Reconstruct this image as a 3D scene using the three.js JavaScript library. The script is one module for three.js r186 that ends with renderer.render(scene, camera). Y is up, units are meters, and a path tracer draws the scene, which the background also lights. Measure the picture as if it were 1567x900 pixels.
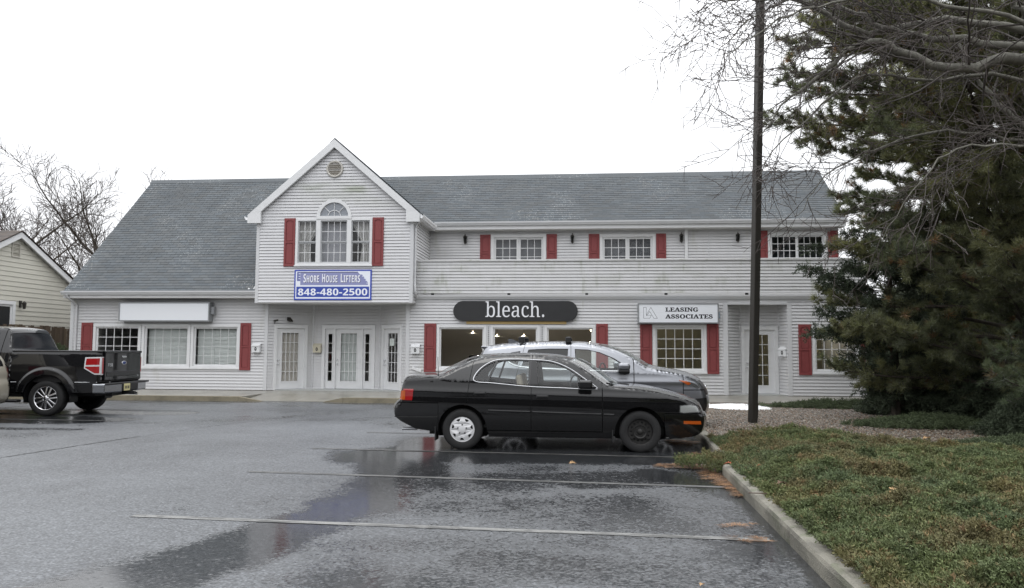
import * as THREE from 'three';
import { mergeGeometries } from 'three/addons/utils/BufferGeometryUtils.js';
import { RoundedBoxGeometry } from 'three/addons/geometries/RoundedBoxGeometry.js';
import { FontLoader } from 'three/addons/loaders/FontLoader.js';
import { TextGeometry } from 'three/addons/geometries/TextGeometry.js';

// ---------------------------------------------------------------- camera, sky, sun, exposure
const scene = new THREE.Scene();
const camera = new THREE.PerspectiveCamera(41.75, 1024 / 588, 0.1, 600);
camera.position.set(0, 1.52, 0);
camera.rotation.set(0.07182, 0.09104, 0.00543, 'YXZ');
scene.add(camera);
const EXPOSURE = 1.0;
{ // overcast sky: one even white vault of cloud, a little brighter overhead, with soft slow cloud structure
  const w = 512, h = 256, d = new Float32Array(w * h * 4);
  for (let j = 0; j < h; j++) for (let i = 0; i < w; i++) {
    const el = Math.sin(((j + 0.5) / h - 0.5) * Math.PI), a = i / w * Math.PI * 2;
    const soft = 1 + 0.035 * Math.sin(a * 3 + el * 5) * Math.cos(el * 7 + a) + 0.03 * Math.sin(a * 7 - el * 9);
    let L = el > 0 ? 0.94 * (1 + 1.75 * el) * soft : 0.35;
    const k = (j * w + i) * 4;
    d[k] = L * 0.985; d[k + 1] = L; d[k + 2] = L * 1.03; d[k + 3] = 1;
  }
  const t = new THREE.DataTexture(d, w, h, THREE.RGBAFormat, THREE.FloatType);
  t.mapping = THREE.EquirectangularReflectionMapping; t.magFilter = THREE.LinearFilter; t.minFilter = THREE.LinearFilter; t.needsUpdate = true;
  scene.background = t; scene.environment = t;
}
const sun = new THREE.DirectionalLight(new THREE.Color(1, 0.98, 0.95), 0.5);
sun.position.set(-9, 62, -2); sun.target.position.set(0, 0, -14); sun.castShadow = true; sun.shadow.radius = 40;
Object.assign(sun.shadow.camera, { left: -45, right: 45, top: 45, bottom: -45, near: 1, far: 140 }); sun.shadow.mapSize.set(2048, 2048);
scene.add(sun, sun.target);

const renderer = new THREE.WebGLRenderer({ antialias: true });
renderer.setSize(1024, 588); renderer.toneMapping = THREE.LinearToneMapping; renderer.toneMappingExposure = EXPOSURE;
renderer.shadowMap.enabled = true;

// ---------------------------------------------------------------- helpers
let seed = 7;
const rnd = () => { seed = (seed * 1664525 + 1013904223) >>> 0; return seed / 4294967296; };
const rr = (a, b) => a + (b - a) * rnd();
const reseed = s => { seed = s >>> 0; };
const V = (x, y, z) => new THREE.Vector3(x, y, z);
const clamp = (x, a, b) => Math.min(b, Math.max(a, x));
const smooth = (a, b, x) => { const t = clamp((x - a) / (b - a), 0, 1); return t * t * (3 - 2 * t); };
const lerp = (a, b, t) => a + (b - a) * t;
function hash(x, y, s) { let h = (x * 374761393 + y * 668265263 + s * 974634777) | 0; h = Math.imul(h ^ (h >>> 13), 1274126177); h ^= h >>> 16; return (h >>> 0) / 4294967296; }
function noise(x, y, s = 0, per = 0) {        // value noise, tiling with period per
  let i = Math.floor(x), j = Math.floor(y); const fx = x - i, fy = y - j, u = fx * fx * (3 - 2 * fx), v = fy * fy * (3 - 2 * fy);
  const m = per ? n => ((n % per) + per) % per : n => n;
  const a = hash(m(i), m(j), s), b = hash(m(i + 1), m(j), s), c = hash(m(i), m(j + 1), s), d = hash(m(i + 1), m(j + 1), s);
  return lerp(lerp(a, b, u), lerp(c, d, u), v);
}
function fbm(x, y, o = 4, s = 0, per = 0) { let r = 0, a = 0.5, n = 0; for (let k = 0; k < o; k++) { r += a * noise(x, y, s + k, per); n += a; a *= 0.5; x *= 2; y *= 2; per *= 2; } return r / n; }
const toS = l => { l = clamp(l, 0, 1); return (l <= 0.0031308 ? l * 12.92 : 1.055 * Math.pow(l, 1 / 2.4) - 0.055) * 255; };
function tex(w, h, fn, srgb = true, clampEdge = false) {   // fn(u, v) -> linear [r, g, b] or a grey
  const d = new Uint8Array(w * h * 4);
  for (let j = 0; j < h; j++) for (let i = 0; i < w; i++) {
    const c = fn((i + 0.5) / w, (j + 0.5) / h), k = (j * w + i) * 4, a = typeof c === 'number' ? [c, c, c] : c;
    for (let q = 0; q < 3; q++) d[k + q] = srgb ? toS(a[q]) : clamp(a[q], 0, 1) * 255;
    d[k + 3] = 255;
  }
  const t = new THREE.DataTexture(d, w, h); t.magFilter = THREE.LinearFilter; t.minFilter = THREE.LinearMipmapLinearFilter; t.generateMipmaps = true;
  t.wrapS = t.wrapT = clampEdge ? THREE.ClampToEdgeWrapping : THREE.RepeatWrapping; if (srgb) t.colorSpace = THREE.SRGBColorSpace; t.needsUpdate = true; return t;
}
const rep = (t, sx, sy = sx) => { const c = t.clone(); c.repeat.set(1 / sx, 1 / sy); c.needsUpdate = true; return c; };
const col = (r, g, b) => new THREE.Color().setRGB(r, g, b);
const std = (c, rough = 0.7, o = {}) => new THREE.MeshStandardMaterial({ color: Array.isArray(c) ? col(...c) : c, roughness: rough, metalness: 0, ...o });
const phy = (c, rough = 0.5, o = {}) => new THREE.MeshPhysicalMaterial({ color: Array.isArray(c) ? col(...c) : c, roughness: rough, ...o });

const names = {};
function numbered(n) { const k = names[n] = (names[n] ?? -1) + 1; return k ? n + '_' + String(k).padStart(3, '0') : n; }
function norm(g, keepColor) {
  const keepUV = g.userData.uv;
  g = g.index ? g.toNonIndexed() : g;
  const o = new THREE.BufferGeometry();
  o.setAttribute('position', g.attributes.position);
  if (!g.attributes.normal) g.computeVertexNormals();
  o.setAttribute('normal', g.attributes.normal);
  if (keepUV && g.attributes.uv) o.setAttribute('uv', g.attributes.uv);
  else {                                              // uv in metres, projected along the strongest axis of the normal
    const p = g.attributes.position, n = g.attributes.normal, uv = new Float32Array(p.count * 2);
    for (let i = 0; i < p.count; i++) {
      const ax = Math.abs(n.getX(i)), ay = Math.abs(n.getY(i)), az = Math.abs(n.getZ(i));
      if (az >= ax && az >= ay) { uv[2 * i] = p.getX(i); uv[2 * i + 1] = p.getY(i); }
      else if (ax >= ay) { uv[2 * i] = p.getZ(i); uv[2 * i + 1] = p.getY(i); }
      else { uv[2 * i] = p.getX(i); uv[2 * i + 1] = p.getZ(i); }
    }
    o.setAttribute('uv', new THREE.BufferAttribute(uv, 2));
  }
  if (keepColor && g.attributes.color) o.setAttribute('color', g.attributes.color);
  return o;
}
function part(name, geos, mat, parent, kind) {       // ONE mesh made of the given geometries
  geos = Array.isArray(geos) ? geos : [geos];
  const kc = mat.vertexColors;
  const g = geos.length > 1 ? mergeGeometries(geos.map(x => norm(x, kc))) : norm(geos[0], kc);
  const m = new THREE.Mesh(g, mat); m.castShadow = m.receiveShadow = true;
  m.name = parent && parent !== scene ? name : numbered(name);
  (parent || scene).add(m);
  if (kind) m.userData.kind = kind;
  return m;
}
const parts = (name, geos, mat, parent) => geos.map(g => part(name, g, mat, parent));   // several alike pieces, each a mesh
function thing(name, label, category, group, pos = [0, 0, 0], turn = 0) {
  const o = new THREE.Group(); o.name = numbered(name); o.position.set(...pos); o.rotation.y = turn;
  o.userData = { label, category }; if (group) o.userData.group = group;
  scene.add(o); return o;
}
function tag(o, label, category, group, kind) { o.userData.label = label; if (category) o.userData.category = category; if (group) o.userData.group = group; if (kind) o.userData.kind = kind; return o; }
const sub = (name, parent) => { const g = new THREE.Group(); g.name = name; parent.add(g); return g; };
function box(x0, x1, y0, y1, z0, z1) { const g = new THREE.BoxGeometry(Math.abs(x1 - x0), Math.abs(y1 - y0), Math.abs(z1 - z0)); g.translate((x0 + x1) / 2, (y0 + y1) / 2, (z0 + z1) / 2); return g; }
function rbox(x0, x1, y0, y1, z0, z1, r = 0.008, s = 2) { const g = new RoundedBoxGeometry(Math.abs(x1 - x0), Math.abs(y1 - y0), Math.abs(z1 - z0), s, Math.min(r, Math.abs(x1 - x0) / 2.1, Math.abs(y1 - y0) / 2.1, Math.abs(z1 - z0) / 2.1)); g.translate((x0 + x1) / 2, (y0 + y1) / 2, (z0 + z1) / 2); return g; }
function cyl(a, b, r0, r1 = r0, n = 10, open = false) {
  const d = b.clone().sub(a), g = new THREE.CylinderGeometry(r1, r0, d.length(), n, 1, open);
  g.applyQuaternion(new THREE.Quaternion().setFromUnitVectors(V(0, 1, 0), d.normalize())); g.translate((a.x + b.x) / 2, (a.y + b.y) / 2, (a.z + b.z) / 2); return g;
}
function tube(pts, r, n = 6, seg = 0, closed = false) { const c = new THREE.CatmullRomCurve3(pts, closed, 'catmullrom', 0.5); return new THREE.TubeGeometry(c, seg || pts.length * 4, r, n, closed); }
function quads(list) {                              // list of [a, b, c, d] corner vectors, anticlockwise seen from the front
  const p = [], n = []; const ab = V(), ac = V();
  for (const [a, b, c, d] of list) {
    ab.subVectors(b, a); ac.subVectors(d, a); const m = ab.clone().cross(ac); if (m.lengthSq() < 1e-14) m.subVectors(c, a).cross(ac).negate();
    m.normalize();
    for (const v of [a, b, c, a, c, d]) { p.push(v.x, v.y, v.z); n.push(m.x, m.y, m.z); }
  }
  const g = new THREE.BufferGeometry(); g.setAttribute('position', new THREE.Float32BufferAttribute(p, 3)); g.setAttribute('normal', new THREE.Float32BufferAttribute(n, 3)); return g;
}
function prism(pts, z0, z1) {                       // polygon in x,y pulled from z0 to z1
  const s = new THREE.Shape(pts.map(p => new THREE.Vector2(p[0], p[1]))); const g = new THREE.ExtrudeGeometry(s, { depth: z1 - z0, bevelEnabled: false, steps: 1 }); g.translate(0, 0, z0); return g;
}
function bev(pts, depth, b = 0.006, holes = []) {
  const s = new THREE.Shape(pts.map(p => new THREE.Vector2(p[0], p[1]))); for (const h of holes) s.holes.push(new THREE.Path(h.map(p => new THREE.Vector2(p[0], p[1]))));
  return new THREE.ExtrudeGeometry(s, { depth, bevelEnabled: true, bevelSize: b, bevelThickness: b, bevelOffset: -b, bevelSegments: 2, curveSegments: 10 });
}
const move = (g, x, y, z) => (g.translate(x, y, z), g);

// ---------------------------------------------------------------- textures and materials
const T = {};
T.siding = tex(640, 320, (u, v) => {
  const n = fbm(u * 24, v * 12, 4, 3, 0), s = noise(u * 180, v * 10, 9), big = fbm(u * 6, v * 4, 3, 21), st = smooth(0.6, 0.8, fbm(u * 40, v * 5, 3, 31)) * smooth(0.45, 0.7, big);
  const k = 0.93 + 0.07 * n + 0.02 * (s - 0.5) - 0.10 * st; return [0.625 * k, 0.625 * k, 0.632 * k * (1 - 0.05 * st)];
});
T.sidingWorn = tex(640, 320, (u, v) => {            // the balcony parapet: streaks of grey-green algae and runs below the cap
  const st = smooth(0.5, 0.78, fbm(u * 60, v * 3.2, 4, 71)), bl = smooth(0.48, 0.72, fbm(u * 14, v * 8, 4, 73)), n = fbm(u * 30, v * 20, 3, 5);
  const k = 0.93 + 0.09 * n, m = clamp(0.16 * st * bl + 0.10 * bl + 0.05 * st, 0, 0.3); return [0.61 * k * (1 - m), 0.61 * k * (1 - m * 0.94), 0.612 * k * (1 - m * 1.2)];
});
T.beige = tex(256, 256, (u, v) => { const k = 0.93 + 0.1 * fbm(u * 8, v * 8, 4, 14, 8); return [0.55 * k, 0.535 * k, 0.465 * k]; });
T.white = tex(256, 256, (u, v) => { const k = 0.94 + 0.06 * fbm(u * 10, v * 10, 4, 4, 10) - 0.05 * smooth(0.62, 0.8, fbm(u * 6, v * 14, 3, 44, 0)); return [0.74 * k, 0.745 * k, 0.75 * k]; });
T.red = tex(256, 256, (u, v) => { const k = 0.86 + 0.2 * fbm(u * 10, v * 5, 4, 8, 5) + 0.06 * noise(u * 90, v * 6, 2); return [0.225 * k, 0.046 * k, 0.047 * k]; });
T.shingle = tex(768, 768, (u, v) => {
  const g = noise(u * 512, v * 512, 1), n = fbm(u * 18, v * 18, 4, 2, 18), big = fbm(u * 5, v * 5, 4, 91, 5), run = smooth(0.5, 0.8, fbm(u * 34, v * 4, 3, 17));
  let k = 0.8 + 0.2 * g + 0.12 * (n - 0.5) + 0.24 * (big - 0.5) - 0.05 * run; const li = smooth(0.6, 0.72, big) * (hash(Math.floor(u * 300), Math.floor(v * 300), 6) > 0.95 ? 1 : 0);
  return [0.108 * k + li * 0.17, 0.119 * k + li * 0.17, 0.127 * k + li * 0.16];
});
T.concrete = tex(512, 512, (u, v) => { const n = fbm(u * 8, v * 8, 5, 11, 8), g = noise(u * 256, v * 256, 3), st = smooth(0.52, 0.75, fbm(u * 5, v * 5, 4, 13, 5)); const k = 0.72 + 0.35 * n + 0.16 * (g - 0.5) - 0.22 * st; return [0.30 * k, 0.285 * k, 0.245 * k]; });
T.kerb = tex(512, 512, (u, v) => { const n = fbm(u * 8, v * 8, 5, 61, 8), g = noise(u * 256, v * 256, 63), st = smooth(0.5, 0.66, fbm(u * 6, v * 6, 5, 67, 6)), mo = smooth(0.6, 0.72, fbm(u * 14, v * 14, 4, 69, 14)), k = 0.62 + 0.5 * n + 0.2 * (g - 0.5) - 0.3 * st; return [0.29 * k * (1 - 0.25 * mo), 0.275 * k * (1 - 0.2 * mo), 0.235 * k * (1 - 0.3 * mo)]; });
T.concreteBump = tex(512, 512, (u, v) => 0.5 * fbm(u * 30, v * 30, 4, 5, 30) + 0.5 * noise(u * 256, v * 256, 8), false);
T.wood = tex(256, 512, (u, v) => { const n = fbm(u * 22, v * 3, 4, 6), k = 0.6 + 0.7 * n; return [0.115 * k, 0.082 * k, 0.058 * k]; });
T.bark = tex(256, 512, (u, v) => { const n = fbm(u * 16, v * 6, 4, 16), k = 0.5 + 0.9 * n; return [0.105 * k, 0.098 * k, 0.085 * k]; });
T.grain = tex(512, 512, (u, v) => 0.55 * noise(u * 170, v * 170, 1, 170) + 0.3 * noise(u * 85, v * 85, 2, 85) + 0.15 * noise(u * 32, v * 32, 4, 32), false);
T.drops = tex(512, 512, (u, v) => { const c = 40, i = Math.floor(u * c), j = Math.floor(v * c), a = hash(i, j, 1), b = hash(i, j, 2), q = hash(i, j, 3), r = 0.12 + 0.26 * q, x = u * c - i - 0.5 - (a - 0.5) * 0.3, y = v * c - j - 0.5 - (b - 0.5) * 0.3, d = Math.hypot(x, y) / r; return q > 0.35 && d < 1 ? Math.sqrt(1 - d * d) : 0; }, false);

const M = {
  siding: std([1, 1, 1], 0.5, { map: rep(T.siding, 9, 4.5) }),
  sidingWorn: std([1, 1, 1], 0.5, { map: rep(T.sidingWorn, 7.1, 3.3) }),
  trim: std([1, 1, 1], 0.42, { map: rep(T.white, 1.7) }),
  trimGrey: std([0.60, 0.605, 0.615], 0.45),
  red: std([1, 1, 1], 0.6, { map: rep(T.red, 0.9) }),
  soffit: std([0.55, 0.55, 0.54], 0.7),
  shingle: std([1, 1, 1], 0.85, { map: rep(T.shingle, 7.3), vertexColors: true }),
  concrete: std([1, 1, 1], 0.5, { map: rep(T.concrete, 2.9), bumpMap: rep(T.concreteBump, 1.1), bumpScale: 0.003 }),
  kerb: std([0.86, 0.86, 0.83], 0.7, { map: rep(T.kerb, 1.9, 1.9), bumpMap: rep(T.concreteBump, 0.8), bumpScale: 0.012 }),
  glass: phy([1, 1, 1], 0.01, { transmission: 1, thickness: 0, ior: 1.5 }),
  glassTint: phy([0.35, 0.37, 0.37], 0.01, { transmission: 1, thickness: 0, ior: 1.5 }),
  glassCar: phy([0.93, 0.97, 0.955], 0.01, { transmission: 1, thickness: 0, ior: 1.5 }),
  glassDark: phy([0.035, 0.037, 0.045], 0.01, { transmission: 1, thickness: 0, ior: 1.5 }),
  black: std([0.012, 0.012, 0.013], 0.55),
  blackGloss: phy([0.012, 0.012, 0.013], 0.25, {}),
  rubber: std([0.012, 0.012, 0.0125], 0.8, { bumpMap: rep(T.grain, 0.3), bumpScale: 0.002 }),
  chrome: std([0.82, 0.83, 0.84], 0.12, { metalness: 1 }),
  alu: std([0.62, 0.63, 0.65], 0.3, { metalness: 0.85 }),
  bronze: std([0.03, 0.027, 0.022], 0.45, { metalness: 0.3, bumpMap: rep(T.grain, 0.4), bumpScale: 0.0015 }),
  interior: std([0.50, 0.48, 0.44], 0.9),
  interiorOlive: std([0.235, 0.222, 0.165], 0.9),
  interiorDark: std([0.4, 0.41, 0.4], 0.9),
  curtain: phy([0.62, 0.62, 0.6], 0.95, { transmission: 0.3, thickness: 0 }),
  blind: std([0.66, 0.70, 0.68], 0.7),
  wood: std([1, 1, 1], 0.85, { map: rep(T.wood, 0.5, 2) }),
  beige: std([1, 1, 1], 0.55, { map: rep(T.beige, 4) }),
};

const fonts = new FontLoader(), F = {};
for (const [k, f] of [['sans', 'droid_sans_bold'], ['serif', 'droid_serif_regular'], ['serifBold', 'droid_serif_bold']]) F[k] = await fonts.loadAsync('fonts/droid/' + f + '.typeface.json');
// ---------------------------------------------------------------- the building
const B = -24.65, Z2 = -26.85, ZR = -29.26, YR = 8.2, XL = -17.24, XR = 8.66, GF = -24.1, GX0 = -10.55, GX1 = -5.4;
function siding({ A, d = [1, 0], L, y0, y1, open = [], clip, H = 0.1, out = 0.03 }) {
  const n = [-d[1], d[0]], P = (s, y, o) => V(A[0] + d[0] * s + n[0] * o, y, A[1] + d[1] * s + n[1] * o), q = [];
  for (let c = 0; y0 + c * H < y1 - 1e-6; c++) {
    const a = y0 + c * H, b = Math.min(y1, a + H), cuts = [a, b];
    for (const o of open) for (const y of [o[2], o[3]]) if (y > a + 1e-4 && y < b - 1e-4) cuts.push(y);
    cuts.sort((x, y) => x - y);
    for (let k = 0; k + 1 < cuts.length; k++) {
      const ya = cuts[k], yb = cuts[k + 1], ym = (ya + yb) / 2;
      let iv = [[0, L]];
      if (clip) { const e = clip(yb); iv = [[e[0], e[1]]]; }
      for (const o of open) if (ym > o[2] && ym < o[3]) iv = iv.flatMap(([s, e]) => [[s, Math.min(e, o[0])], [Math.max(s, o[1]), e]].filter(t => t[1] - t[0] > 1e-3));
      for (const [s, e] of iv) {
        if (e - s < 0.01) continue;
        const lip = out - 0.006, oa = lerp(lip, 0.001, (ya - a) / H), ob = lerp(lip, 0.001, (yb - a) / H), gr = k + 2 === cuts.length ? Math.min(0.011, (yb - ya) * 0.4) : 0;   // each course tucks into a groove under the lip of the next
        q.push([P(s, ya, oa), P(e, ya, oa), P(e, yb - gr, ob), P(s, yb - gr, ob)]);
        if (gr) q.push([P(s, yb - gr, ob), P(e, yb - gr, ob), P(e, yb - gr, -0.015), P(s, yb - gr, -0.015)], [P(s, yb - gr, -0.015), P(e, yb - gr, -0.015), P(e, yb, -0.015), P(s, yb, -0.015)]);
        if (k === 0) q.push([P(s, ya, -0.015), P(e, ya, -0.015), P(e, ya, oa), P(s, ya, oa)]);
      }
    }
  }
  return quads(q);
}
function backing({ A, d = [1, 0], pts, holes = [], t = 0.14 }) {      // solid wall behind the siding, openings cut through
  const s = new THREE.Shape(pts.map(p => new THREE.Vector2(...p)));
  for (const h of holes) s.holes.push(new THREE.Path([[h[0], h[2]], [h[1], h[2]], [h[1], h[3]], [h[0], h[3]]].map(p => new THREE.Vector2(...p))));
  const g = new THREE.ExtrudeGeometry(s, { depth: t, bevelEnabled: false }); g.translate(0, 0, -t - 0.018);
  g.rotateY(-Math.atan2(d[1], d[0])); g.translate(A[0], 0, A[1]); return g;
}
const rect = (a, b, c, e) => [[a, c], [b, c], [b, e], [a, e]];
const bld = thing('office_building', 'long two storey building with grey siding, front gable and grey shingle roof', 'building');

// openings in wall coordinates (x0, x1, y0, y1), the casing line
const WIN = {
  left: [[-16.41, -14.72, 0.83, 2.30], [-14.69, -12.99, 0.83, 2.30], [-12.97, -11.28, 0.83, 2.30]],
  bleach: [[-4.68, -3.07, 0.84, 2.30], [-2.93, -1.35, 0.84, 2.30], [-1.20, 0.42, 0.84, 2.30]],
  la: [[2.21, 3.87, 0.81, 2.33]], right: [[7.08, 8.66 - 0.14, 0.82, 2.33]],
};
const inset = w => [w[0] + 0.05, w[1] - 0.05, w[2] + 0.05, w[3] - 0.05];
const gW = [...WIN.left], rW = [...WIN.bleach, ...WIN.la, ...WIN.right];

function wallSeg(x0, x1, y0, y1, z, holes, mat = M.siding, name = 'siding') {
  part('wall', backing({ A: [0, z], pts: rect(x0, x1, y0, y1), holes: holes.map(inset) }), M.interior, bld);
  part(name, siding({ A: [x0, z], L: x1 - x0, y0: y0 + 0.03, y1, open: holes.map(inset).map(h => [h[0] - x0, h[1] - x0, h[2], h[3]]) }), mat, bld, 'stuff');
}
wallSeg(XL, -10.36, 0.12, 3.25, B, gW);
wallSeg(-5.68, 4.51, 0.12, 3.1, B, rW.filter(w => w[1] < 4.5));
wallSeg(6.37, XR, 0.12, 3.1, B, WIN.right);
wallSeg(4.51, 6.37, 3.0, 3.1, B, []);
// splayed and back walls of the two porches, each with its door opening
const porchWalls = [
  { A: [-10.36, B], E: [-9.15, -25.65], door: [0.22, 1.36] },
  { A: [-9.15, -25.65], E: [-6.83, -25.65], door: [0.32, 2.16] },
  { A: [-6.83, -25.65], E: [-5.68, B], door: [0.16, 1.30] },
  { A: [4.51, B], E: [5.02, -25.25] }, { A: [5.02, -25.25], E: [6.24, -25.25], door: [0.04, 1.18] }, { A: [6.24, -25.25], E: [6.37, B] },
];
for (const w of porchWalls) {
  const dx = w.E[0] - w.A[0], dz = w.E[1] - w.A[1], L = Math.hypot(dx, dz), d = [dx / L, dz / L]; w.d = d; w.L = L;
  const open = w.door ? [[w.door[0] + 0.06, w.door[1] - 0.06, 0.1, 2.22]] : [];
  const pts = w.door ? [[0, 0.12], [open[0][0], 0.12], [open[0][0], 2.22], [open[0][1], 2.22], [open[0][1], 0.12], [L, 0.12], [L, 3.02], [0, 3.02]] : rect(0, L, 0.12, 3.02);
  part('wall', backing({ A: w.A, d, pts }), M.interior, bld);
  part('siding', siding({ A: w.A, d, L, y0: 0.15, y1: 3.02, open }), M.siding, bld, 'stuff');
}
parts('ceiling', [prism([[-10.36, 0], [-5.68, 0], [-6.83, 1.0], [-9.15, 1.0]], 3.0, 3.04), prism([[4.51, 0], [6.37, 0], [6.24, 0.6], [5.02, 0.6]], 3.0, 3.04)].map(g => { g.rotateX(-Math.PI / 2); g.scale(1, 1, 1); g.translate(0, 0, B); return g; }), M.soffit, bld);
// corner boards and wall foot
const cb = (x0, x1, y0, y1, z0, z1) => box(x0, x1, y0, y1, z0, z1);
part('corner_board', [cb(XL - 0.02, XL + 0.1, 0.14, 3.2, B - 0.1, B + 0.024)], M.trimGrey, bld);
part('corner_board', [cb(-10.44, -10.335, 0.14, 3.02, B - 0.08, B + 0.026)], M.trimGrey, bld);
part('corner_board', [cb(-5.70, -5.58, 0.14, 3.02, B - 0.08, B + 0.026)], M.trimGrey, bld);
part('corner_board', [cb(4.39, 4.53, 0.14, 3.02, B - 0.06, B + 0.026)], M.trimGrey, bld);
part('corner_board', [cb(6.35, 6.48, 0.14, 3.02, B - 0.06, B + 0.026)], M.trimGrey, bld);
part('corner_board', [cb(XR - 0.09, XR + 0.02, 0.14, 4.35, B - 0.1, B + 0.026)], M.trimGrey, bld);
for (const [x, z] of [[-9.15, -25.65], [-6.83, -25.65]]) part('corner_trim', cyl(V(x, 0.14, z + 0.01), V(x, 3.0, z + 0.01), 0.035, 0.035, 6), M.trimGrey, bld);
for (const [x, z] of [[5.02, -25.25], [6.24, -25.25]]) part('corner_trim', cyl(V(x, 0.14, z + 0.005), V(x, 3.0, z + 0.005), 0.03, 0.03, 6), M.trimGrey, bld);
part('header_trim', [box(4.53, 6.35, 2.96, 3.04, B - 0.03, B + 0.03)], M.trimGrey, bld);
parts('foundation', [box(XL + 0.02, -10.38, -0.1, 0.15, B - 0.13, B - 0.003), box(-5.66, 4.5, -0.1, 0.15, B - 0.13, B - 0.003), box(6.38, XR - 0.01, -0.1, 0.15, B - 0.13, B - 0.003)], M.concrete, bld);

// upper storey behind the balcony
const W2 = [[-3.20, -1.26, 4.3, 5.56], [0.61, 2.53, 4.3, 5.55], [6.32, 8.28, 4.55, 5.56]];
wallSeg(GX1, XR, 3.2, 5.9, Z2, W2);
// gable: front, sides and underside
const gSlope = 0.866, gTop = 8.2;                      // height of the rake above x
const gy = x => gTop - Math.abs(x + 8.0) * gSlope;
const gOpen = [[-9.26, -6.72, 4.19, 5.73]];
part('wall', backing({ A: [0, GF], pts: [[GX0, 3.0], [GX1, 3.0], [GX1, gy(GX1) - 0.1], [-8, gTop - 0.1], [GX0, gy(GX0) - 0.1]], holes: [[-9.2, -6.78, 4.25, 5.70]] }), M.interior, bld);
T.gable = tex(512, 512, (u, v) => {                  // mildew stains below the vent, dirt above the window arch
  const x = -11 + u * 6, y = 2.8 + v * 5.6, n = fbm(u * 30, v * 12, 4, 3), sm = noise(u * 180, v * 16, 9);
  const blob = (cx, cy, rx, ry) => { const e = Math.hypot((x - cx) / rx, (y - cy) / ry); return smooth(1.15, 0.2, e + 0.9 * (fbm(u * 22, v * 50, 4, 55) - 0.5)); };
  const st = clamp(0.16 * blob(-8.75, 6.78, 0.75, 0.16) + 0.26 * blob(-7.25, 6.66, 0.55, 0.16) + 0.16 * blob(-7.9, 6.55, 1.5, 0.5) + 0.12 * blob(-6.6, 6.2, 0.9, 0.2) + 0.12 * blob(-8, 3.3, 2.4, 0.25), 0, 0.6);
  const k = 0.95 + 0.06 * n + 0.02 * (sm - 0.5); return [0.63 * k * (1 - st), 0.63 * k * (1 - st * 0.92), 0.64 * k * (1 - st * 1.15)];
});
{ const t = rep(T.gable, 6, 5.6); t.offset.set(11 / 6, -2.8 / 5.6); M.gable = std([1, 1, 1], 0.5, { map: t }); }
for (let k = 0; k < 9; k++) { const ya = 5.72 + k * 0.065, hw = Math.sqrt(Math.max(0, 0.55 * 0.55 - Math.pow(Math.max(0, ya - 5.77), 2))); gOpen.push([-7.99 - hw - 0.05, -7.99 + hw + 0.05, ya - 0.05, ya + 0.065 + 0.05]); }
part('siding', siding({ A: [GX0, GF], L: GX1 - GX0, y0: 3.0, y1: 8.08, open: gOpen.map(inset).map(h => [h[0] - GX0, h[1] - GX0, h[2], h[3]]),
  clip: y => { const hw = y < gy(GX1) ? 99 : (gTop - y) / gSlope; return [Math.max(0, -8 - hw - GX0), Math.min(GX1 - GX0, -8 + hw - GX0)]; } }), M.gable, bld, 'stuff');
part('siding', siding({ A: [GX1, GF], d: [0, -1], L: 2.9, y0: 3.0, y1: 5.75 }), M.siding, bld, 'stuff');
part('siding', siding({ A: [GX0, -26.9], d: [0, 1], L: 2.8, y0: 3.0, y1: 5.75 }), M.siding, bld, 'stuff');
parts('wall', [box(GX1 - 0.14, GX1 - 0.02, 3.0, 5.75, -26.9, GF - 0.14), box(GX0 + 0.02, GX0 + 0.14, 3.0, 5.75, -26.9, GF - 0.14)], M.interior, bld);
part('corner_board', [cb(GX0 - 0.022, GX0 + 0.085, 2.98, 5.7, GF - 0.1, GF + 0.024)], M.trimGrey, bld);
part('corner_board', [cb(GX1 - 0.09, GX1 + 0.022, 2.98, 5.7, GF - 0.1, GF + 0.024)], M.trimGrey, bld);
parts('soffit', [box(GX0 + 0.01, GX1 - 0.01, 2.97, 3.0, B + 0.0, GF - 0.005)], M.soffit, bld);

// balcony: solid parapet in worn siding, with the gap below it and the deck
part('parapet', [box(GX1 + 0.02, XR - 0.02, 3.325, 4.36, B - 0.12, B - 0.02)], M.trimGrey, bld);
part('parapet_siding', siding({ A: [GX1 + 0.02, B], L: XR - GX1 - 0.06, y0: 3.33, y1: 4.36, H: 0.103 }), M.sidingWorn, bld, 'stuff');
part('parapet_cap', [rbox(GX1 + 0.02, XR + 0.04, 4.355, 4.42, B - 0.16, B + 0.045)], std([1, 1, 1], 0.5, { map: rep(T.sidingWorn, 5, 1.1) }), bld);
part('balcony_floor', [box(GX1, XR, 3.04, 3.2, Z2, B - 0.02)], M.concrete, bld);
parts('parapet_post', [-4.9, -2.4, 0.1, 2.6, 5.1, 7.4].map(x => box(x, x + 0.09, 3.2, 3.33, B - 0.1, B - 0.02)), M.black, bld);

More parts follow.
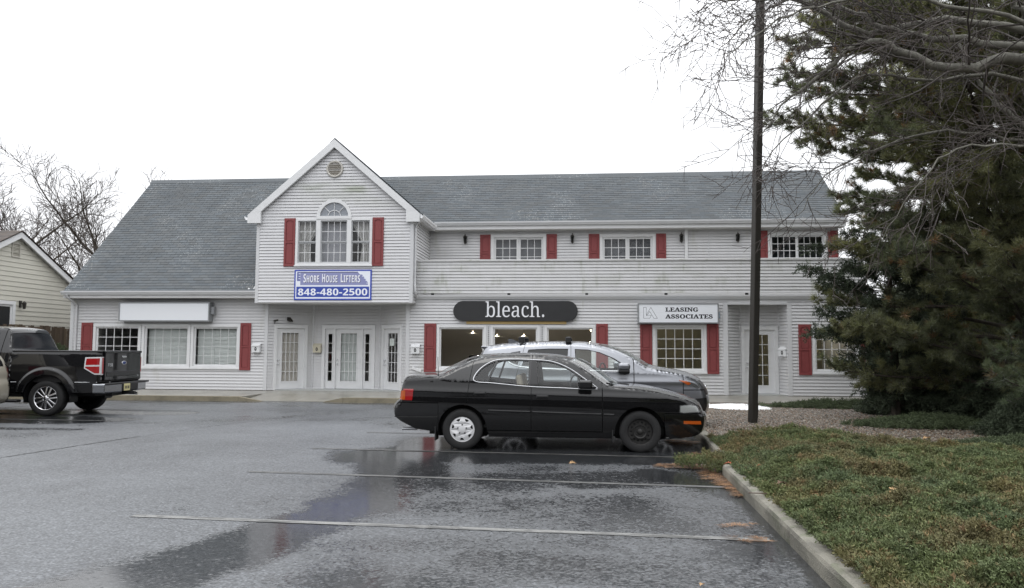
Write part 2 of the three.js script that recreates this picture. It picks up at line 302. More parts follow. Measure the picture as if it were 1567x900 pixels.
// ------- roofs: boarded deck, shingle courses laid one by one in rows
function shingles(O, ex, up, W, Lf, course = 0.145, tab = 0.305, clipF) {   // O eave corner, ex along the eave, up the slope
  const p = [], n = [], c = [], nn = ex.clone().cross(up).normalize(), P = (s, t, h) => O.clone().addScaledVector(ex, s).addScaledVector(up, t).addScaledVector(nn, h);
  const tri = (a, b, e, q, m, k) => { for (const v of [a, b, e, a, e, q]) { p.push(v.x, v.y, v.z); n.push(m.x, m.y, m.z); c.push(k[0], k[1], k[2]); } };
  const dn = up.clone().negate();
  for (let r = 0, t = 0; t < Lf; r++, t += course) {
    const off = (r % 2 ? 0.5 : 0) * tab + (hash(r, 7, 3) - 0.5) * 0.06;
    for (let s = -off; s < W; s += tab) {
      let a = Math.max(0, s + 0.004), b = Math.min(W, s + tab - 0.004); if (clipF) { const e = clipF(t); a = Math.max(a, e[0]); b = Math.min(b, e[1]); } if (b - a < 0.01) continue;
      const t1 = Math.min(Lf, t + course + 0.01), h = 0.012 + 0.004 * hash(r, Math.round(s * 50), 2), q = 0.88 + 0.22 * hash(r, Math.round(s * 40), 5), w = (hash(r, Math.round(s * 40), 8) - 0.5) * 0.06, k = [q + w, q, q - w];
      tri(P(a, t, h), P(b, t, h), P(b, t1, 0.003), P(a, t1, 0.003), nn, k);
      tri(P(a, t, 0), P(b, t, 0), P(b, t, h), P(a, t, h), dn, k);
    }
  }
  const g = new THREE.BufferGeometry(); g.setAttribute('position', new THREE.Float32BufferAttribute(p, 3)); g.setAttribute('normal', new THREE.Float32BufferAttribute(n, 3)); g.setAttribute('color', new THREE.Float32BufferAttribute(c, 3));
  const uv = new Float32Array(p.length / 3 * 2), q = V(); for (let i = 0; i < p.length / 3; i++) { q.set(p[3 * i], p[3 * i + 1], p[3 * i + 2]).sub(O); uv[2 * i] = q.dot(ex); uv[2 * i + 1] = q.dot(up); }
  g.setAttribute('uv', new THREE.BufferAttribute(uv, 2)); g.userData.uv = true; return g;
}
M.deck = std([0.09, 0.1, 0.11], 0.85);
function roofPlane(e0, e1, r0, clipF) {                // eave left, eave right, ridge left
  const ex = e1.clone().sub(e0), W = ex.length(); ex.normalize(); const up = r0.clone().sub(e0), L = up.length(); up.normalize();
  const nn = ex.clone().cross(up).normalize(), o = e0.clone();
  const roof = sub('roof', bld);
  if (!clipF) { const th = nn.clone().multiplyScalar(-0.1), e2 = e0.clone().addScaledVector(ex, W), r1 = r0.clone().addScaledVector(ex, W), k = v => v.clone().add(th);
    part('roof_deck', quads([[e0, e2, r1, r0], [k(r0), k(r1), k(e2), k(e0)], [k(e0), k(e2), e2, e0], [k(e0), e0, r0, k(r0)], [e2, k(e2), k(r1), r1]]), M.deck, roof); }
  part('shingles', shingles(o.addScaledVector(nn, 0.004), ex, up, W, L, 0.145, 0.305, clipF), M.shingle, roof, 'stuff'); return roof;
}
const e1y = 3.36, e1z = -24.2;
roofPlane(V(XL - 0.02, e1y, e1z), V(-10.3, e1y, e1z), V(XL - 0.02, YR, ZR));
const upY = 5.93, upZ = -26.45;
{ const sl = (YR - e1y) / (e1z - ZR), z = -26.7; roofPlane(V(-10.3, e1y + (e1z - z) * sl, z), V(-8, e1y + (e1z - z) * sl, z), V(-10.3, YR, ZR)); }
roofPlane(V(-8, upY, upZ), V(XR + 0.14, upY, upZ), V(-8, YR, ZR));
roofPlane(V(XR + 0.14, 3.36, -34.3), V(XL - 0.02, 3.36, -34.3), V(XR + 0.14, YR, ZR - 0.001));
part('ridge_cap', prism([[-0.17, -0.14], [0, 0.035], [0.17, -0.14], [0.17, -0.17], [0, 0.0], [-0.17, -0.17]], XL - 0.03, XR + 0.15).rotateY(Math.PI / 2).translate(0, YR + 0.02, ZR), std([1, 1, 1], 0.85, { map: rep(T.shingle, 7.3) }), bld);
{ const zf = GF + 0.06, zb = ZR - 0.05, y0 = gy(-10.83) + 0.12, dy = 0.12;   // gable roof: two slopes
  roofPlane(V(-5.17, y0, zf), V(-5.17, y0, zb), V(-8, gTop + dy, zf));
  roofPlane(V(-10.83, y0, zb), V(-10.83, y0, zf), V(-8, gTop + dy, zb));
  const rk = (s) => { const X = x => -8 + s * x; const pts = [[X(0), gTop + 0.1], [X(2.84), gTop + 0.1 - 2.84 * gSlope], [X(2.84), gTop - 0.34 - 2.84 * gSlope + 0.17], [X(2.40), gTop - 0.34 - 2.84 * gSlope + 0.17], [X(2.40), gTop - 0.17 - 2.40 * gSlope], [X(0), gTop - 0.17]]; return s > 0 ? pts.reverse() : pts; };
  for (const s of [-1, 1]) {
    part('rake_board', prism(rk(s), GF + 0.062, GF + 0.15), M.trim, bld);
    part('rake_soffit', quads([s > 0 ? [V(-8, gTop - 0.02, GF), V(-8, gTop - 0.02, GF + 0.14), V(-8 + s * 2.8, gTop - 0.02 - 2.8 * gSlope, GF + 0.14), V(-8 + s * 2.8, gTop - 0.02 - 2.8 * gSlope, GF)] : [V(-8, gTop - 0.02, GF + 0.14), V(-8, gTop - 0.02, GF), V(-8 + s * 2.8, gTop - 0.02 - 2.8 * gSlope, GF), V(-8 + s * 2.8, gTop - 0.02 - 2.8 * gSlope, GF + 0.14)]]), M.soffit, bld);
    parts('soffit', [box(s > 0 ? GX1 : -10.82, s > 0 ? -5.18 : GX0, 5.68, 5.71, -26.6, GF + 0.1)], M.soffit, bld);
    part('roof_deck', [box(s > 0 ? -5.19 : -10.85, s > 0 ? -5.15 : -10.81, 5.66, 5.84, -26.5, GF + 0.019)], M.trim, bld);
  }
}
part('ridge_cap', prism([[-0.16, -0.12], [0, 0.025], [0.16, -0.12], [0.16, -0.15], [0, 0.0], [-0.16, -0.15]], ZR, GF + 0.10).translate(-8, gTop + 0.13, 0), M.deck, bld);
// gutters: K profile, one length each
function gutter(a, b, mat = M.trimGrey) {              // from a to b along the eave, facing the right-hand side of a->b turned outwards
  const d = b.clone().sub(a), L = d.length(), pts = [[0, 0], [0.075, 0], [0.085, 0.03], [0.115, 0.075], [0.118, 0.12], [0.108, 0.12], [0.104, 0.08], [0.072, 0.012], [0.012, 0.012], [0.012, 0.12], [0, 0.12]];
  const g = prism(pts, 0, L); g.rotateY(-Math.PI / 2);   // profile now faces +z, runs along -x
  g.translate(L, 0, 0); g.rotateY(-Math.atan2(d.z, d.x)); g.translate(a.x, a.y, a.z); return g;
}
part('gutter', gutter(V(XL - 0.05, 3.26, e1z - 0.02), V(GX0 - 0.03, 3.26, e1z - 0.02)), M.trimGrey, bld);
part('fascia', [box(XL - 0.02, GX0 - 0.03, 3.16, 3.30, e1z - 0.05, e1z - 0.022)], M.trim, bld);
parts('soffit', [box(XL, GX0, 3.15, 3.17, B, e1z - 0.02)], M.soffit, bld);
part('gutter', gutter(V(-5.15, 5.83, upZ - 0.03), V(XR + 0.16, 5.83, upZ - 0.03)), M.trimGrey, bld);
part('fascia', [box(-5.2, XR + 0.14, 5.70, 5.86, upZ - 0.06, upZ - 0.032)], M.trim, bld);
parts('soffit', [box(-5.2, XR + 0.1, 5.68, 5.705, Z2, upZ - 0.05)], M.soffit, bld);
part('gutter', gutter(V(GX1 + 0.02, 3.14, B - 0.005), V(XR + 0.03, 3.14, B - 0.005)), M.trimGrey, bld);
part('fascia', [box(GX1 + 0.02, XR, 3.08, 3.26, B - 0.01, B + 0.018)], M.trimGrey, bld);
part('gutter', gutter(V(-5.15, 5.68, GF + 0.1), V(-5.15, 5.68, -26.3)), M.trim, bld);
part('gutter', gutter(V(-10.85, 5.68, -26.5), V(-10.85, 5.68, GF + 0.1)), M.trim, bld);
// downspouts
const ds = pts => tube(pts.map(p => V(...p)), 0.04, 6, pts.length * 6);
part('downspout', ds([[-17.08, 3.28, -24.12], [-17.08, 3.2, -24.14], [-17.04, 3.05, -24.4], [-17.02, 2.95, -24.58], [-17.02, 2.6, -24.59], [-17.02, 1, -24.59], [-17.02, 0.2, -24.59]]), M.trimGrey, bld);
part('downspout', ds([[-5.2, 5.7, -24.16], [-5.23, 5.6, -24.2], [-5.33, 5.48, -24.25], [-5.345, 5.2, -24.25], [-5.345, 4.2, -24.25], [-5.345, 3.7, -24.25], [-5.33, 3.5, -24.22], [-5.32, 3.3, -24.25], [-5.33, 3.18, -24.5]]), M.trimGrey, bld);
part('downspout', [box(3.52, 3.62, 4.3, 5.72, Z2 + 0.016, Z2 + 0.09)], M.trim, bld);
part('seam_strip', [box(4.32, 4.35, 4.3, 5.7, Z2, Z2 + 0.024)], M.trimGrey, bld);
part('downspout', ds([[-10.9, 3.45, -24.3], [-10.75, 3.42, -24.32], [-10.63, 3.55, -24.3], [-10.6, 3.9, -24.3], [-10.6, 5.6, -24.3]]), M.trim, bld);
parts('wall', [box(XR - 0.12, XR - 0.004, 3.2, 4.35, Z2 - 0.14, B - 0.13)], M.siding, bld);
// the other sides, so that the house is closed
parts('wall', [box(XL + 0.002, XL + 0.14, 0, 3.3, -34.1, B - 0.14), box(XR - 0.14, XR - 0.002, 0, 3.2, Z2 - 0.15, B - 0.141), box(XR - 0.14, XR - 0.002, 0, 5.8, -34.1, Z2 - 0.15), box(XL + 0.14, XR - 0.14, 0, 3.4, -34.1, -33.96)], M.siding, bld);
part('wall', [prism([[24.3, 3.3], [34.2, 3.3], [29.26, 8.1]], XL + 0.01, XL + 0.12)].map(g => g.rotateY(Math.PI / 2)), M.siding, bld);
part('wall', [prism([[26.5, 5.8], [34.2, 3.4], [29.26, 8.1]], XR - 0.12, XR - 0.01)].map(g => g.rotateY(Math.PI / 2)), M.siding, bld);
// rooms behind the glass
part('floor', [box(XL + 0.14, XR - 0.14, 0.0, 0.16, -33.9, B - 0.15)], M.interiorDark, bld);
parts('ceiling', [box(XL + 0.14, XR - 0.14, 2.72, 3.03, -33.9, -25.8), box(XL + 0.14, -10.4, 2.72, 3.03, -25.8, B - 0.15), box(-5.6, 4.4, 2.72, 3.03, -25.8, B - 0.15), box(6.5, XR - 0.14, 2.72, 3.03, -25.8, B - 0.15)], M.interior, bld);
for (const [x0, x1, m] of [[XL + 0.14, -10.5, M.interiorDark], [-10.4, -5.8, M.interior], [-5.7, 1.2, M.interior], [1.3, XR - 0.14, M.interiorOlive]]) parts('room_wall', [box(x0, x1, 0.16, 2.72, -28.6, -28.5)], m, bld);
parts('room_wall', [-10.45, -5.75, 1.25].map(x => box(x - 0.05, x + 0.05, 0.16, 2.72, -29.5, -25.8)), M.interior, bld);
parts('room_wall', [box(-5.72, -5.64, 0.16, 2.72, -25.8, B - 0.15), box(1.21, 1.29, 0.16, 2.72, -25.8, B - 0.15), box(-10.46, -10.40, 0.16, 2.72, -25.8, B - 0.15)], M.interior, bld);
parts('room_wall', [box(GX0 + 0.2, XR - 0.14, 3.21, 5.8, -30.6, -30.5), box(GX0 + 0.2, XR - 0.14, 3.05, 3.2, -30.5, Z2 - 0.15), box(GX0 + 0.2, GX1 - 0.2, 3.05, 3.2, -26.9, GF - 0.15), box(GX1, XR - 0.14, 5.62, 5.7, -30.5, Z2 - 0.15)], M.interiorDark, bld);

// ------- windows, shutters, doors
const bars = (x0, x1, y0, y1, z0, z1, nx, ny, w) => { const g = []; for (let i = 1; i < nx; i++) { const x = lerp(x0, x1, i / nx); g.push(box(x - w / 2, x + w / 2, y0, y1, z0, z1)); } for (let j = 1; j < ny; j++) { const y = lerp(y0, y1, j / ny); g.push(box(x0, x1, y - w / 2, y + w / 2, z0 + 0.001, z1 - 0.001)); } return g; };
const ring = (x0, x1, y0, y1, z0, z1, w, wb = w) => [box(x0, x0 + w, y0, y1, z0, z1), box(x1 - w, x1, y0, y1, z0, z1), box(x0 + w, x1 - w, y1 - w, y1, z0, z1), box(x0 + w, x1 - w, y0, y0 + wb, z0, z1)];
function panes(w, x0, x1, y0, y1, z, nx, ny, mat) { for (let j = 0; j < ny; j++) for (let i = 0; i < nx; i++) { const g = new THREE.PlaneGeometry((x1 - x0) / nx, (y1 - y0) / ny); g.translate(lerp(x0, x1, (i + 0.5) / nx), lerp(y0, y1, (j + 0.5) / ny), z); part('pane', g, mat, w); } }
function windowUnit([x0, x1, y0, y1], z, { cas = 0.085, sash = 0.055, nx = 1, ny = 1, bar = 0.02, mat = M.glass, sill = true, sashMat = M.trim, split = 0 } = {}, parent = bld) {
  const w = sub('window', parent);
  part('frame', ring(x0, x1, y0, y1, z - 0.11, z + 0.035, cas, cas).concat(sill ? [box(x0 - 0.015, x1 + 0.015, y0 - 0.015, y0 + 0.03, z - 0.02, z + 0.06)] : []), M.trim, w);
  const n = split || 1;
  for (let k = 0; k < n; k++) {
    const a = lerp(x0 + cas, x1 - cas, k / n), b = lerp(x0 + cas, x1 - cas, (k + 1) / n), zz = z - 0.045 - (k % 2) * 0.03;
    part('sash', ring(a, b, y0 + cas, y1 - cas, zz - 0.02, zz + 0.02, sash), sashMat, w);
    const g = [a + sash, b - sash, y0 + cas + sash, y1 - cas - sash];
    if (nx > 1 || ny > 1) part('grille', bars(...g, zz - 0.009, zz + 0.009, nx, ny, bar), M.trim, w);
    panes(w, ...g, zz, nx, ny, mat);
  }
  return w;
}
function shutter([x0, x1, y0, y1], z, parent = bld) {
  const s = sub('shutter', parent), w = x1 - x0, h = y1 - y0, f = Math.min(0.065, w * 0.2), mid = h * 0.5;
  const hole = (a, b, arch) => { const p = [[f, a], [w - f, a], [w - f, b]]; if (arch) for (let k = 1; k < 8; k++) { const t = k / 8; p.push([lerp(w - f, f, t), b + 0.035 * Math.sin(Math.PI * t)]); } p.push([f, b]); return p; };
  const A = hole(0.08, mid - 0.03), C = hole(mid + 0.03, h - 0.11, true);
  part('shutter_frame', bev([[0, 0], [w, 0], [w, h], [0, h]], 0.03, 0.004, [A, C]).translate(x0, y0, z + 0.018), M.red, s);
  for (const P of [A, C]) {
    const c = P.reduce((q, p) => [q[0] + p[0] / P.length, q[1] + p[1] / P.length], [0, 0]), ins = P.map(p => [c[0] + (p[0] - c[0]) * (1 - 0.05 / w), c[1] + (p[1] - c[1]) * (1 - 0.05 / h)]);
    part('shutter_panel', [prism(P, 0, 0.012).translate(x0, y0, z + 0.016), bev(ins, 0.01, 0.006).translate(x0, y0, z + 0.024)], M.red, s);
  }
  return s;
}
const wl = WIN.left.map((w, i) => windowUnit(w, B, i === 0 ? { nx: 5, ny: 4 } : { nx: 5, ny: 4, bar: 0.009 }));
parts('mullion', [-14.705, -12.98].map(x => box(x - 0.03, x + 0.03, 0.85, 2.28, B - 0.1, B + 0.02)), M.trimGrey, bld);
for (const w of WIN.bleach) windowUnit(w, B, { cas: 0.08, sash: 0.05 });
parts('mullion', [[-3.07, -2.93], [-1.35, -1.2]].map(([a, b]) => box(a, b, 0.84, 2.32, B - 0.1, B + 0.02)), M.trimGrey, bld);
part('mullion_strip', [-3.0, -1.275].flatMap(x => { const g = []; for (let y = 0.9; y < 2.28; y += 0.06) g.push(box(x - 0.012, x + 0.012, y, y + 0.03, B + 0.018, B + 0.026)); return g; }), M.black, bld, 'stuff');
part('mullion_strip', [-14.705, -12.98].flatMap(x => { const g = []; for (let y = 0.9; y < 2.28; y += 0.06) g.push(box(x - 0.01, x + 0.01, y, y + 0.025, B + 0.018, B + 0.024)); return g; }), M.black, bld, 'stuff');
windowUnit(WIN.la[0], B, { nx: 5, ny: 4, cas: 0.09 });
windowUnit(WIN.right[0], B, { nx: 5, ny: 4, cas: 0.09 });
for (const w of [W2[0], W2[1]]) windowUnit(w, Z2, { nx: 3, ny: 3, split: 2, cas: 0.1, sash: 0.07, bar: 0.022, mat: M.glass, sashMat: M.trim });
windowUnit(W2[2], Z2, { nx: 4, ny: 3, split: 2, cas: 0.1, sash: 0.05, bar: 0.02, mat: M.glassTint });
for (const s of [[-16.83, -16.43, 0.79, 2.345], [-11.26, -10.9, 0.79, 2.345], [-5.09, -4.70, 0.78, 2.345], [0.44, 0.81, 0.78, 2.345], [1.82, 2.19, 0.79, 2.33], [3.89, 4.25, 0.79, 2.35], [6.67, 7.05, 0.78, 2.345], [8.535, 8.655, 0.8, 2.345]]) shutter(s, B);
for (const s of [[-3.59, -3.22, 4.25, 5.56], [-1.24, -0.88, 4.25, 5.56], [0.23, 0.60, 4.25, 5.555], [2.55, 2.89, 4.25, 5.55], [5.99, 6.31, 4.3, 5.62], [8.30, 8.63, 4.3, 5.6]]) shutter(s, Z2);
parts('red_panel', [[-3.6, -3.0], [-1.3, -0.86], [0.2, 0.62], [2.52, 2.9]].map(([a, b]) => box(a, b, 3.2, 3.4, Z2 + 0.018, Z2 + 0.03)), M.red, bld);
shutter([-9.635, -9.27, 4.165, 5.735], GF); shutter([-6.71, -6.345, 4.165, 5.735], GF);
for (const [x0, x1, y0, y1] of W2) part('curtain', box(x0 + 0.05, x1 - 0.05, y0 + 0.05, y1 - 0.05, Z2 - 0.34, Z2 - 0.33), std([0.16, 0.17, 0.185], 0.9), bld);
{ // gable window: three sashes and a sunburst half round above the middle one
  const w = sub('window', bld), y0 = 4.19, y1 = 5.72, X = [-9.26, -8.50, -7.48, -6.72];
  const fr = [box(X[0], X[3], y0, y0 + 0.09, GF - 0.1, GF + 0.04), box(X[0], X[3], y1 - 0.07, y1, GF - 0.1, GF + 0.036), box(X[0], X[0] + 0.08, y0 + 0.09, y1 - 0.07, GF - 0.1, GF + 0.038), box(X[3] - 0.08, X[3], y0 + 0.09, y1 - 0.07, GF - 0.1, GF + 0.038)];
  for (const x of [X[1], X[2]]) fr.push(box(x - 0.07, x + 0.07, y0 + 0.09, y1 - 0.07, GF - 0.1, GF + 0.042));
  fr.push(box(X[0] - 0.02, X[3] + 0.02, y0 - 0.03, y0 + 0.01, GF, GF + 0.07), box(X[1] - 0.07, X[2] + 0.07, y1 - 0.02, y1 + 0.075, GF + 0.002, GF + 0.055));
  const cx = -7.99, R0 = 0.47, R1 = 0.58, yc = y1 + 0.05, arc = [];
  for (let k = 0; k <= 24; k++) { const a = Math.PI * k / 24; arc.push([cx + R1 * Math.cos(a), yc + R1 * Math.sin(a)]); }
  for (let k = 24; k >= 0; k--) { const a = Math.PI * k / 24; arc.push([cx + R0 * Math.cos(a), yc + R0 * Math.sin(a)]); }
  fr.push(prism(arc, GF + 0.0, GF + 0.05));
  part('frame', fr, M.trim, w);
  const sec = [[X[0] + 0.08, X[1] - 0.07, 3], [X[1] + 0.07, X[2] - 0.07, 4], [X[2] + 0.07, X[3] - 0.08, 3]], sg = std([0.42, 0.43, 0.44], 0.5);
  for (const [a, b, nx] of sec) { const ym = 4.95; part('sash', [...ring(a, b, y0 + 0.09, ym, GF - 0.055, GF - 0.025, 0.035), ...ring(a, b, ym, y1 - 0.07, GF - 0.03, GF - 0.005, 0.035)], sg, w);
    for (const [q0, q1, z] of [[y0 + 0.125, ym - 0.03, GF - 0.045], [ym + 0.03, y1 - 0.105, GF - 0.02]]) { part('grille', bars(a + 0.035, b - 0.035, q0, q1, z - 0.006, z + 0.007, nx, 2, 0.016), M.trim, w); panes(w, a + 0.03, b - 0.03, q0, q1, z, nx, 2, M.glass); } }
  const fan = [], R = R0 - 0.01; const bar = (a, r0, r1) => fan.push(cyl(V(cx + r0 * Math.cos(a), yc + r0 * Math.sin(a), GF + 0.02), V(cx + r1 * Math.cos(a), yc + r1 * Math.sin(a), GF + 0.02), 0.012, 0.012, 4));
  for (const k of [1, 2, 3]) bar(Math.PI * k / 4, k === 2 ? 0.0 : 0.21, R);
  fan.push(new THREE.TorusGeometry(0.21, 0.012, 4, 20, Math.PI).translate(cx, yc, GF + 0.02));
  part('sunburst', fan, M.trim, w);
  for (let k = 0; k < 4; k++) { const s = new THREE.Shape(); s.moveTo(cx, yc); s.absarc(cx, yc, R, Math.PI * k / 4, Math.PI * (k + 1) / 4); s.lineTo(cx, yc); const g = new THREE.ShapeGeometry(s, 8); g.translate(0, 0, GF + 0.02); part('pane', g, M.glass, w); }
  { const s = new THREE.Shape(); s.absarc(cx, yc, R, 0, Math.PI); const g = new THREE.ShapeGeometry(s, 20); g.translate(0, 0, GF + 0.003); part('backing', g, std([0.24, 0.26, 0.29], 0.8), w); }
  // curtains swept aside behind the glass
  const cur = (xa, xb, xt) => { const p = []; for (let j = 0; j <= 12; j++) { const t = j / 12, y = lerp(5.66, 4.3, t), w2 = t < 0.55 ? lerp(1, 0.45, t / 0.55) : lerp(0.45, 0.55, (t - 0.55) / 0.45); for (let i = 0; i <= 24; i++) { const u = i / 24; p.push(V(xa + (xb - xa) * u * w2 + xt * 0, y, GF - 0.2 + 0.03 * Math.sin(u * 30 + t * 2))); } } const q = []; for (let j = 0; j < 12; j++) for (let i = 0; i < 24; i++) { const a = j * 25 + i; q.push([p[a + 25], p[a + 26], p[a + 1], p[a]]); } return quads(q); };
  parts('curtain', [cur(-9.2, -8.45, 0), cur(-6.78, -7.5, 0)], M.curtain, w);
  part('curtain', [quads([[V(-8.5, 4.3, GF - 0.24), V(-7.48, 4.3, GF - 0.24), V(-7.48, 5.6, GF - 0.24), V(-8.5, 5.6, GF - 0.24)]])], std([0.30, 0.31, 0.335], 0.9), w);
}
{ // round louvred vent high in the gable
  const v = sub('gable_vent', bld), c = V(-8.0, 7.34, GF + 0.02);
  part('vent_ring', new THREE.TorusGeometry(0.25, 0.035, 8, 32).translate(c.x, c.y, c.z + 0.01), std([0.52, 0.50, 0.46], 0.6), v);
  part('backing', new THREE.CircleGeometry(0.25, 24).translate(c.x, c.y, c.z), std([0.2, 0.17, 0.13], 0.8), v);
  for (let k = -3; k <= 3; k++) { const y = k * 0.065, hw = Math.sqrt(0.0625 - y * y) - 0.01; const g = box(-hw, hw, -0.023, 0.023, -0.004, 0.004); g.rotateX(0.7); g.translate(c.x, c.y + y, c.z + 0.02); part('louvre', g, std([0.50, 0.475, 0.43], 0.6), v); }
}
{ // cable on the vinyl blinds of the two white-blind windows: one straight, one torn and sagging
  const slats = (x0, x1, tw, seedN) => { reseed(seedN); const g = []; for (let y = 0.97; y < 2.16; y += 0.043) { const b = box(x0, x1, -0.0016, 0.0016, -0.022, 0.022); b.rotateX(0.9 + rr(-0.06, 0.06)); b.rotateZ(rr(-0.006, 0.006) + tw * (fbm(y * 3, 2, 2, 4) - 0.5)); b.translate(0, y + tw * rr(-0.01, 0.01), B - 0.2); const cx = (x0 + x1) / 2; b.translate(0, 0, tw * rr(-0.02, 0.02)); g.push(b); } return g; };
  const fix = (g, cx) => g;
  const mk = (x0, x1, tw, s) => { const hw = (x1 - x0) / 2, g = slats(-hw, hw, tw, s); g.forEach(q => q.translate((x0 + x1) / 2, 0, 0)); return g; };
  part('blind', mk(-14.55, -13.12, 0.02, 5), M.blind, bld, 'stuff');
  part('blind', [...mk(-12.83, -12.25, 0.05, 6), ...mk(-12.24, -11.42, 0.22, 8)], M.blind, bld, 'stuff');
  parts('blind_backing', [box(-14.6, -13.08, 0.93, 2.2, B - 0.27, B - 0.255), box(-12.87, -11.38, 0.93, 2.2, B - 0.29, B - 0.28)], std([0.5, 0.53, 0.52], 0.8), bld);
}
// doors: full-light steel doors
function door(o, s0, s1, { nx, ny, lightW, side, coverMat, knobL = true, hinge } = {}) {   // built in a group whose x runs along the wall
  const d = sub('door', o), H = 2.19, y0 = 0.14;
  part('casing', [box(s0, s0 + 0.1, y0, H + 0.1, -0.12, 0.04), box(s1 - 0.1, s1, y0, H + 0.1, -0.12, 0.04), box(s0 + 0.1, s1 - 0.1, H, H + 0.1, -0.12, 0.04), box(s0 - 0.01, s1 + 0.01, H + 0.1, H + 0.125, -0.02, 0.055)], M.trim, d);
  part('threshold', [box(s0 + 0.08, s1 - 0.08, y0 - 0.02, y0 + 0.025, -0.14, 0.05)], M.alu, d);
  const leaf = (a, b, gl, gr, gb, gt, px, py, mat) => {
    part('door_leaf', ring(a, b, y0 + 0.03, H - 0.004, -0.075, -0.03, 0).length ? [box(a, gl, y0 + 0.03, H - 0.004, -0.075, -0.03), box(gr, b, y0 + 0.03, H - 0.004, -0.075, -0.03), box(gl, gr, y0 + 0.03, gb, -0.075, -0.03), box(gl, gr, gt, H - 0.004, -0.075, -0.03), ...ring(gl - 0.03, gr + 0.03, gb - 0.03, gt + 0.03, -0.03, -0.018, 0.035)] : [], M.trim, d);
    if (px > 1 || py > 1) part('grille', bars(gl, gr, gb, gt, -0.06, -0.04, px, py, 0.018), M.trim, d);
    panes(d, gl, gr, gb, gt, -0.05, px, py, mat);
  };
  if (side) {
    const p = 0.10, sw = 0.32, a = s0 + p, b = s1 - p;
    part('post', [box(a + sw, a + sw + 0.05, y0, H, -0.11, 0.02), box(b - sw - 0.05, b - sw, y0, H, -0.11, 0.02)], M.trim, d);
    leaf(a, a + sw, a + 0.1, a + 0.25, 0.42, 2.02, 1, 5, M.glass); leaf(b - sw, b, b - 0.25, b - 0.1, 0.42, 2.02, 1, 5, M.glass);
    s0 = a + sw - 0.05; s1 = b - sw + 0.05;
  }
  const a = s0 + 0.1, b = s1 - 0.1, m = (b - a - lightW) / 2;
  leaf(a, b, a + m, b - m, 0.42, 2.04, nx, ny, M.glass);
  const kx = knobL ? a + 0.07 : b - 0.07;
  for (const y of [0.99, 1.14]) part('door_handle', [cyl(V(kx, y, -0.03), V(kx, y, 0.03), 0.014), new THREE.SphereGeometry(0.03, 10, 8).scale(1, 1, 0.7).translate(kx, y, 0.035)], M.alu, d);
  if (coverMat) part('door_blind', (() => { const g = []; if (coverMat === 'blind') { for (let y = 0.45; y < 2.02; y += 0.035) { const q = box(a + m, b - m, -0.001, 0.001, -0.013, 0.013); q.rotateX(0.8); q.translate(0, y, -0.1); g.push(q); } g.push(box(a + m, b - m, 0.43, 2.03, -0.125, -0.12)); } else { const q = []; for (let i = 0; i < 60; i++) { const f = k => V(lerp(a + m - 0.02, b - m + 0.02, k / 60), 0, -0.11 + 0.02 * Math.sin(k * 0.9)), u = f(i), v = f(i + 1); q.push([V(u.x, 0.42, u.z), V(v.x, 0.42, v.z), V(v.x, 2.05, v.z), V(u.x, 2.05, u.z)]); } g.push(quads(q)); } return g; })(), coverMat === 'blind' ? M.blind : std([0.50, 0.48, 0.44], 0.9), d);
  return d;
}
const doorSpec = [{ nx: 4, ny: 5, lightW: 0.56, coverMat: 'curtain' }, { nx: 4, ny: 5, lightW: 0.56, side: true, coverMat: 'blind' }, { nx: 3, ny: 5, lightW: 0.56 }, null, { nx: 3, ny: 5, lightW: 0.56 }];
porchWalls.forEach((w, i) => { if (!w.door) return; const d = door(bld, w.door[0], w.door[1], doorSpec[i]); d.position.set(w.A[0], 0, w.A[1]); d.rotation.y = -Math.atan2(w.d[1], w.d[0]); });
part('door_sign', [box(-6.3, -6.05, 1.62, 1.86, -25.13, -25.125)].map(g => { g.translate(6.175, 0, 25.1275); g.rotateY(Math.atan2(-1.0, 1.15)); g.translate(-6.28, 0, -25.14); return g; }), std([0.6, 0.65, 0.62], 0.6), bld);
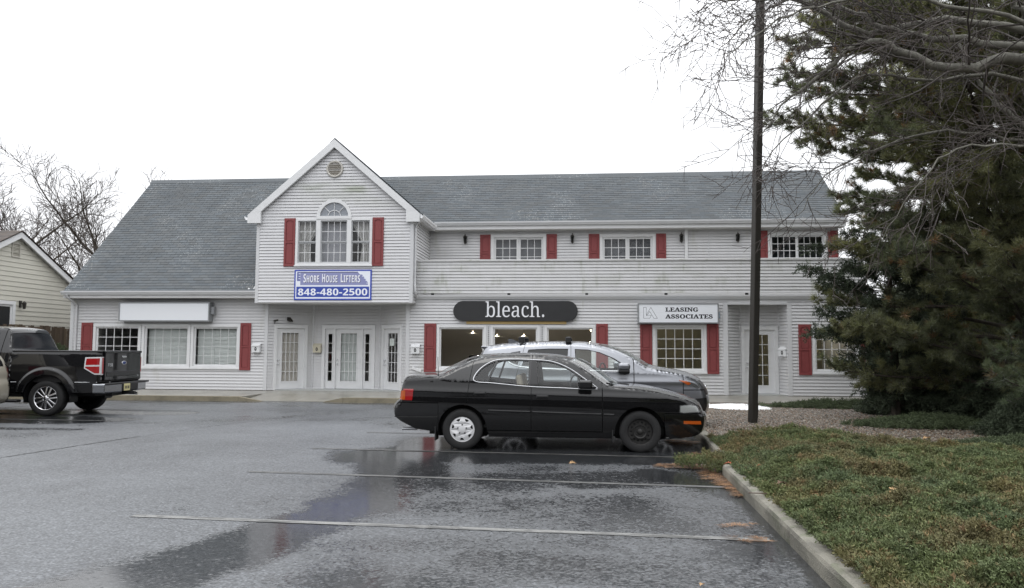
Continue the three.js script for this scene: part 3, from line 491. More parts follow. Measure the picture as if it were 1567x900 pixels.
// ---------------------------------------------------------------- ground
const structure = (name, geos, mat, label) => { const m = part(name, geos, mat, scene); m.userData.kind = 'structure'; if (label) m.userData.label = label; return m; };
structure('terrain', [box(-250, 250, -0.6, -0.06, -260, 140)], std([0.075, 0.07, 0.045], 0.95), 'dull winter earth and grass around the lot');
const LX0 = -24, LX1 = 1.95, LZ0 = -21.55, LZ1 = 3.45;
{
  const N = 2048, S = 512, wet = new Float32Array((S + 1) * (S + 1)), tone = new Float32Array((S + 1) * (S + 1));
  const seg = (x, z, ax, az, bx, bz) => { const dx = bx - ax, dz = bz - az, t = clamp(((x - ax) * dx + (z - az) * dz) / (dx * dx + dz * dz), 0, 1); return Math.hypot(x - ax - dx * t, z - az - dz * t); };
  for (let j = 0; j <= S; j++) for (let i = 0; i <= S; i++) {
    const x = lerp(LX0, LX1, i / S), z = lerp(LZ1, LZ0, j / S);
    const n = fbm(x * 0.8, z * 0.8, 4, 3), n2 = fbm(x * 2.3, z * 1.6, 4, 9), e = (n - 0.5) * 1.6 + (n2 - 0.5) * 0.9;
    let w = 0.20 + 0.5 * e + 0.40 * smooth(-3.4, -1.4, x + 0.8 * e) + 0.22 * smooth(-12, -17, z);
    const add = (d, r, s) => { w = Math.max(w, s * (1 - smooth(0.35, 1.25, d / r + 0.55 * e))); };
    add(Math.min(seg(x, z, -3.3, -3.4, -2.75, -5.6), seg(x, z, -2.75, -5.6, -2.15, -7.6)), 0.62, 1.0);
    add(seg(x, z, -2.2, -7.4, -2.3, -10.2), 0.75, 0.95);
    add(seg(x, z, -2.5, -11.2, 1.3, -11.6), 1.25, 1.15);
    add(seg(x, z, -1.8, -12.6, 1.6, -12.8), 1.4, 1.15);
    add(seg(x, z, -1.6, -9.0, 1.6, -9.6), 0.75, 0.8); add(seg(x, z, 0.9, -9.9, 1.8, -8.2), 0.4, 1.0);
    add(seg(x, z, -0.6, -5.6, 1.2, -5.3), 0.55, 0.72); add(seg(x, z, -1.9, -5.9, -0.8, -6.1), 0.3, 0.62); add(seg(x, z, 0.3, -7.7, 1.6, -7.2), 0.5, 0.6);
    add(seg(x, z, 1.55, -3, 1.72, -9.5), 0.22, 1.05);
    add(seg(x, z, -16, -15.6, -10.2, -15.3), 1.1, 1.1); add(seg(x, z, -15, -13.4, -9.4, -13.6), 0.35, 0.7); add(seg(x, z, -14.5, -17.2, -9.6, -17.3), 0.8, 0.9);
    add(seg(x, z, -17, -21.2, 2, -20.9), 0.3, 0.75);
    wet[j * (S + 1) + i] = w; tone[j * (S + 1) + i] = fbm(x * 0.35, z * 0.35, 4, 31) * 0.7 + 0.3 * n2;
  }
  const at = (a, u, v) => { const x = u * S, y = v * S, i = Math.min(S - 1, x | 0), j = Math.min(S - 1, y | 0), fx = x - i, fy = y - j, k = j * (S + 1) + i; return lerp(lerp(a[k], a[k + 1], fx), lerp(a[k + S + 1], a[k + S + 2], fx), fy); };
  const grain = (i, j) => 0.5 * hash(i, j, 1) + 0.3 * hash(i >> 1, j >> 1, 2) + 0.2 * hash(i >> 2, j >> 2, 3);
  const FC = new Float32Array(N * N).fill(-1); const film = (u, v) => { const q = (v * N | 0) * N + (u * N | 0); return FC[q] < 0 ? (FC[q] = film0(u, v)) : FC[q]; };
  const film0 = (u, v) => { const i = u * N | 0, j = v * N | 0, g = grain(i, j); return smooth(-0.24, 0.3, at(wet, u, v) - 0.3 - 0.6 * g); };
  const color = tex(N, N, (u, v) => { const i = u * N | 0, j = v * N | 0, g = hash(i, j, 5), f = film(u, v), t = at(tone, u, v); let k = (0.06 + 0.12 * g * g + 0.13 * (t - 0.5)) * lerp(1, 0.32, f); const sp = hash(i, j, 8); if (sp > 0.985) k += 0.13 * (1 - 0.6 * f); if (sp < 0.05) k *= 0.5; return [k * 0.95, k, k * 1.07]; }, true, true);
  const rough = tex(N, N, (u, v) => { const i = u * N | 0, j = v * N | 0, f = film(u, v), g = grain(i, j); return lerp(0.34 + 0.24 * g, 0.07 + 0.10 * g, f); }, false, true);
  const bump = tex(N, N, (u, v) => { const i = u * N | 0, j = v * N | 0, f = film(u, v); return lerp(grain(i, j), 0.55, f); }, false, true);
  for (const t of [color, rough, bump]) { t.repeat.set(1 / (LX1 - LX0), 1 / (LZ1 - LZ0)); t.offset.set(-LX0 / (LX1 - LX0), -LZ1 / (LZ1 - LZ0)); t.repeat.y *= -1; t.offset.y = LZ1 / (LZ1 - LZ0); }
  M.asphalt = std([1, 1, 1], 1, { map: color, roughnessMap: rough, bumpMap: bump, bumpScale: 0.010 });
  structure('parking_lot', quads([[V(LX0, 0, LZ1), V(LX1, 0, LZ1), V(LX1, 0, LZ0), V(LX0, 0, LZ0)]]), M.asphalt, 'wet worn asphalt parking lot with puddles');
  structure('road', [box(-90, LX0, -0.05, -0.002, -40, 12), box(-90, 120, -0.052, -0.004, LZ1, 24), box(LX0, -17.4, -0.052, -0.003, -40, LZ0)], std([0.05, 0.05, 0.052], 0.5), 'wet asphalt drive beyond the lot');
}
T.paint = tex(1024, 128, (u, v) => { const w = smooth(0.42, 0.62, fbm(u * 60, v * 5, 4, 3) * 0.55 + fbm(u * 9, v * 2, 3, 7) * 0.45), g = hash(u * 1024 | 0, v * 128 | 0, 4), k = lerp(0.235, 0.075, clamp(w + (g - 0.5) * 0.35, 0, 1)) * lerp(1, 0.6, smooth(0.3, 0.5, Math.abs(v - 0.5) + 0.15 * (g - 0.5))); return [k, k, k * 0.96]; });
M.paint = std([1, 1, 1], 0.38, { map: rep(T.paint, 5.4, 0.1), bumpMap: rep(T.grain, 0.5), bumpScale: 0.002 });
M.paintFaint = std([0.5, 0.5, 0.5], 0.4, { map: rep(T.paint, 4.1, 0.1), bumpMap: rep(T.grain, 0.5), bumpScale: 0.002 });
function stripe(ax, az, bx, bz, mat = M.paint, w = 0.1) {
  const d = V(bx - ax, 0, bz - az), L = d.length(); const g = quads([[V(0, 0.004, w / 2), V(L, 0.004, w / 2), V(L, 0.004, -w / 2), V(0, 0.004, -w / 2)]]);
  g.setAttribute('uv', new THREE.Float32BufferAttribute([0, 0, L, 0, L, w, 0, 0, L, w, 0, w], 2)); g.userData.uv = true;
  g.rotateY(-Math.atan2(d.z, d.x)); g.translate(ax, 0, az); return structure('parking_line', g, mat, 'worn white stall line');
}
stripe(-4.05, -6.76, 1.5, -6.49); stripe(-4.1, -9.3, 1.6, -8.9, M.paintFaint); stripe(-4.1, -11.55, 1.6, -11.27, M.paintFaint); stripe(-3.9, -13.85, 1.8, -13.75, M.paintFaint);
stripe(-15, -15.35, -9.9, -15.3, M.paintFaint); stripe(-15, -18.0, -9.4, -17.95, M.paintFaint); stripe(-14.5, -20.5, -9.6, -20.45, M.paintFaint);
function ribbon(pts, w, y, mat, name, label) {
  const q = [], L = [], R = []; reseed(11);
  const c = new THREE.CatmullRomCurve3(pts.map(p => V(p[0], y, p[1]))).getPoints(90);
  c.forEach((p, i) => { const t = (c[Math.min(i + 1, 90)].clone().sub(c[Math.max(i - 1, 0)])).normalize(), n = V(-t.z, 0, t.x), ww = w * rr(0.3, 1), j = rr(-0.02, 0.02); L.push(p.clone().addScaledVector(n, ww / 2 + j)); R.push(p.clone().addScaledVector(n, -ww / 2 + j)); });
  for (let i = 0; i < 90; i++) q.push([R[i], R[i + 1], L[i + 1], L[i]].map(v => v).reverse());
  const g = quads(q); const n = g.attributes.normal; for (let i = 0; i < n.count; i++) n.setXYZ(i, 0, 1, 0); return structure(name, g, mat, label);
}
const tar = std([0.014, 0.014, 0.014], 0.3);
ribbon([[-8.15, -8.6], [-7.94, -10], [-7.75, -11.4], [-7.55, -12.7]], 0.05, 0.004, tar, 'asphalt_crack', 'dark crack across the asphalt');
ribbon([[-7.55, -12.7], [-7.2, -14.4], [-6.76, -15.9], [-5.9, -17.2], [-3.8, -17.6], [-2.2, -17.8]], 0.022, 0.004, tar, 'asphalt_crack', 'thin crack across the asphalt');

// sidewalk: slabs cast one by one, kerb stones along its front, a ramp in front of the door
const walk = new THREE.Group(); walk.name = 'sidewalk'; walk.userData = { kind: 'structure', label: 'wet concrete sidewalk along the shop fronts' }; scene.add(walk);
{
  const m = std([0.86, 0.86, 0.86], 0.28, { map: rep(T.concrete, 2.9), bumpMap: rep(T.concreteBump, 1.1), bumpScale: 0.002 }); M.walk = m;
  const xs = [-18.2, -16.6, -15.0, -13.4, -11.6, -9.75, -8.25, -6.72, -5.2, -3.6, -2, -0.4, 1.2, 2.8, 4.4, 6.0, 7.6, 9.2];
  for (let i = 0; i + 1 < xs.length; i++) {
    const a = xs[i] + 0.004, b = xs[i + 1] - 0.004, ramp = a > -9.8 && b < -6.7;
    part('slab', box(a, b, -0.05, 0.13, B + 0.02, -23.05), m, walk);
    if (!ramp) part('slab', box(a, b, -0.05, 0.13, -23.04, b < 2.9 ? -21.66 : -21.3), m, walk);
    else { const g = box(a, b, -0.05, 0.13, -23.04, -21.5), p = g.attributes.position; for (let k = 0; k < p.count; k++) if (p.getY(k) > 0 && p.getZ(k) > -22) p.setY(k, 0.012); g.computeVertexNormals(); part('slab', g, m, walk); }
  }
  part('slab', prism([[-10.34, 0], [-5.7, 0], [-6.85, 1.0], [-9.13, 1.0]], 0, 0.15).rotateX(-Math.PI / 2).translate(0, -0.02, B + 0.018), m, walk);
  part('slab', prism([[4.53, 0], [6.35, 0], [6.22, 0.58], [5.04, 0.58]], 0, 0.15).rotateX(-Math.PI / 2).translate(0, -0.02, B + 0.018), m, walk);
}
const kerbWalk = new THREE.Group(); kerbWalk.name = 'kerb'; kerbWalk.userData = { kind: 'structure', label: 'mossy concrete kerb in front of the sidewalk' }; scene.add(kerbWalk);
const KP = [[0, -0.1], [0, 0.1], [0.012, 0.128], [0.04, 0.139], [0.14, 0.141], [0.155, 0.135], [0.155, -0.1]];
const kerbMat2 = std([0.86, 0.80, 0.66], 0.7, { map: rep(T.concrete, 1.6), bumpMap: rep(T.concreteBump, 0.8), bumpScale: 0.006 });
function kerbStone(ax, az, bx, bz, parent, mat, h0 = 1, h1 = 1) {     // face on the left-hand side of the way from a to b
  const L = Math.hypot(bx - ax, bz - az) - 0.008, g = prism(KP.map(p => [...p]).reverse(), 0, L), p = g.attributes.position; // profile x goes back from the face
  for (let k = 0; k < p.count; k++) { const h = lerp(h0, h1, p.getZ(k) / L); if (p.getY(k) > 0) p.setY(k, p.getY(k) * h); }
  g.computeVertexNormals(); g.rotateY(Math.atan2(bx - ax, bz - az)); g.translate(ax, 0, az); return part('kerb_stone', g, mat, parent);
}
for (const [a, b, h0, h1] of [[-18.2, -15.6, 1, 1], [-15.6, -12.85, 1, 1], [-12.85, -9.78, 1, 1], [-9.78, -9.1, 1, 0.12], [-7.3, -6.72, 0.12, 1], [-6.72, -3.8, 1, 1], [-3.8, -0.9, 1, 1], [-0.9, 2.1, 1, 1]]) kerbStone(b, -21.5, a, -21.5, kerbWalk, kerbMat2, h1, h0);
const kerbBed = new THREE.Group(); kerbBed.name = 'kerb'; kerbBed.userData = { kind: 'structure', label: 'grey concrete kerb along the planting bed' }; scene.add(kerbBed);
{ const P = [[1.50, 1.8], [1.53, -1.6], [1.575, -4.4], [1.62, -6.35], [1.70, -9.72]], Q = [[1.83, -10.35], [1.96, -13.3], [2.05, -16.2], [2.12, -19], [2.15, -21.3]];
  for (const R of [P, Q]) for (let i = 0; i + 1 < R.length; i++) kerbStone(R[i + 1][0], R[i + 1][1], R[i][0], R[i][1], kerbBed, M.kerb).name = 'kerb_stone'; }
// kerbStone's face must look at the lot: see the profile direction above

// ---------------------------------------------------------------- planting bed
const bedEdge = z => z > -9.8 ? lerp(1.73, 1.86, (z + 4) / -5.8) : z > -10.4 ? 1.9 : lerp(1.99, 2.31, (z + 10.4) / -11);
const bedFar = x => -12.75 + (x > 2 ? (x - 2) * 0.55 : 0) + (x > 3.9 ? (x - 3.9) * 0.9 : 0) - (x > 5.2 ? (x - 5.2) * 1.2 : 0) + 0.5 * (fbm(x * 0.9, 3, 3, 5) - 0.5);   // where juniper gives way to gravel
const bedH = (x, z) => { const e = x - bedEdge(z); return 0.10 + 0.13 * smooth(0, 0.9, e) + 0.10 * (fbm(x * 1.1, z * 1.1, 3, 51) - 0.4) * smooth(0, 0.5, e); };
{
  const q = [], nx = 40, nz = 60, P = (i, j) => { const z = lerp(-3, -22, j / nz), e = bedEdge(z), x = e + (12 - e) * Math.pow(i / nx, 1.6); const far = smooth(bedFar(x) + 0.3, bedFar(x) - 0.4, z); return V(x, lerp(bedH(x, z) - 0.02, 0.11, far), z); };
  for (let j = 0; j < nz; j++) for (let i = 0; i < nx; i++) q.push([P(i, j), P(i + 1, j), P(i + 1, j + 1), P(i, j + 1)]);
  T.soil = tex(512, 512, (u, v) => { const n = fbm(u * 40, v * 40, 4, 5, 40), g = hash(u * 512 | 0, v * 512 | 0, 3), k = 0.4 + 0.8 * n + 0.4 * (g - 0.5); return [0.085 * k, 0.06 * k, 0.04 * k]; });
  structure('planting_bed', quads(q), std([1, 1, 1], 0.95, { map: rep(T.soil, 1.5), bumpMap: rep(T.grain, 0.6), bumpScale: 0.01 }), 'soil of the planting bed behind the kerb');
}
function leafTri(p, n, c, base, dir, side, len, w, k) { const tip = base.clone().addScaledVector(dir, len), a = base.clone().addScaledVector(side, w / 2), b = base.clone().addScaledVector(side, -w / 2), m = base.clone().addScaledVector(dir, len * 0.5).addScaledVector(side, w * 0.6), m2 = base.clone().addScaledVector(dir, len * 0.5).addScaledVector(side, -w * 0.6), nn = side.clone().cross(dir).normalize(); for (const t of [[b, a, m], [b, m, m2], [m2, m, tip]]) for (const v of t) { p.push(v.x, v.y, v.z); n.push(nn.x, nn.y, nn.z); c.push(...k); } }
function fromArrays(p, n, c) { const g = new THREE.BufferGeometry(); g.setAttribute('position', new THREE.Float32BufferAttribute(p, 3)); g.setAttribute('normal', new THREE.Float32BufferAttribute(n, 3)); if (c) g.setAttribute('color', new THREE.Float32BufferAttribute(c, 3)); g.setAttribute('uv', new THREE.Float32BufferAttribute(new Float32Array(p.length / 3 * 2), 2)); return g; }
const rdir = () => { const a = rr(0, 6.283), y = rr(-1, 1), r = Math.sqrt(1 - y * y); return V(r * Math.cos(a), y, r * Math.sin(a)); };
function sprig(s) {                                    // a feathery juniper shoot about 10 cm long lying along +y
  reseed(s); const p = [], n = [];
  const shoot = (o, d, L, k, lw) => { const sd = d.clone().cross(rdir()).normalize(), s2 = d.clone().cross(sd); for (let i = 0; i < k; i++) { const t = (i + 0.3) / k, a = i * 2.4 + rr(0, 1), out = sd.clone().multiplyScalar(Math.cos(a)).addScaledVector(s2, Math.sin(a)), dir = d.clone().multiplyScalar(0.85).addScaledVector(out, 0.6).normalize(); leafTri(p, n, [], o.clone().addScaledVector(d, L * t), dir, dir.clone().cross(rdir()).normalize(), lw * rr(0.8, 1.2), lw * 0.34, []); } };
  shoot(V(0, 0, 0), V(0, 1, 0), 0.085, 9, 0.019);
  for (let b = 0; b < 4; b++) { const a = rr(0, 6.28), d = V(Math.cos(a) * 0.8, rr(0.5, 0.9), Math.sin(a) * 0.8).normalize(); shoot(V(0, 0.015 + b * 0.014, 0), d, rr(0.03, 0.05), 6, 0.016); }
  return fromArrays(p, n);
}
const inst = (name, geo, mat, mats, cols, parent) => { const m = new THREE.InstancedMesh(geo, mat, mats.length); mats.forEach((x, i) => { m.setMatrixAt(i, x); if (cols) m.setColorAt(i, cols[i]); }); m.castShadow = m.receiveShadow = true; m.name = parent ? name : numbered(name); m.userData.kind = 'stuff'; (parent || scene).add(m); return m; };
const mtx = (pos, dir, s, roll = rr(0, 6.283)) => { const q = new THREE.Quaternion().setFromUnitVectors(V(0, 1, 0), dir).multiply(new THREE.Quaternion().setFromAxisAngle(V(0, 1, 0), roll)); return new THREE.Matrix4().compose(pos, q, V(s, s, s)); };
const M_leaf = std([1, 1, 1], 0.75);
{
  const vars = [sprig(1), sprig(2), sprig(3)], ms = [[], [], []], cs = [[], [], []]; reseed(77);
  const put = (x, z, s, lift = 0) => {
    const n = fbm(x * 1.6, z * 1.6, 3, 81), n3 = fbm(x * 5, z * 5, 2, 85), k = rnd() * 3 | 0, b = rr(0.65, 1.35), y = bedH(x, z) + lift;
    const brown = smooth(0.46, 0.72, fbm(x * 2.4, z * 2.4, 3, 91)) * 0.7 + (rnd() < 0.09 ? 0.8 : 0);
    let c = [lerp(0.075, 0.125, n), lerp(0.112, 0.142, n), lerp(0.055, 0.046, n)]; c = [lerp(c[0], 0.2, brown * 0.6), lerp(c[1], 0.125, brown * 0.6), lerp(c[2], 0.06, brown * 0.6)];
    ms[k].push(mtx(V(x, y - 0.03 + 0.11 * n3 * n3 * 1.6, z), V(rr(-0.8, 0.8), rr(0.5, 1), rr(-0.8, 0.8)).normalize(), s)); cs[k].push(col(c[0] * b, c[1] * b, c[2] * b));
  };
  for (let k = 0; k < 250000; k++) {
    const z = -3.4 - 11.6 * Math.pow(rnd(), 0.9), xr = Math.min(9, -z * 0.66 + 0.5), x = rr(bedEdge(z) - 0.05, xr); if (x > xr || z < bedFar(x) + 0.25 * (rnd() - 0.5)) continue;
    const dist = -z; if (rnd() > clamp(9 / dist, 0.5, 1) * 0.5 * (xr - bedEdge(z)) / 3.2) continue;
    put(x, z, rr(0.75, 1.25));
  }
  for (let k = 0; k < 520; k++) { const z = rr(-9.75, -10.5), x = bedEdge(z) - Math.abs(rr(-0.3, 0.6)) * smooth(-9.6, -10.0, z) * smooth(-10.75, -10.35, z) * 1.15; put(x, z, rr(0.8, 1.3), -0.07 + 0.10 * rnd()); }
  vars.forEach((g, i) => tag(inst('juniper_ground_cover', g, M_leaf, ms[i], cs[i]), 'low green and rust juniper ground cover behind the kerb', null, null, 'stuff'));
  const ms2 = [], cs2 = []; reseed(79);   // patches across the gravel, under the pines
  for (const [cx, cz, rx, rz, n] of [[6.6, -20.0, 1.6, 0.55, 3200], [6.5, -15.2, 1.2, 0.6, 3400], [6.9, -11.9, 1.4, 0.6, 3800], [8.6, -18.5, 2, 1, 3000]]) for (let k = 0; k < n; k++) { const a = rr(0, 6.28), r = Math.sqrt(rnd()) * (0.45 + 1.1 * fbm(Math.cos(a) * 1.7 + cx, Math.sin(a) * 1.7 + cz, 3, 17)) * (rnd() < 0.12 ? 1.25 : 1), x = cx + rx * r * Math.cos(a), z = cz + rz * r * Math.sin(a), b = rr(0.6, 1.2); ms2.push(mtx(V(x, 0.12 + 0.16 * Math.max(0, 1 - r * r) * rr(0.2, 1) * (0.4 + 1.2 * fbm(x * 3, z * 3, 2, 19)), z), V(rr(-0.8, 0.8), rr(0.4, 1), rr(-0.8, 0.8)).normalize(), rr(0.9, 1.5))); cs2.push(col(0.075 * b, 0.1 * b, 0.045 * b)); }
  tag(inst('juniper_ground_cover', vars[1], M_leaf, ms2, cs2), 'dark green juniper patches on the gravel under the pine', null, null, 'stuff');
  // gravel
  const st = []; for (let v = 0; v < 2; v++) { const g = new THREE.IcosahedronGeometry(0.014, 0), p = g.attributes.position; reseed(31 + v); const mp = {}; for (let i = 0; i < p.count; i++) { const key = [p.getX(i), p.getY(i), p.getZ(i)].map(q => q.toFixed(4)).join(); mp[key] ??= [rr(0.75, 1.3), rr(0.5, 0.85), rr(0.75, 1.3)]; const m = mp[key]; p.setXYZ(i, p.getX(i) * m[0], p.getY(i) * m[1], p.getZ(i) * m[2]); } g.computeVertexNormals(); st.push(g); }
  const gm = [[], []], gc = [[], []]; reseed(41);
  for (let k = 0; k < 60000; k++) {
    const z = rr(-21.2, -12.2), x = rr(bedEdge(z), Math.min(9.5, -z * 0.68)); if (z > bedFar(x) + 0.2) continue; if (rnd() > 0.9) continue;
    const v = rnd() * 2 | 0, t = rnd(), b = rr(0.55, 1.35); const c = t < 0.4 ? [0.22, 0.195, 0.165] : t < 0.62 ? [0.25, 0.18, 0.125] : t < 0.8 ? [0.12, 0.105, 0.09] : t < 0.93 ? [0.38, 0.36, 0.32] : [0.14, 0.08, 0.045];
    gm[v].push(mtx(V(x, 0.112 + rr(0, 0.012), z), V(rr(-0.4, 0.4), 1, rr(-0.4, 0.4)).normalize(), rr(0.8, 1.9))); gc[v].push(col(c[0] * b * 0.66, c[1] * b * 0.63, c[2] * b * 0.59));
  }
  const mg = std([1, 1, 1], 0.55); st.forEach((g, i) => tag(inst('gravel', g, mg, gm[i], gc[i]), 'mixed grey and brown wet gravel between bed and sidewalk', null, null, 'stuff'));
}
{ // last snow on the gravel
  reseed(3); const q = [], nr = 14, na = 64, P = (r, a) => { const rad = r * (0.7 + 0.55 * fbm(Math.cos(a) * 1.6 + 5, Math.sin(a) * 1.6 + 5, 3, 7)); const x = 3.8 + 0.9 * rad * Math.cos(a), z = -19.75 + 1.05 * rad * Math.sin(a); return V(x, 0.105 + 0.085 * Math.pow(1 - r, 0.5) * (0.6 + 0.8 * fbm(x * 3, z * 3, 3, 4)) , z); };
  for (let i = 0; i < nr; i++) for (let k = 0; k < na; k++) { const a0 = k / na * 6.28319, a1 = (k + 1) / na * 6.28319; q.push([P((i + 1) / nr, a1), P((i + 1) / nr, a0), P(i / nr, a0), P(i / nr, a1)]); }
  tag(part('snow_patch', quads(q), std([0.86, 0.87, 0.88], 0.7, { bumpMap: rep(T.grain, 0.2), bumpScale: 0.004 }), scene), 'small patch of melting snow on the gravel behind the lamp pole', 'snow', null, 'stuff');
}
// needles and leaves washed against the kerb
{
  const p = [], n = []; reseed(5); for (let k = 0; k < 12; k++) { const a = rr(0, 3.14), d = V(Math.cos(a), 0, Math.sin(a)), o = V(rr(-0.03, 0.03), rr(0, 0.006), rr(-0.03, 0.03)); leafTri(p, n, [], o, d, V(-d.z, 0, d.x), 0.09, 0.004, []); }
  const g = fromArrays(p, n), ms = [], cs = [];
  const spread = (cx, cz, rx, rz, k) => { for (let i = 0; i < k; i++) { const a = rr(0, 6.28), r = Math.sqrt(rnd()) * (0.6 + 0.6 * rnd()), b = rr(0.35, 1.5), dk = rnd() < 0.3; ms.push(mtx(V(cx + rx * r * Math.cos(a), 0.006 + rr(0, 0.01), cz + rz * r * Math.sin(a)), V(0, 1, 0), rr(0.7, 1.2))); cs.push(dk ? col(0.10 * b, 0.065 * b, 0.045 * b) : col(0.27 * b, 0.15 * b, 0.075 * b)); } };
  spread(1.4, -10.4, 0.5, 0.22, 120); spread(1.6, -9.6, 0.14, 0.6, 110); spread(1.65, -8.9, 0.1, 0.6, 60); spread(1.36, -6.95, 0.22, 0.1, 6); spread(1.34, -6.45, 0.22, 0.08, 7); spread(1.6, -13, 0.3, 0.4, 120); spread(1.72, -11.4, 0.2, 0.4, 120);
  tag(inst('pine_needle_litter', g, std([1, 1, 1], 0.8), ms, cs), 'rust coloured pine needles washed against the kerb', null, null, 'stuff');
}
function oakLeaf() { const pts = []; for (let i = 0; i <= 28; i++) { const t = i / 28, w = 0.036 * Math.sin(Math.PI * Math.pow(t, 0.8)) * (0.62 + 0.38 * Math.cos(t * 26)); pts.push([w, t * 0.13]); } for (let i = 27; i > 0; i--) { const t = i / 28, w = 0.036 * Math.sin(Math.PI * Math.pow(t, 0.8)) * (0.62 + 0.38 * Math.cos(t * 26 + 0.4)); pts.push([-w, t * 0.13]); } const g = new THREE.ExtrudeGeometry(new THREE.Shape(pts.map(p => new THREE.Vector2(...p))), { depth: 0.002, bevelEnabled: false }); const p = g.attributes.position; for (let i = 0; i < p.count; i++) p.setZ(i, p.getZ(i) + 9 * p.getX(i) * p.getX(i) + 0.02 * Math.sin(p.getY(i) * 30)); g.rotateX(-Math.PI / 2); g.computeVertexNormals(); return g; }
{
  const g = oakLeaf(), mats = { tan: std([0.40, 0.25, 0.12], 0.7), red: std([0.30, 0.075, 0.03], 0.7), brown: std([0.13, 0.08, 0.05], 0.7) };
  reseed(15);
  const leaf = (x, z, m, label, y, s = 1) => { const o = part('fallen_leaf', g, mats[m], scene); o.position.set(x, y ?? bedH(x, z) + 0.09, z); o.rotation.set(rr(-0.5, 0.5), rr(0, 6), rr(-0.4, 0.4)); o.scale.setScalar(s); tag(o, label, 'leaf', 'fallen leaves in the bed'); };
  leaf(6.25, -11.3, 'tan', 'large curled tan leaf at the right edge of the juniper bed', undefined, 1.5);
  leaf(4.75, -11.2, 'tan', 'tan leaf in the juniper near the gravel edge', undefined, 1.2);
  leaf(2.72, -7.05, 'tan', 'tan leaf standing in the juniper nearest the kerb middle', undefined, 1.1);
  leaf(2.95, -5.9, 'red', 'rust red leaf in the front of the juniper, upper of two', undefined, 1);
  leaf(3.02, -5.35, 'red', 'orange red leaf in the front of the juniper, lower of two', undefined, 1.3);
  leaf(4.3, -8.0, 'red', 'dark red leaf in the middle of the juniper, left one', undefined, 1.1);
  leaf(4.5, -7.3, 'red', 'rust red leaf in the middle of the juniper, right one', undefined, 1.2);
  leaf(2.05, -9.2, 'red', 'red leaf beside the kerb behind the bend', undefined, 1.1);
  leaf(1.82, -9.85, 'tan', 'pale tan leaf lying at the gap in the kerb', 0.03, 1.5);
  leaf(1.66, -10.0, 'tan', 'broad tan leaf on the asphalt below the kerb gap', 0.03, 1.6);
  leaf(2.0, -7.9, 'brown', 'brown leaf on the edge of the kerb', 0.2, 1.3);
  leaf(0.75, -5.15, 'tan', 'small yellow leaf on the wet asphalt by the kerb', 0.015, 0.5);
  leaf(2.35, -6.9, 'brown', 'dark brown leaf in the juniper close to the kerb middle', undefined, 1.4); leaf(1.78, -9.5, 'red', 'russet leaf lying against the kerb end at the gap', 0.17, 0.8); leaf(1.52, -10.15, 'brown', 'brown curled leaf on the needles below the kerb gap', 0.03, 1.5); leaf(3.6, -5.9, 'tan', 'pale leaf near the lower right corner of the juniper', undefined, 1.0);
  leaf(-0.18, -10.4, 'tan', 'small tan leaf on wet asphalt in front of the sedan', 0.015, 0.8);
  const tw = (pts, label) => tag(part('fallen_twig', tube(pts.map(q => V(...q)), 0.005, 5, 16), std([0.09, 0.06, 0.045], 0.8), scene), label, 'twig');
  tw([[1.6, 0.15, -7.75], [1.75, 0.16, -7.68], [1.9, 0.165, -7.72], [2.05, 0.19, -7.6]], 'thin brown twig lying across the kerb top');
  tw([[5.2, 0.13, -13.2], [5.45, 0.15, -13.25], [5.75, 0.14, -13.2]], 'short dark twig on the gravel edge right of the pole');
}
{ // lamp pole: square bronze shaft
  const t = thing('lamp_pole', 'tall square dark bronze lamp pole standing behind the juniper bed', 'lamp post', null, [3.29, 0.1, -15.45]); t.rotation.set(0, 0.42, -0.034, 'ZYX');
  const s = 0.07; part('shaft', rbox(-s, s, 0.02, 10.8, -s, s, 0.018, 3), M.bronze, t);
  part('base_plate', [rbox(-0.15, 0.15, 0, 0.03, -0.15, 0.15, 0.01)], M.bronze, t);
  part('handhole_cover', [rbox(s - 0.004, s + 0.02, 0.12, 0.42, -0.05, 0.05, 0.008)], M.bronze, t);
  part('lamp_head', [rbox(-0.2, 0.2, 10.75, 10.95, -0.75, -0.05, 0.03), rbox(-0.2, 0.2, 10.75, 10.95, 0.05, 0.75, 0.03)], M.bronze, t);
}
// ---------------------------------------------------------------- vehicles
// Local axes of a vehicle: +x forward, y up, z across. Panels are outlines in x,y wrapped onto the body's own half-width.
const curve = (pts, n) => { const c = new THREE.CatmullRomCurve3(pts.map(p => V(p[0], p[1], 0)), false, 'centripetal'); return c.getPoints(n).map(p => [p.x, p.y]); };
function clipPoly(poly, planes) {                      // keep a*x + b*y <= c
  for (const [a, b, c] of planes) {
    const out = [];
    for (let i = 0; i < poly.length; i++) {
      const P = poly[i], Q = poly[(i + 1) % poly.length], p = a * P[0] + b * P[1] - c, q = a * Q[0] + b * Q[1] - c;
      if (p <= 0) out.push(P);
      if ((p < 0 && q > 0) || (p > 0 && q < 0)) { const t = p / (p - q); out.push([lerp(P[0], Q[0], t), lerp(P[1], Q[1], t)]); }
    }
    poly = out;
  }
  return poly;
}
function dense(poly, step = 0.04) { const o = []; for (let i = 0; i < poly.length; i++) { const a = poly[i], b = poly[(i + 1) % poly.length], d = Math.hypot(b[0] - a[0], b[1] - a[1]), n = Math.max(1, Math.round(d / step)); if (d < 1e-5) continue; for (let k = 0; k < n; k++) o.push([lerp(a[0], b[0], k / n), lerp(a[1], b[1], k / n)]); } return o; }
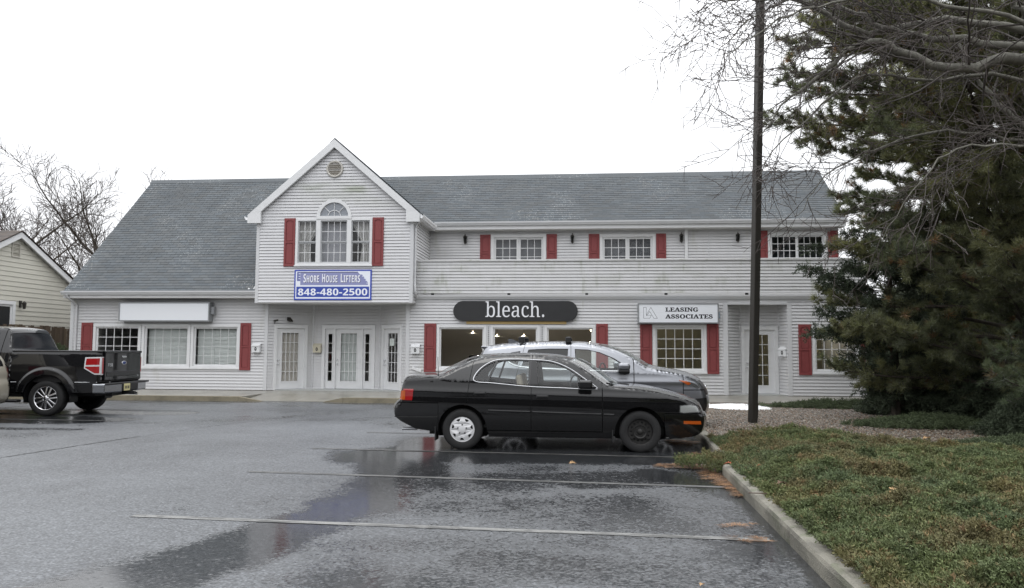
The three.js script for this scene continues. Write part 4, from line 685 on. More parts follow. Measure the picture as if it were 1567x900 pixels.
function wrap(poly, holes, zf, { max = 0.05, off = 0, thick = 0 } = {}) {     // outline -> fine triangles -> wrapped onto z = zf(x, y); both sides of the car are made by mirroring
  poly = dense(poly); holes = holes.map(h => dense(h));
  const area = p => p.reduce((s, a, i) => { const b = p[(i + 1) % p.length]; return s + a[0] * b[1] - b[0] * a[1]; }, 0);
  if (area(poly) < 0) poly.reverse(); holes.forEach(h => { if (area(h) > 0) h.reverse(); });
  const pv = poly.map(p => new THREE.Vector2(...p)), hv = holes.map(h => h.map(p => new THREE.Vector2(...p)));
  const pts = [...pv, ...hv.flat()].map(v => [v.x, v.y]); let tris = THREE.ShapeUtils.triangulateShape(pv, hv);
  const D = (a, b) => Math.hypot(pts[a][0] - pts[b][0], pts[a][1] - pts[b][1]);
  for (let pass = 0; pass < 12; pass++) {               // halve every long edge, the same way from both its triangles
    const mid = new Map(), M2 = (a, b) => { const k = a < b ? a * 1e6 + b : b * 1e6 + a; if (D(a, b) <= max) return -1; if (!mid.has(k)) { mid.set(k, pts.length); pts.push([(pts[a][0] + pts[b][0]) / 2, (pts[a][1] + pts[b][1]) / 2]); } return mid.get(k); };
    const out = [];
    for (const [a, b, c] of tris) {
      const E = [[a, b, c], [b, c, a], [c, a, b]].sort((x, y) => D(y[0], y[1]) - D(x[0], x[1]))[0];
      // split only the longest edge of a triangle; neighbours that share it split it too because both list it
      const m = M2(E[0], E[1]); if (m < 0) out.push([a, b, c]); else out.push([E[0], m, E[2]], [m, E[1], E[2]]);
    }
    tris = out; if (!mid.size) break;
  }
  const e = 0.003, p = [], n = [], nor = pts.map(([x, y]) => { const dx = (zf(x + e, y) - zf(x - e, y)) / (2 * e), dy = (zf(x, y + e) - zf(x, y - e)) / (2 * e); return V(-clamp(dx, -8, 8), -clamp(dy, -8, 8), 1).normalize(); }), zz = pts.map(([x, y]) => zf(x, y));
  for (const t of tris) for (const i of t) { p.push(pts[i][0] + nor[i].x * off, pts[i][1] + nor[i].y * off, zz[i] + nor[i].z * off); n.push(nor[i].x, nor[i].y, nor[i].z); }
  return fromArrays(p, n);
}
function mirror(g) { g = g.clone(); const p = g.attributes.position.array, n = g.attributes.normal.array; for (let i = 0; i < p.length; i += 9) { for (const a of [p, n]) { for (let k = 0; k < 3; k++) a[i + 3 * k + 2] *= -1; for (let k = 0; k < 3; k++) { const t = a[i + 3 + k]; a[i + 3 + k] = a[i + 6 + k]; a[i + 6 + k] = t; } } } return g; }
function across(line, zf, { crown = 0.03, bow = 0, t0 = -1, t1 = 1, nt = 16, off = 0 } = {}) {   // skin from one side's edge to the other's along an outline, given from rear to front
  const P = [], pos = [], idx = [];
  line.forEach(([x, y], i) => { const b = Array.isArray(bow) ? lerp(bow[0], bow[1], i / (line.length - 1)) : bow, c = Array.isArray(crown) ? lerp(crown[0], crown[1], i / (line.length - 1)) : crown; for (let k = 0; k <= nt; k++) { const t = lerp(t0, t1, k / nt), f = 1 - t * t; P.push(V(x + b * f, y + c * f, t * Math.max(0.02, zf(x, y)))); } });
  P.forEach(v => pos.push(v.x, v.y, v.z));
  for (let i = 0; i + 1 < line.length; i++) for (let k = 0; k < nt; k++) { const a = i * (nt + 1) + k; idx.push(a, a + 1, a + nt + 1, a + 1, a + nt + 2, a + nt + 1); }
  const g = new THREE.BufferGeometry(); g.setAttribute('position', new THREE.Float32BufferAttribute(pos, 3)); g.setIndex(idx); g.computeVertexNormals();
  if (off) { const n = g.attributes.normal, p = g.attributes.position; for (let i = 0; i < p.count; i++) p.setXYZ(i, p.getX(i) + n.getX(i) * off, p.getY(i) + n.getY(i) * off, p.getZ(i) + n.getZ(i) * off); }
  return g;
}
const cut = (line, xa, xb) => { const o = []; for (let i = 0; i + 1 < line.length; i++) { const [a, b] = [line[i], line[i + 1]], f = x => [x, lerp(a[1], b[1], (x - a[0]) / (b[0] - a[0]))]; if (b[0] <= a[0]) continue; if (a[0] <= xa && b[0] > xa) o.push(f(xa)); if (a[0] > xa && a[0] < xb) o.push(a); if (a[0] < xb && b[0] >= xb) o.push(f(xb)); } return o; };
const arch = (xc, yc, R, n = 22) => Array.from({ length: n + 1 }, (_, i) => { const a = Math.PI * (1.02 - 1.04 * i / n); return [xc + R * Math.cos(a), yc + R * Math.sin(a)]; });
const outlineTube = (poly, zf, r, off, n = 60, closed = true) => tube(dense(poly, 0.05).filter((_, i, a) => closed || true).map(([x, y]) => V(x, y, zf(x, y) + off)), r, 5, n * 2, closed);
// wheels
const lathe = (prof, n = 40) => new THREE.LatheGeometry(prof.map(p => new THREE.Vector2(...p)), n).rotateX(Math.PI / 2);   // profile (radius, z), z outwards
function tyre(R, r, w) { const h = w / 2; return lathe([[r, -h * 0.86], [r + 0.012, -h * 0.95], [lerp(r, R, 0.5), -h], [R - 0.025, -h * 0.93], [R - 0.004, -h * 0.75], [R, -h * 0.35], [R, h * 0.35], [R - 0.004, h * 0.75], [R - 0.025, h * 0.93], [lerp(r, R, 0.55), h], [lerp(r, R, 0.3), h * 0.985], [r + 0.012, h * 0.95], [r, h * 0.86]], 48); }
function wheel(v, x, y, z, R, r, w, style) {
  const s = Math.sign(z), g = sub('wheel', v); g.position.set(x, y, z); if (s < 0) g.rotation.y = Math.PI;
  part('tyre', tyre(R, r, w), M.rubber, g);
  const f = w / 2 * 0.72;
  part('rim_barrel', lathe([[r * 0.99, -w * 0.42], [r * 0.93, -w * 0.3], [r * 0.93, f * 0.6], [r * 1.0, w * 0.44]]), style.dark ? M.black : style.mat, g);
  part('brake', [lathe([[0.001, -0.02], [r * 0.85, -0.02], [r * 0.85, 0.0], [0.001, 0.0]], 24)], M.black, g);
  if (style.kind === 'cover') {                        // silver wheel cover with openings near the rim
    const s2 = new THREE.Shape(); s2.absarc(0, 0, r * 0.98, 0, 6.27);
    for (let k = 0; k < style.n; k++) { const a = k / style.n * 6.2832 + 0.2, q = new THREE.Path(), d = 0.20, r0 = r * 0.66, r1 = r * 0.88; q.moveTo(r0 * Math.cos(a - d * 0.55), r0 * Math.sin(a - d * 0.55)); q.lineTo(r1 * Math.cos(a - d * 1.25), r1 * Math.sin(a - d * 1.25)); q.absarc(0, 0, r1, a - d * 1.25, a + d * 1.25); q.lineTo(r0 * Math.cos(a + d * 0.55), r0 * Math.sin(a + d * 0.55)); q.closePath(); s2.holes.push(q); }
    const c = new THREE.ExtrudeGeometry(s2, { depth: 0.012, bevelEnabled: true, bevelSize: 0.004, bevelThickness: 0.004, bevelSegments: 2, curveSegments: 40 }), p = c.attributes.position;
    for (let i = 0; i < p.count; i++) { const q = Math.hypot(p.getX(i), p.getY(i)) / r; p.setZ(i, p.getZ(i) + f + 0.02 - 0.03 * q * q); } c.computeVertexNormals();
    part('hubcap', c, style.mat, g);
    part('hubcap', lathe([[0.001, f + 0.036], [r * 0.2, f + 0.035], [r * 0.3, f + 0.029]], 20), style.mat, g);
    for (let k = 0; k < 5; k++) { const a = k / 5 * 6.2832 + 1.57; part('lug_nut', cyl(V(r * 0.36 * Math.cos(a), r * 0.36 * Math.sin(a), f + 0.01), V(r * 0.36 * Math.cos(a), r * 0.36 * Math.sin(a), f + 0.036), r * 0.065, r * 0.05, 8), M.black, g); }
    part('rim_back', lathe([[0.001, f - 0.02], [r * 0.93, f - 0.02]], 24), M.black, g);
  } else if (style.kind === 'steel') {                 // black steel wheel: dished disc with a ring of round holes
    const s2 = new THREE.Shape(); s2.absarc(0, 0, r * 0.94, 0, 6.27); for (let k = 0; k < 14; k++) { const a = k / 14 * 6.2832, q = new THREE.Path(); q.absarc(r * 0.72 * Math.cos(a), r * 0.72 * Math.sin(a), r * 0.085, 0, 6.2, false); s2.holes.push(q); }
    const c = new THREE.ExtrudeGeometry(s2, { depth: 0.008, bevelEnabled: true, bevelSize: 0.003, bevelThickness: 0.003, bevelSegments: 1, curveSegments: 28 }), p = c.attributes.position;
    for (let i = 0; i < p.count; i++) { const q = Math.hypot(p.getX(i), p.getY(i)) / r; p.setZ(i, p.getZ(i) + 0.026); } c.computeVertexNormals();
    part('steel_disc', c, M.steelDark, g);
    part('hub', lathe([[0.001, 0.075], [r * 0.16, 0.073], [r * 0.22, 0.058], [r * 0.25, 0.034], [r * 0.42, 0.036], [r * 0.5, 0.058], [r * 0.545, 0.056], [r * 0.575, 0.036]], 28), M.steelDark, g);
    for (let k = 0; k < 5; k++) { const a = k / 5 * 6.2832; part('lug_nut', cyl(V(r * 0.36 * Math.cos(a), r * 0.36 * Math.sin(a), 0.02), V(r * 0.36 * Math.cos(a), r * 0.36 * Math.sin(a), 0.05), r * 0.06, r * 0.05, 6), M.steelDark, g); }
    part('rim_lip', lathe([[r * 0.93, f * 0.4], [r * 0.97, w * 0.40], [r * 1.02, w * 0.46], [r * 1.03, w * 0.42]]), M.steelDark, g);
  } else {                                             // alloy: n (twin) spokes
    for (let k = 0; k < style.n; k++) for (const d of style.twin ? [-1, 1] : [0]) {
      const a = k / style.n * 6.2832 + 0.26, o = d * (style.twin ? 0.155 : 0), sp = bev([[r * 0.18, -r * 0.07], [r * 0.9, -r * 0.075], [r * 0.98, 0], [r * 0.9, r * 0.075], [r * 0.18, r * 0.07]], 0.03, 0.008); const p = sp.attributes.position; for (let i = 0; i < p.count; i++) p.setZ(i, p.getZ(i) + f - 0.012 - 0.02 * Math.pow(p.getX(i) / r, 2)); sp.computeVertexNormals(); sp.rotateZ(a + o * 0.8); sp.translate(-Math.sin(a) * o * r * 0.5, Math.cos(a) * o * r * 0.5, 0);
      part('spoke', sp, style.mat, g);
    }
    part('rim_lip', lathe([[r * 0.92, f * 0.5], [r * 0.95, w * 0.42], [r * 1.02, w * 0.47], [r * 1.03, w * 0.42]]), style.mat, g);
    part('hub', lathe([[0.001, f + 0.035], [r * 0.17, f + 0.033], [r * 0.2, f + 0.02], [r * 0.26, f + 0.012]], 24), style.mat, g);
    part('rim_back', lathe([[0.001, f - 0.06], [r * 0.93, f - 0.06]], 24), M.black, g);
    for (let k = 0; k < 6; k++) { const a = k / 6 * 6.2832; part('lug_nut', cyl(V(r * 0.235 * Math.cos(a), r * 0.235 * Math.sin(a), f + 0.005), V(r * 0.235 * Math.cos(a), r * 0.235 * Math.sin(a), f + 0.03), r * 0.04, r * 0.035, 6), M.black, g); }
  }
  return g;
}
T.rain = rep(T.drops, 0.55);
M.steelDark = std([0.035, 0.034, 0.033], 0.5, { metalness: 0.5 });
M.wheelSilver = std([0.62, 0.62, 0.63], 0.38, { metalness: 0.12 });
M.seat = std([0.36, 0.31, 0.25], 0.9); M.seatDark = std([0.05, 0.05, 0.052], 0.9);
M.amber = phy([0.45, 0.085, 0.01], 0.15, { clearcoat: 1 }); M.redLens = phy([0.30, 0.01, 0.012], 0.12, { clearcoat: 1 }); M.clearLens = phy([0.85, 0.87, 0.87], 0.06, { transmission: 0.92, thickness: 0 });
M.bezel = std([0.7, 0.7, 0.71], 0.25, { metalness: 0.3 }); M.privacy = phy([0.006, 0.007, 0.010], 0.14);
M.lampInner = std([0.36, 0.36, 0.35], 0.35, { metalness: 0.5 });
const paint = (c, rough, o = {}) => phy(c, rough, { clearcoat: 1, clearcoatRoughness: 0.03, specularIntensity: 0.15, ...o });

function seat(v, x, z, m, w = 0.5, h = 1.0) {
  const s = sub('seat', v); part('seat_cushion', rbox(x - 0.2, x + 0.32, 0.36, 0.56, z - w / 2, z + w / 2, 0.06, 3), m, s);
  const b = rbox(-0.075, 0.075, 0, h - 0.5, -w / 2, w / 2, 0.06, 3); b.rotateZ(0.26); b.translate(x - 0.2, 0.5, z); part('seat_back', b, m, s);
  const r = rbox(-0.05, 0.05, 0, 0.19, -0.14, 0.14, 0.05, 3); r.rotateZ(0.2); r.translate(x - 0.34, h - 0.03, z); part('headrest', [r, cyl(V(x - 0.33, h - 0.08, z - 0.06), V(x - 0.345, h + 0.03, z - 0.06), 0.008), cyl(V(x - 0.33, h - 0.08, z + 0.06), V(x - 0.345, h + 0.03, z + 0.06), 0.008)], m, s);
}
function vehicle(v, S) {
  const W = S.W, top = curve(S.top, 220), bot = S.bottom, zTop = S.roofEdge, belt = S.belt;
  const topXs = top.map(p => p[0]);
  const ends = [Math.min(...topXs), Math.max(...topXs)];
  const bins = new Map(), binOf = x => { const k = Math.floor(x / 0.05); if (!bins.has(k)) bins.set(k, top.filter(p => p[0] > k * 0.05 - S.round && p[0] < (k + 1) * 0.05 + S.round)); return bins.get(k); };
  const distTop = (x, y) => { let d = 81; for (const p of binOf(x)) { const a = p[0] - x, b = p[1] - y, e = a * a + b * b; if (e < d) d = e; } return Math.sqrt(d); };
  const zf = (x, y) => {
    const fx = Math.max(0, (x - S.frontTaper[0]) / (ends[1] - S.frontTaper[0])), rx = Math.max(0, (S.rearTaper[0] - x) / (S.rearTaper[0] - ends[0]));
    let z = W - S.frontTaper[1] * Math.pow(fx, 2.6) - S.rearTaper[1] * Math.pow(rx, 2.6);
    const b = belt(x); z -= S.tuck * Math.pow(clamp((0.55 - y) / 0.4, 0, 1), 1.6) + 0.035 * smooth(0.6, 1, y / b) * clamp((y - 0.55) / (b - 0.55), 0, 1);
    if (S.crease) z += 0.012 * Math.exp(-Math.pow((y - S.crease(x)) / 0.05, 2));
    const up = clamp((y - b) / (S.roofY - b), 0, 1.1); z -= (W - 0.035 - zTop) * (0.85 * up + 0.15 * up * up);
    const d = Math.min(distTop(x, y), S.round); z -= S.round * 0.8 - 0.8 * Math.sqrt(Math.max(0, S.round * S.round - (S.round - d) * (S.round - d)));
    return z;
  };
  const side = [...top, ...bot];                       // closed: rear bumper over the roof to the front bumper, then along the bottom from front to rear
  const both = (name, mat, poly, holes, parent = v, o = {}) => { const g = wrap(poly, holes, zf, o); part(name, g, mat, parent); part(name, mirror(g), mat, parent); };
  const gap = 0.004;
  for (const P of S.panels) {
    const poly = clipPoly(side, P.clip.map(c => [c[0], c[1], c[2] - gap * Math.hypot(c[0], c[1])]));
    const hs = (P.windows || []).map(w => w.poly);
    for (const sgn of [1, -1]) {
      { let g = wrap(clipPoly(side, P.clip), hs, zf, { off: -0.022, max: 0.09 }); if (sgn < 0) g = mirror(g); part('body_liner', g, M.black, v); }
      const parent = P.door ? sub('door', v) : v; let g = wrap(poly, hs, zf); if (sgn < 0) g = mirror(g); part(P.door ? 'door_panel' : P.name, g, P.mat || S.paint, parent);
      for (const w of P.windows || []) { let q = wrap(w.poly, [], zf, { off: -0.012, max: 0.15 }); if (sgn < 0) q = mirror(q); part('window_glass', q, w.mat || S.glass, parent); }
      if (P.door) { const [hx, hy] = P.handle, h = rbox(hx - 0.085, hx + 0.085, hy - 0.018, hy + 0.018, -0.012, 0.03, 0.012, 3); h.translate(0, 0, zf(hx, hy)); const hb = rbox(hx - 0.095, hx + 0.095, hy - 0.026, hy + 0.026, -0.01, 0.006, 0.005); hb.translate(0, 0, zf(hx, hy)); part('door_handle', sgn > 0 ? [h, hb] : [h, hb].map(g => mirror(norm(g))), S.handleMat || M.black, parent); }
    }
  }
  // skins across the car
  for (const [name, a, b, o] of S.skins) {
    const line = o.pts ? top.slice(...o.pts(top)) : cut(top.slice(S.i0 ?? 0), a, b);
    part(name, across(line, zf, o), o.mat || S.paint, v);
    if (o.edge) for (const s of [-1, 1]) part(o.edge, across(line, zf, { ...o, t0: s < 0 ? -1 : o.t1, t1: s < 0 ? o.t0 : 1, nt: 3 }), S.paint, v);
  }
  // wheel wells, floor, wheels
  for (const [x, y, R] of S.wheels) for (const s of [-1, 1]) {
    const g = new THREE.CylinderGeometry(S.archR + 0.012, S.archR + 0.012, 0.34, 28, 1, true, -Math.PI / 2, Math.PI); g.rotateX(Math.PI / 2); g.rotateZ(Math.PI / 2 * 0); g.translate(x, y, s * (W - 0.17 - 0.04));
    const full = new THREE.CylinderGeometry(S.archR + 0.012, S.archR + 0.012, 0.34, 36, 1, true); full.rotateX(Math.PI / 2); full.translate(x, y, s * (W - 0.22));
    const p = full.attributes.position; for (let i = 0; i < p.count; i++) if (p.getY(i) < y - 0.1) p.setY(i, y - 0.1);
    part('wheel_well', [full, box(x - S.archR, x + S.archR, y - 0.1, y + S.archR * 0.9, s * (W - 0.40), s * (W - 0.39))], M.black, v);
  }
  const F = S.floor; part('underbody', [box(F[0], F[1], F[2], F[3], -W + 0.42, W - 0.42), box(S.wheels[1][0] + S.archR + 0.02, S.wheels[0][0] - S.archR - 0.02, F[2], F[3], -W + 0.1, W - 0.1)], M.black, v);
  return { zf, top, both };
}
// ---- black saloon
{
  const v = thing('sedan', 'old black four door sedan with one hubcap parked nose to the kerb', 'car', null, [0, 0, -12.58]);
  const P = paint([0.0045, 0.0045, 0.005], 0.3), belt = x => 1.0 - 0.055 * (x + 0.8) * 0.9 - 0.02 * Math.max(0, x);
  const rw = [-1.82, 0.305], fw = [0.86, 0.30], AR = 0.375;
  const S = {
    W: 0.885, round: 0.055, roofEdge: 0.60, roofY: 1.42, tuck: 0.09, belt, frontTaper: [0.75, 0.14], rearTaper: [-2.0, 0.12], archR: AR, paint: P, glass: M.glassCar,
    crease: x => 0.83 - 0.02 * x,
    top: [[-2.83, 0.43], [-2.885, 0.47], [-2.905, 0.54], [-2.90, 0.63], [-2.86, 0.685], [-2.82, 0.72], [-2.795, 0.85], [-2.765, 1.0], [-2.72, 1.065], [-2.6, 1.085], [-2.4, 1.095], [-2.18, 1.112], [-1.95, 1.23], [-1.7, 1.345], [-1.5, 1.403], [-1.25, 1.43], [-0.9, 1.437], [-0.6, 1.427], [-0.36, 1.395], [-0.15, 1.325], [0.1, 1.175], [0.385, 0.985], [0.52, 0.965], [0.9, 0.935], [1.3, 0.855], [1.58, 0.775], [1.70, 0.715], [1.745, 0.64], [1.765, 0.585], [1.805, 0.56], [1.822, 0.48], [1.81, 0.38], [1.76, 0.28], [1.70, 0.245]],
    bottom: [[1.5, 0.215], [1.30, 0.205], ...arch(fw[0], fw[1], AR).reverse(), [0.42, 0.205], [-0.4, 0.205], [-1.38, 0.215], ...arch(rw[0], rw[1], AR).reverse(), [-2.3, 0.27], [-2.55, 0.30]],
    wheels: [[...fw], [...rw]], floor: [-2.4, 1.5, 0.19, 0.34],
    panels: [
      { name: 'front_bumper', clip: [[-1, 0, -1.22], [0, 1, 0.575]] }, { name: 'front_fender', clip: [[-1, 0, -0.30], [0, -1, -0.585 + 0.0]] , mat: P },
      { name: 'door', door: true, handle: [-0.60, 0.815], clip: [[1, 0, 0.295], [-1, 0, 0.77]], windows: [{ poly: [[-0.735, 1.34], [-0.62, 1.342], [-0.5, 1.328], [-0.35, 1.285], [-0.2, 1.215], [0.0, 1.085], [0.185, 0.955], [0.17, 0.945], [-0.2, 0.955], [-0.70, 0.975]] }] },
      { name: 'door', door: true, handle: [-1.55, 0.855], clip: [[1, 0, -0.77], [-1, 0.12, 1.84]], windows: [{ poly: [[-0.82, 1.345], [-1.05, 1.352], [-1.27, 1.342], [-1.30, 1.338], [-1.425, 1.03], [-1.42, 1.025], [-0.815, 0.98]] }, { poly: [[-1.335, 1.333], [-1.45, 1.285], [-1.55, 1.21], [-1.62, 1.12], [-1.635, 1.06], [-1.60, 1.043], [-1.455, 1.033]] }] },
      { name: 'rear_quarter', clip: [[1, -0.12, -1.84], [0, -1, -0.695]] }, { name: 'rear_bumper', clip: [[1, 0, -2.19], [0, 1, 0.695]] },
      { name: 'rocker', clip: [[1, 0, 0.46], [-1, 0, 1.44], [0, 1, 0.29]] },
    ],
    skins: [
      ['rear_bumper', 0, 0, { pts: t => [0, t.findIndex(p => p[1] > 0.69) + 1], crown: 0, bow: -0.13 }],
      ['tail_panel', 0, 0, { pts: t => [t.findIndex(p => p[1] > 0.69), t.findIndex(p => p[1] > 1.05) + 1], crown: 0, bow: [-0.13, -0.10] }],
      ['boot_lid', -2.735, -2.19, { crown: 0.025, bow: [-0.09, -0.05] }], ['rear_window', -2.19, -1.525, { crown: 0.03, bow: -0.16, t0: -0.94, t1: 0.94, mat: M.glassCar, edge: 'roof_pillar' }],
      ['roof', -1.525, -0.225, { crown: 0.03, bow: [-0.16, 0.15] }], ['windscreen', -0.225, 0.385, { crown: 0.03, bow: 0.19, t0: -0.945, t1: 0.945, mat: M.glassCar, edge: 'roof_pillar' }],
      ['bonnet', 0.385, 1.69, { crown: [0.03, 0.02], bow: [0.12, 0.10] }],
      ['grille_panel', 0, 0, { pts: t => [t.findIndex(p => p[0] > 1.68), t.findIndex(p => p[0] > 1.76)], crown: 0, bow: 0.12 }],
      ['front_bumper', 0, 0, { pts: t => [t.findIndex(p => p[0] > 1.755), t.length], crown: 0, bow: 0.12 }],
    ],
  };
  // the doors run down only to the rocker; the fender only back to the arch
  for (const p of S.panels) { if (p.door) p.clip.push([0, -1, -0.298]); if (p.name === 'front_fender') p.clip[1] = [-0.0, -1, -0.0]; }
  S.panels[1].clip = [[-1, 0, -0.30], [0.9, -0.5, 0.9 * 1.24 - 0.5 * 0.575 + 9]];
  S.panels.splice(1, 1, { name: 'front_fender', clip: [[-1, 0, -0.303], [1, 0, 1.215]] }, { name: 'front_fender', clip: [[-1, 0, -1.215 + 0.008], [0, -1, -0.583]] });
  S.panels.splice(S.panels.findIndex(p => p.name === 'rear_quarter'), 1, { name: 'rear_quarter', clip: [[1, -0.12, -1.84], [-1, 0, 2.19], [0, -1, -0.29]] }, { name: 'rear_quarter', clip: [[1, 0, -2.19 + 0.008], [0, -1, -0.703]] });
  const { zf, both } = vehicle(v, S);
  const DLO = [[-0.70, 1.362], [-0.5, 1.346], [-0.33, 1.298], [-0.17, 1.222], [0.02, 1.095], [0.225, 0.94], [0.16, 0.930], [-0.3, 0.945], [-0.80, 0.962], [-1.40, 1.012], [-1.60, 1.026], [-1.655, 1.055], [-1.635, 1.13], [-1.565, 1.222], [-1.455, 1.303], [-1.33, 1.354], [-1.05, 1.371]];
  for (const s of [1, -1]) { let g = norm(outlineTube(curve([...DLO, DLO[0]], 90).slice(0, -1), zf, 0.007, 0.003, 120)); if (s < 0) g = mirror(g); part('chrome_strip', g, M.alu, v); }
  both('pillar_trim', M.black, [[-0.775, 1.352], [-0.70, 1.352], [-0.665, 0.965], [-0.79, 0.97]], [], v, { off: 0.002 });
  const mold = (a, b) => { for (const s of [1, -1]) { const p = Array.from({ length: 14 }, (_, i) => { const x = lerp(a, b, i / 13), y = 0.567 - 0.022 * x; return V(x, y, s * (zf(x, y) + 0.004)); }); part('side_moulding', tube(p, 0.014, 6, 30), M.black, v); } };
  mold(-1.42, -0.785); mold(-0.75, 0.28); mold(0.32, 0.47);
  // lamps
  both('headlamp', M.clearLens, [[1.44, 0.70], [1.60, 0.715], [1.70, 0.695], [1.735, 0.65], [1.74, 0.60], [1.50, 0.585], [1.435, 0.60]], [], v, { off: 0.012 });
  both('headlamp_reflector', M.lampInner, [[1.455, 0.69], [1.60, 0.705], [1.69, 0.685], [1.72, 0.65], [1.73, 0.607], [1.50, 0.595], [1.45, 0.605]], [], v, { off: 0.004 });
  both('turn_signal', M.amber, [[1.50, 0.475], [1.76, 0.47], [1.765, 0.42], [1.50, 0.43]], [], v, { off: 0.006 });
  both('tail_lamp', M.redLens, [[-2.58, 0.905], [-2.60, 0.735], [-2.76, 0.735], [-2.745, 0.905]], [], v, { off: 0.008 });
  both('tail_lamp', M.amber, [[-2.712, 0.88], [-2.716, 0.742], [-2.798, 0.742], [-2.78, 0.88]], [], v, { off: 0.012 });
  both('bumper_strip', std([0.02, 0.02, 0.02], 0.6), [[-2.2, 0.50], [-2.9, 0.485], [-2.9, 0.47], [-2.2, 0.485]], [], v, { off: 0.006 });
  for (const s of [1, -1]) {                           // mud flaps, mirrors
    part('mud_flap', [rbox(-2.245, -2.225, 0.13, 0.34, s * 0.62, s * 0.86, 0.006)], M.black, v);
    part('mud_flap', [rbox(0.44, 0.46, 0.14, 0.36, s * 0.62, s * 0.85, 0.006)], M.black, v);
    const m = sub('wing_mirror', v), zb = zf(0.1, 1.0); part('mirror_housing', [rbox(-0.06, 0.15, 0.94, 1.07, zb + 0.03, zb + 0.22, 0.04, 3), rbox(0.06, 0.2, 0.935, 0.98, zb - 0.03, zb + 0.08, 0.015)].map(g => s > 0 ? g : mirror(norm(g))), S.paint, m);
    part('mirror_glass', [box(-0.064, -0.061, 0.955, 1.055, zb + 0.05, zb + 0.205)].map(g => s > 0 ? g : mirror(norm(g))), M.chrome, m);
  }
  part('antenna', [cyl(V(-2.22, 1.08, 0.72), V(-2.235, 1.40, 0.72), 0.006, 0.003, 6), cyl(V(-2.22, 1.06, 0.72), V(-2.222, 1.14, 0.72), 0.012, 0.008, 8)], M.black, v);
  for (const [z0, a] of [[0.1, 0.2], [0.55, 0.2]]) part('wiper', [tube([V(0.44, 1.0, z0), V(0.40, 1.02, z0 - 0.2), V(0.30, 1.075, z0 - 0.42)], 0.008, 5)], M.black, v);
  part('wiper', [tube([V(0.47, 0.99, 0.60), V(0.43, 1.005, 0.66), V(0.36, 1.02, 0.70)], 0.009, 5)], M.black, v);
  part('licence_plate', [rbox(-2.945, -2.93, 0.74, 0.88, -0.15, 0.15, 0.004)], std([0.5, 0.42, 0.16], 0.5), v);
  part('exhaust', cyl(V(-2.84, 0.26, 0.45), V(-2.6, 0.27, 0.45), 0.025), M.alu, v);
  for (const z of [-0.38, 0.38]) seat(v, -0.62, z, M.seat, 0.5, 0.97);
  { const s = sub('seat', v); part('seat_cushion', rbox(-1.75, -1.2, 0.36, 0.54, -0.46, 0.46, 0.06), M.seat, s); const b = rbox(-0.08, 0.08, 0, 0.55, -0.46, 0.46, 0.06); b.rotateZ(0.35); b.translate(-1.72, 0.48, 0); part('seat_back', b, M.seat, s); for (const z of [-0.35, 0.35]) part('headrest', rbox(-1.98, -1.86, 0.98, 1.12, z - 0.14, z + 0.14, 0.04), M.seat, s); }
  part('dashboard', [rbox(0.0, 0.42, 0.72, 0.945, -0.68, 0.68, 0.06)], M.seatDark, v);
  part('steering_wheel', [(() => { const g = new THREE.TorusGeometry(0.18, 0.014, 6, 24); g.rotateY(Math.PI / 2 - 0.45); g.translate(-0.12, 0.92, -0.38); return g; })()], M.seatDark, v);
  part('interior_floor', [box(-1.9, 0.4, 0.32, 0.36, -0.7, 0.7), box(-2.6, -1.95, 0.9, 1.0, -0.6, 0.6), box(0.3, 0.36, 0.34, 0.9, -0.75, 0.75)], M.seatDark, v);
  wheel(v, rw[0], rw[1], 0.765, 0.31, 0.19, 0.20, { kind: 'cover', n: 7, mat: M.wheelSilver }); wheel(v, rw[0], rw[1], -0.765, 0.31, 0.19, 0.20, { kind: 'cover', n: 7, mat: M.wheelSilver });
  wheel(v, fw[0], fw[1] + 0.005, 0.765, 0.31, 0.19, 0.20, { kind: 'steel', dark: true }); wheel(v, fw[0], fw[1] + 0.005, -0.765, 0.31, 0.19, 0.20, { kind: 'cover', n: 7, mat: M.wheelSilver });
}
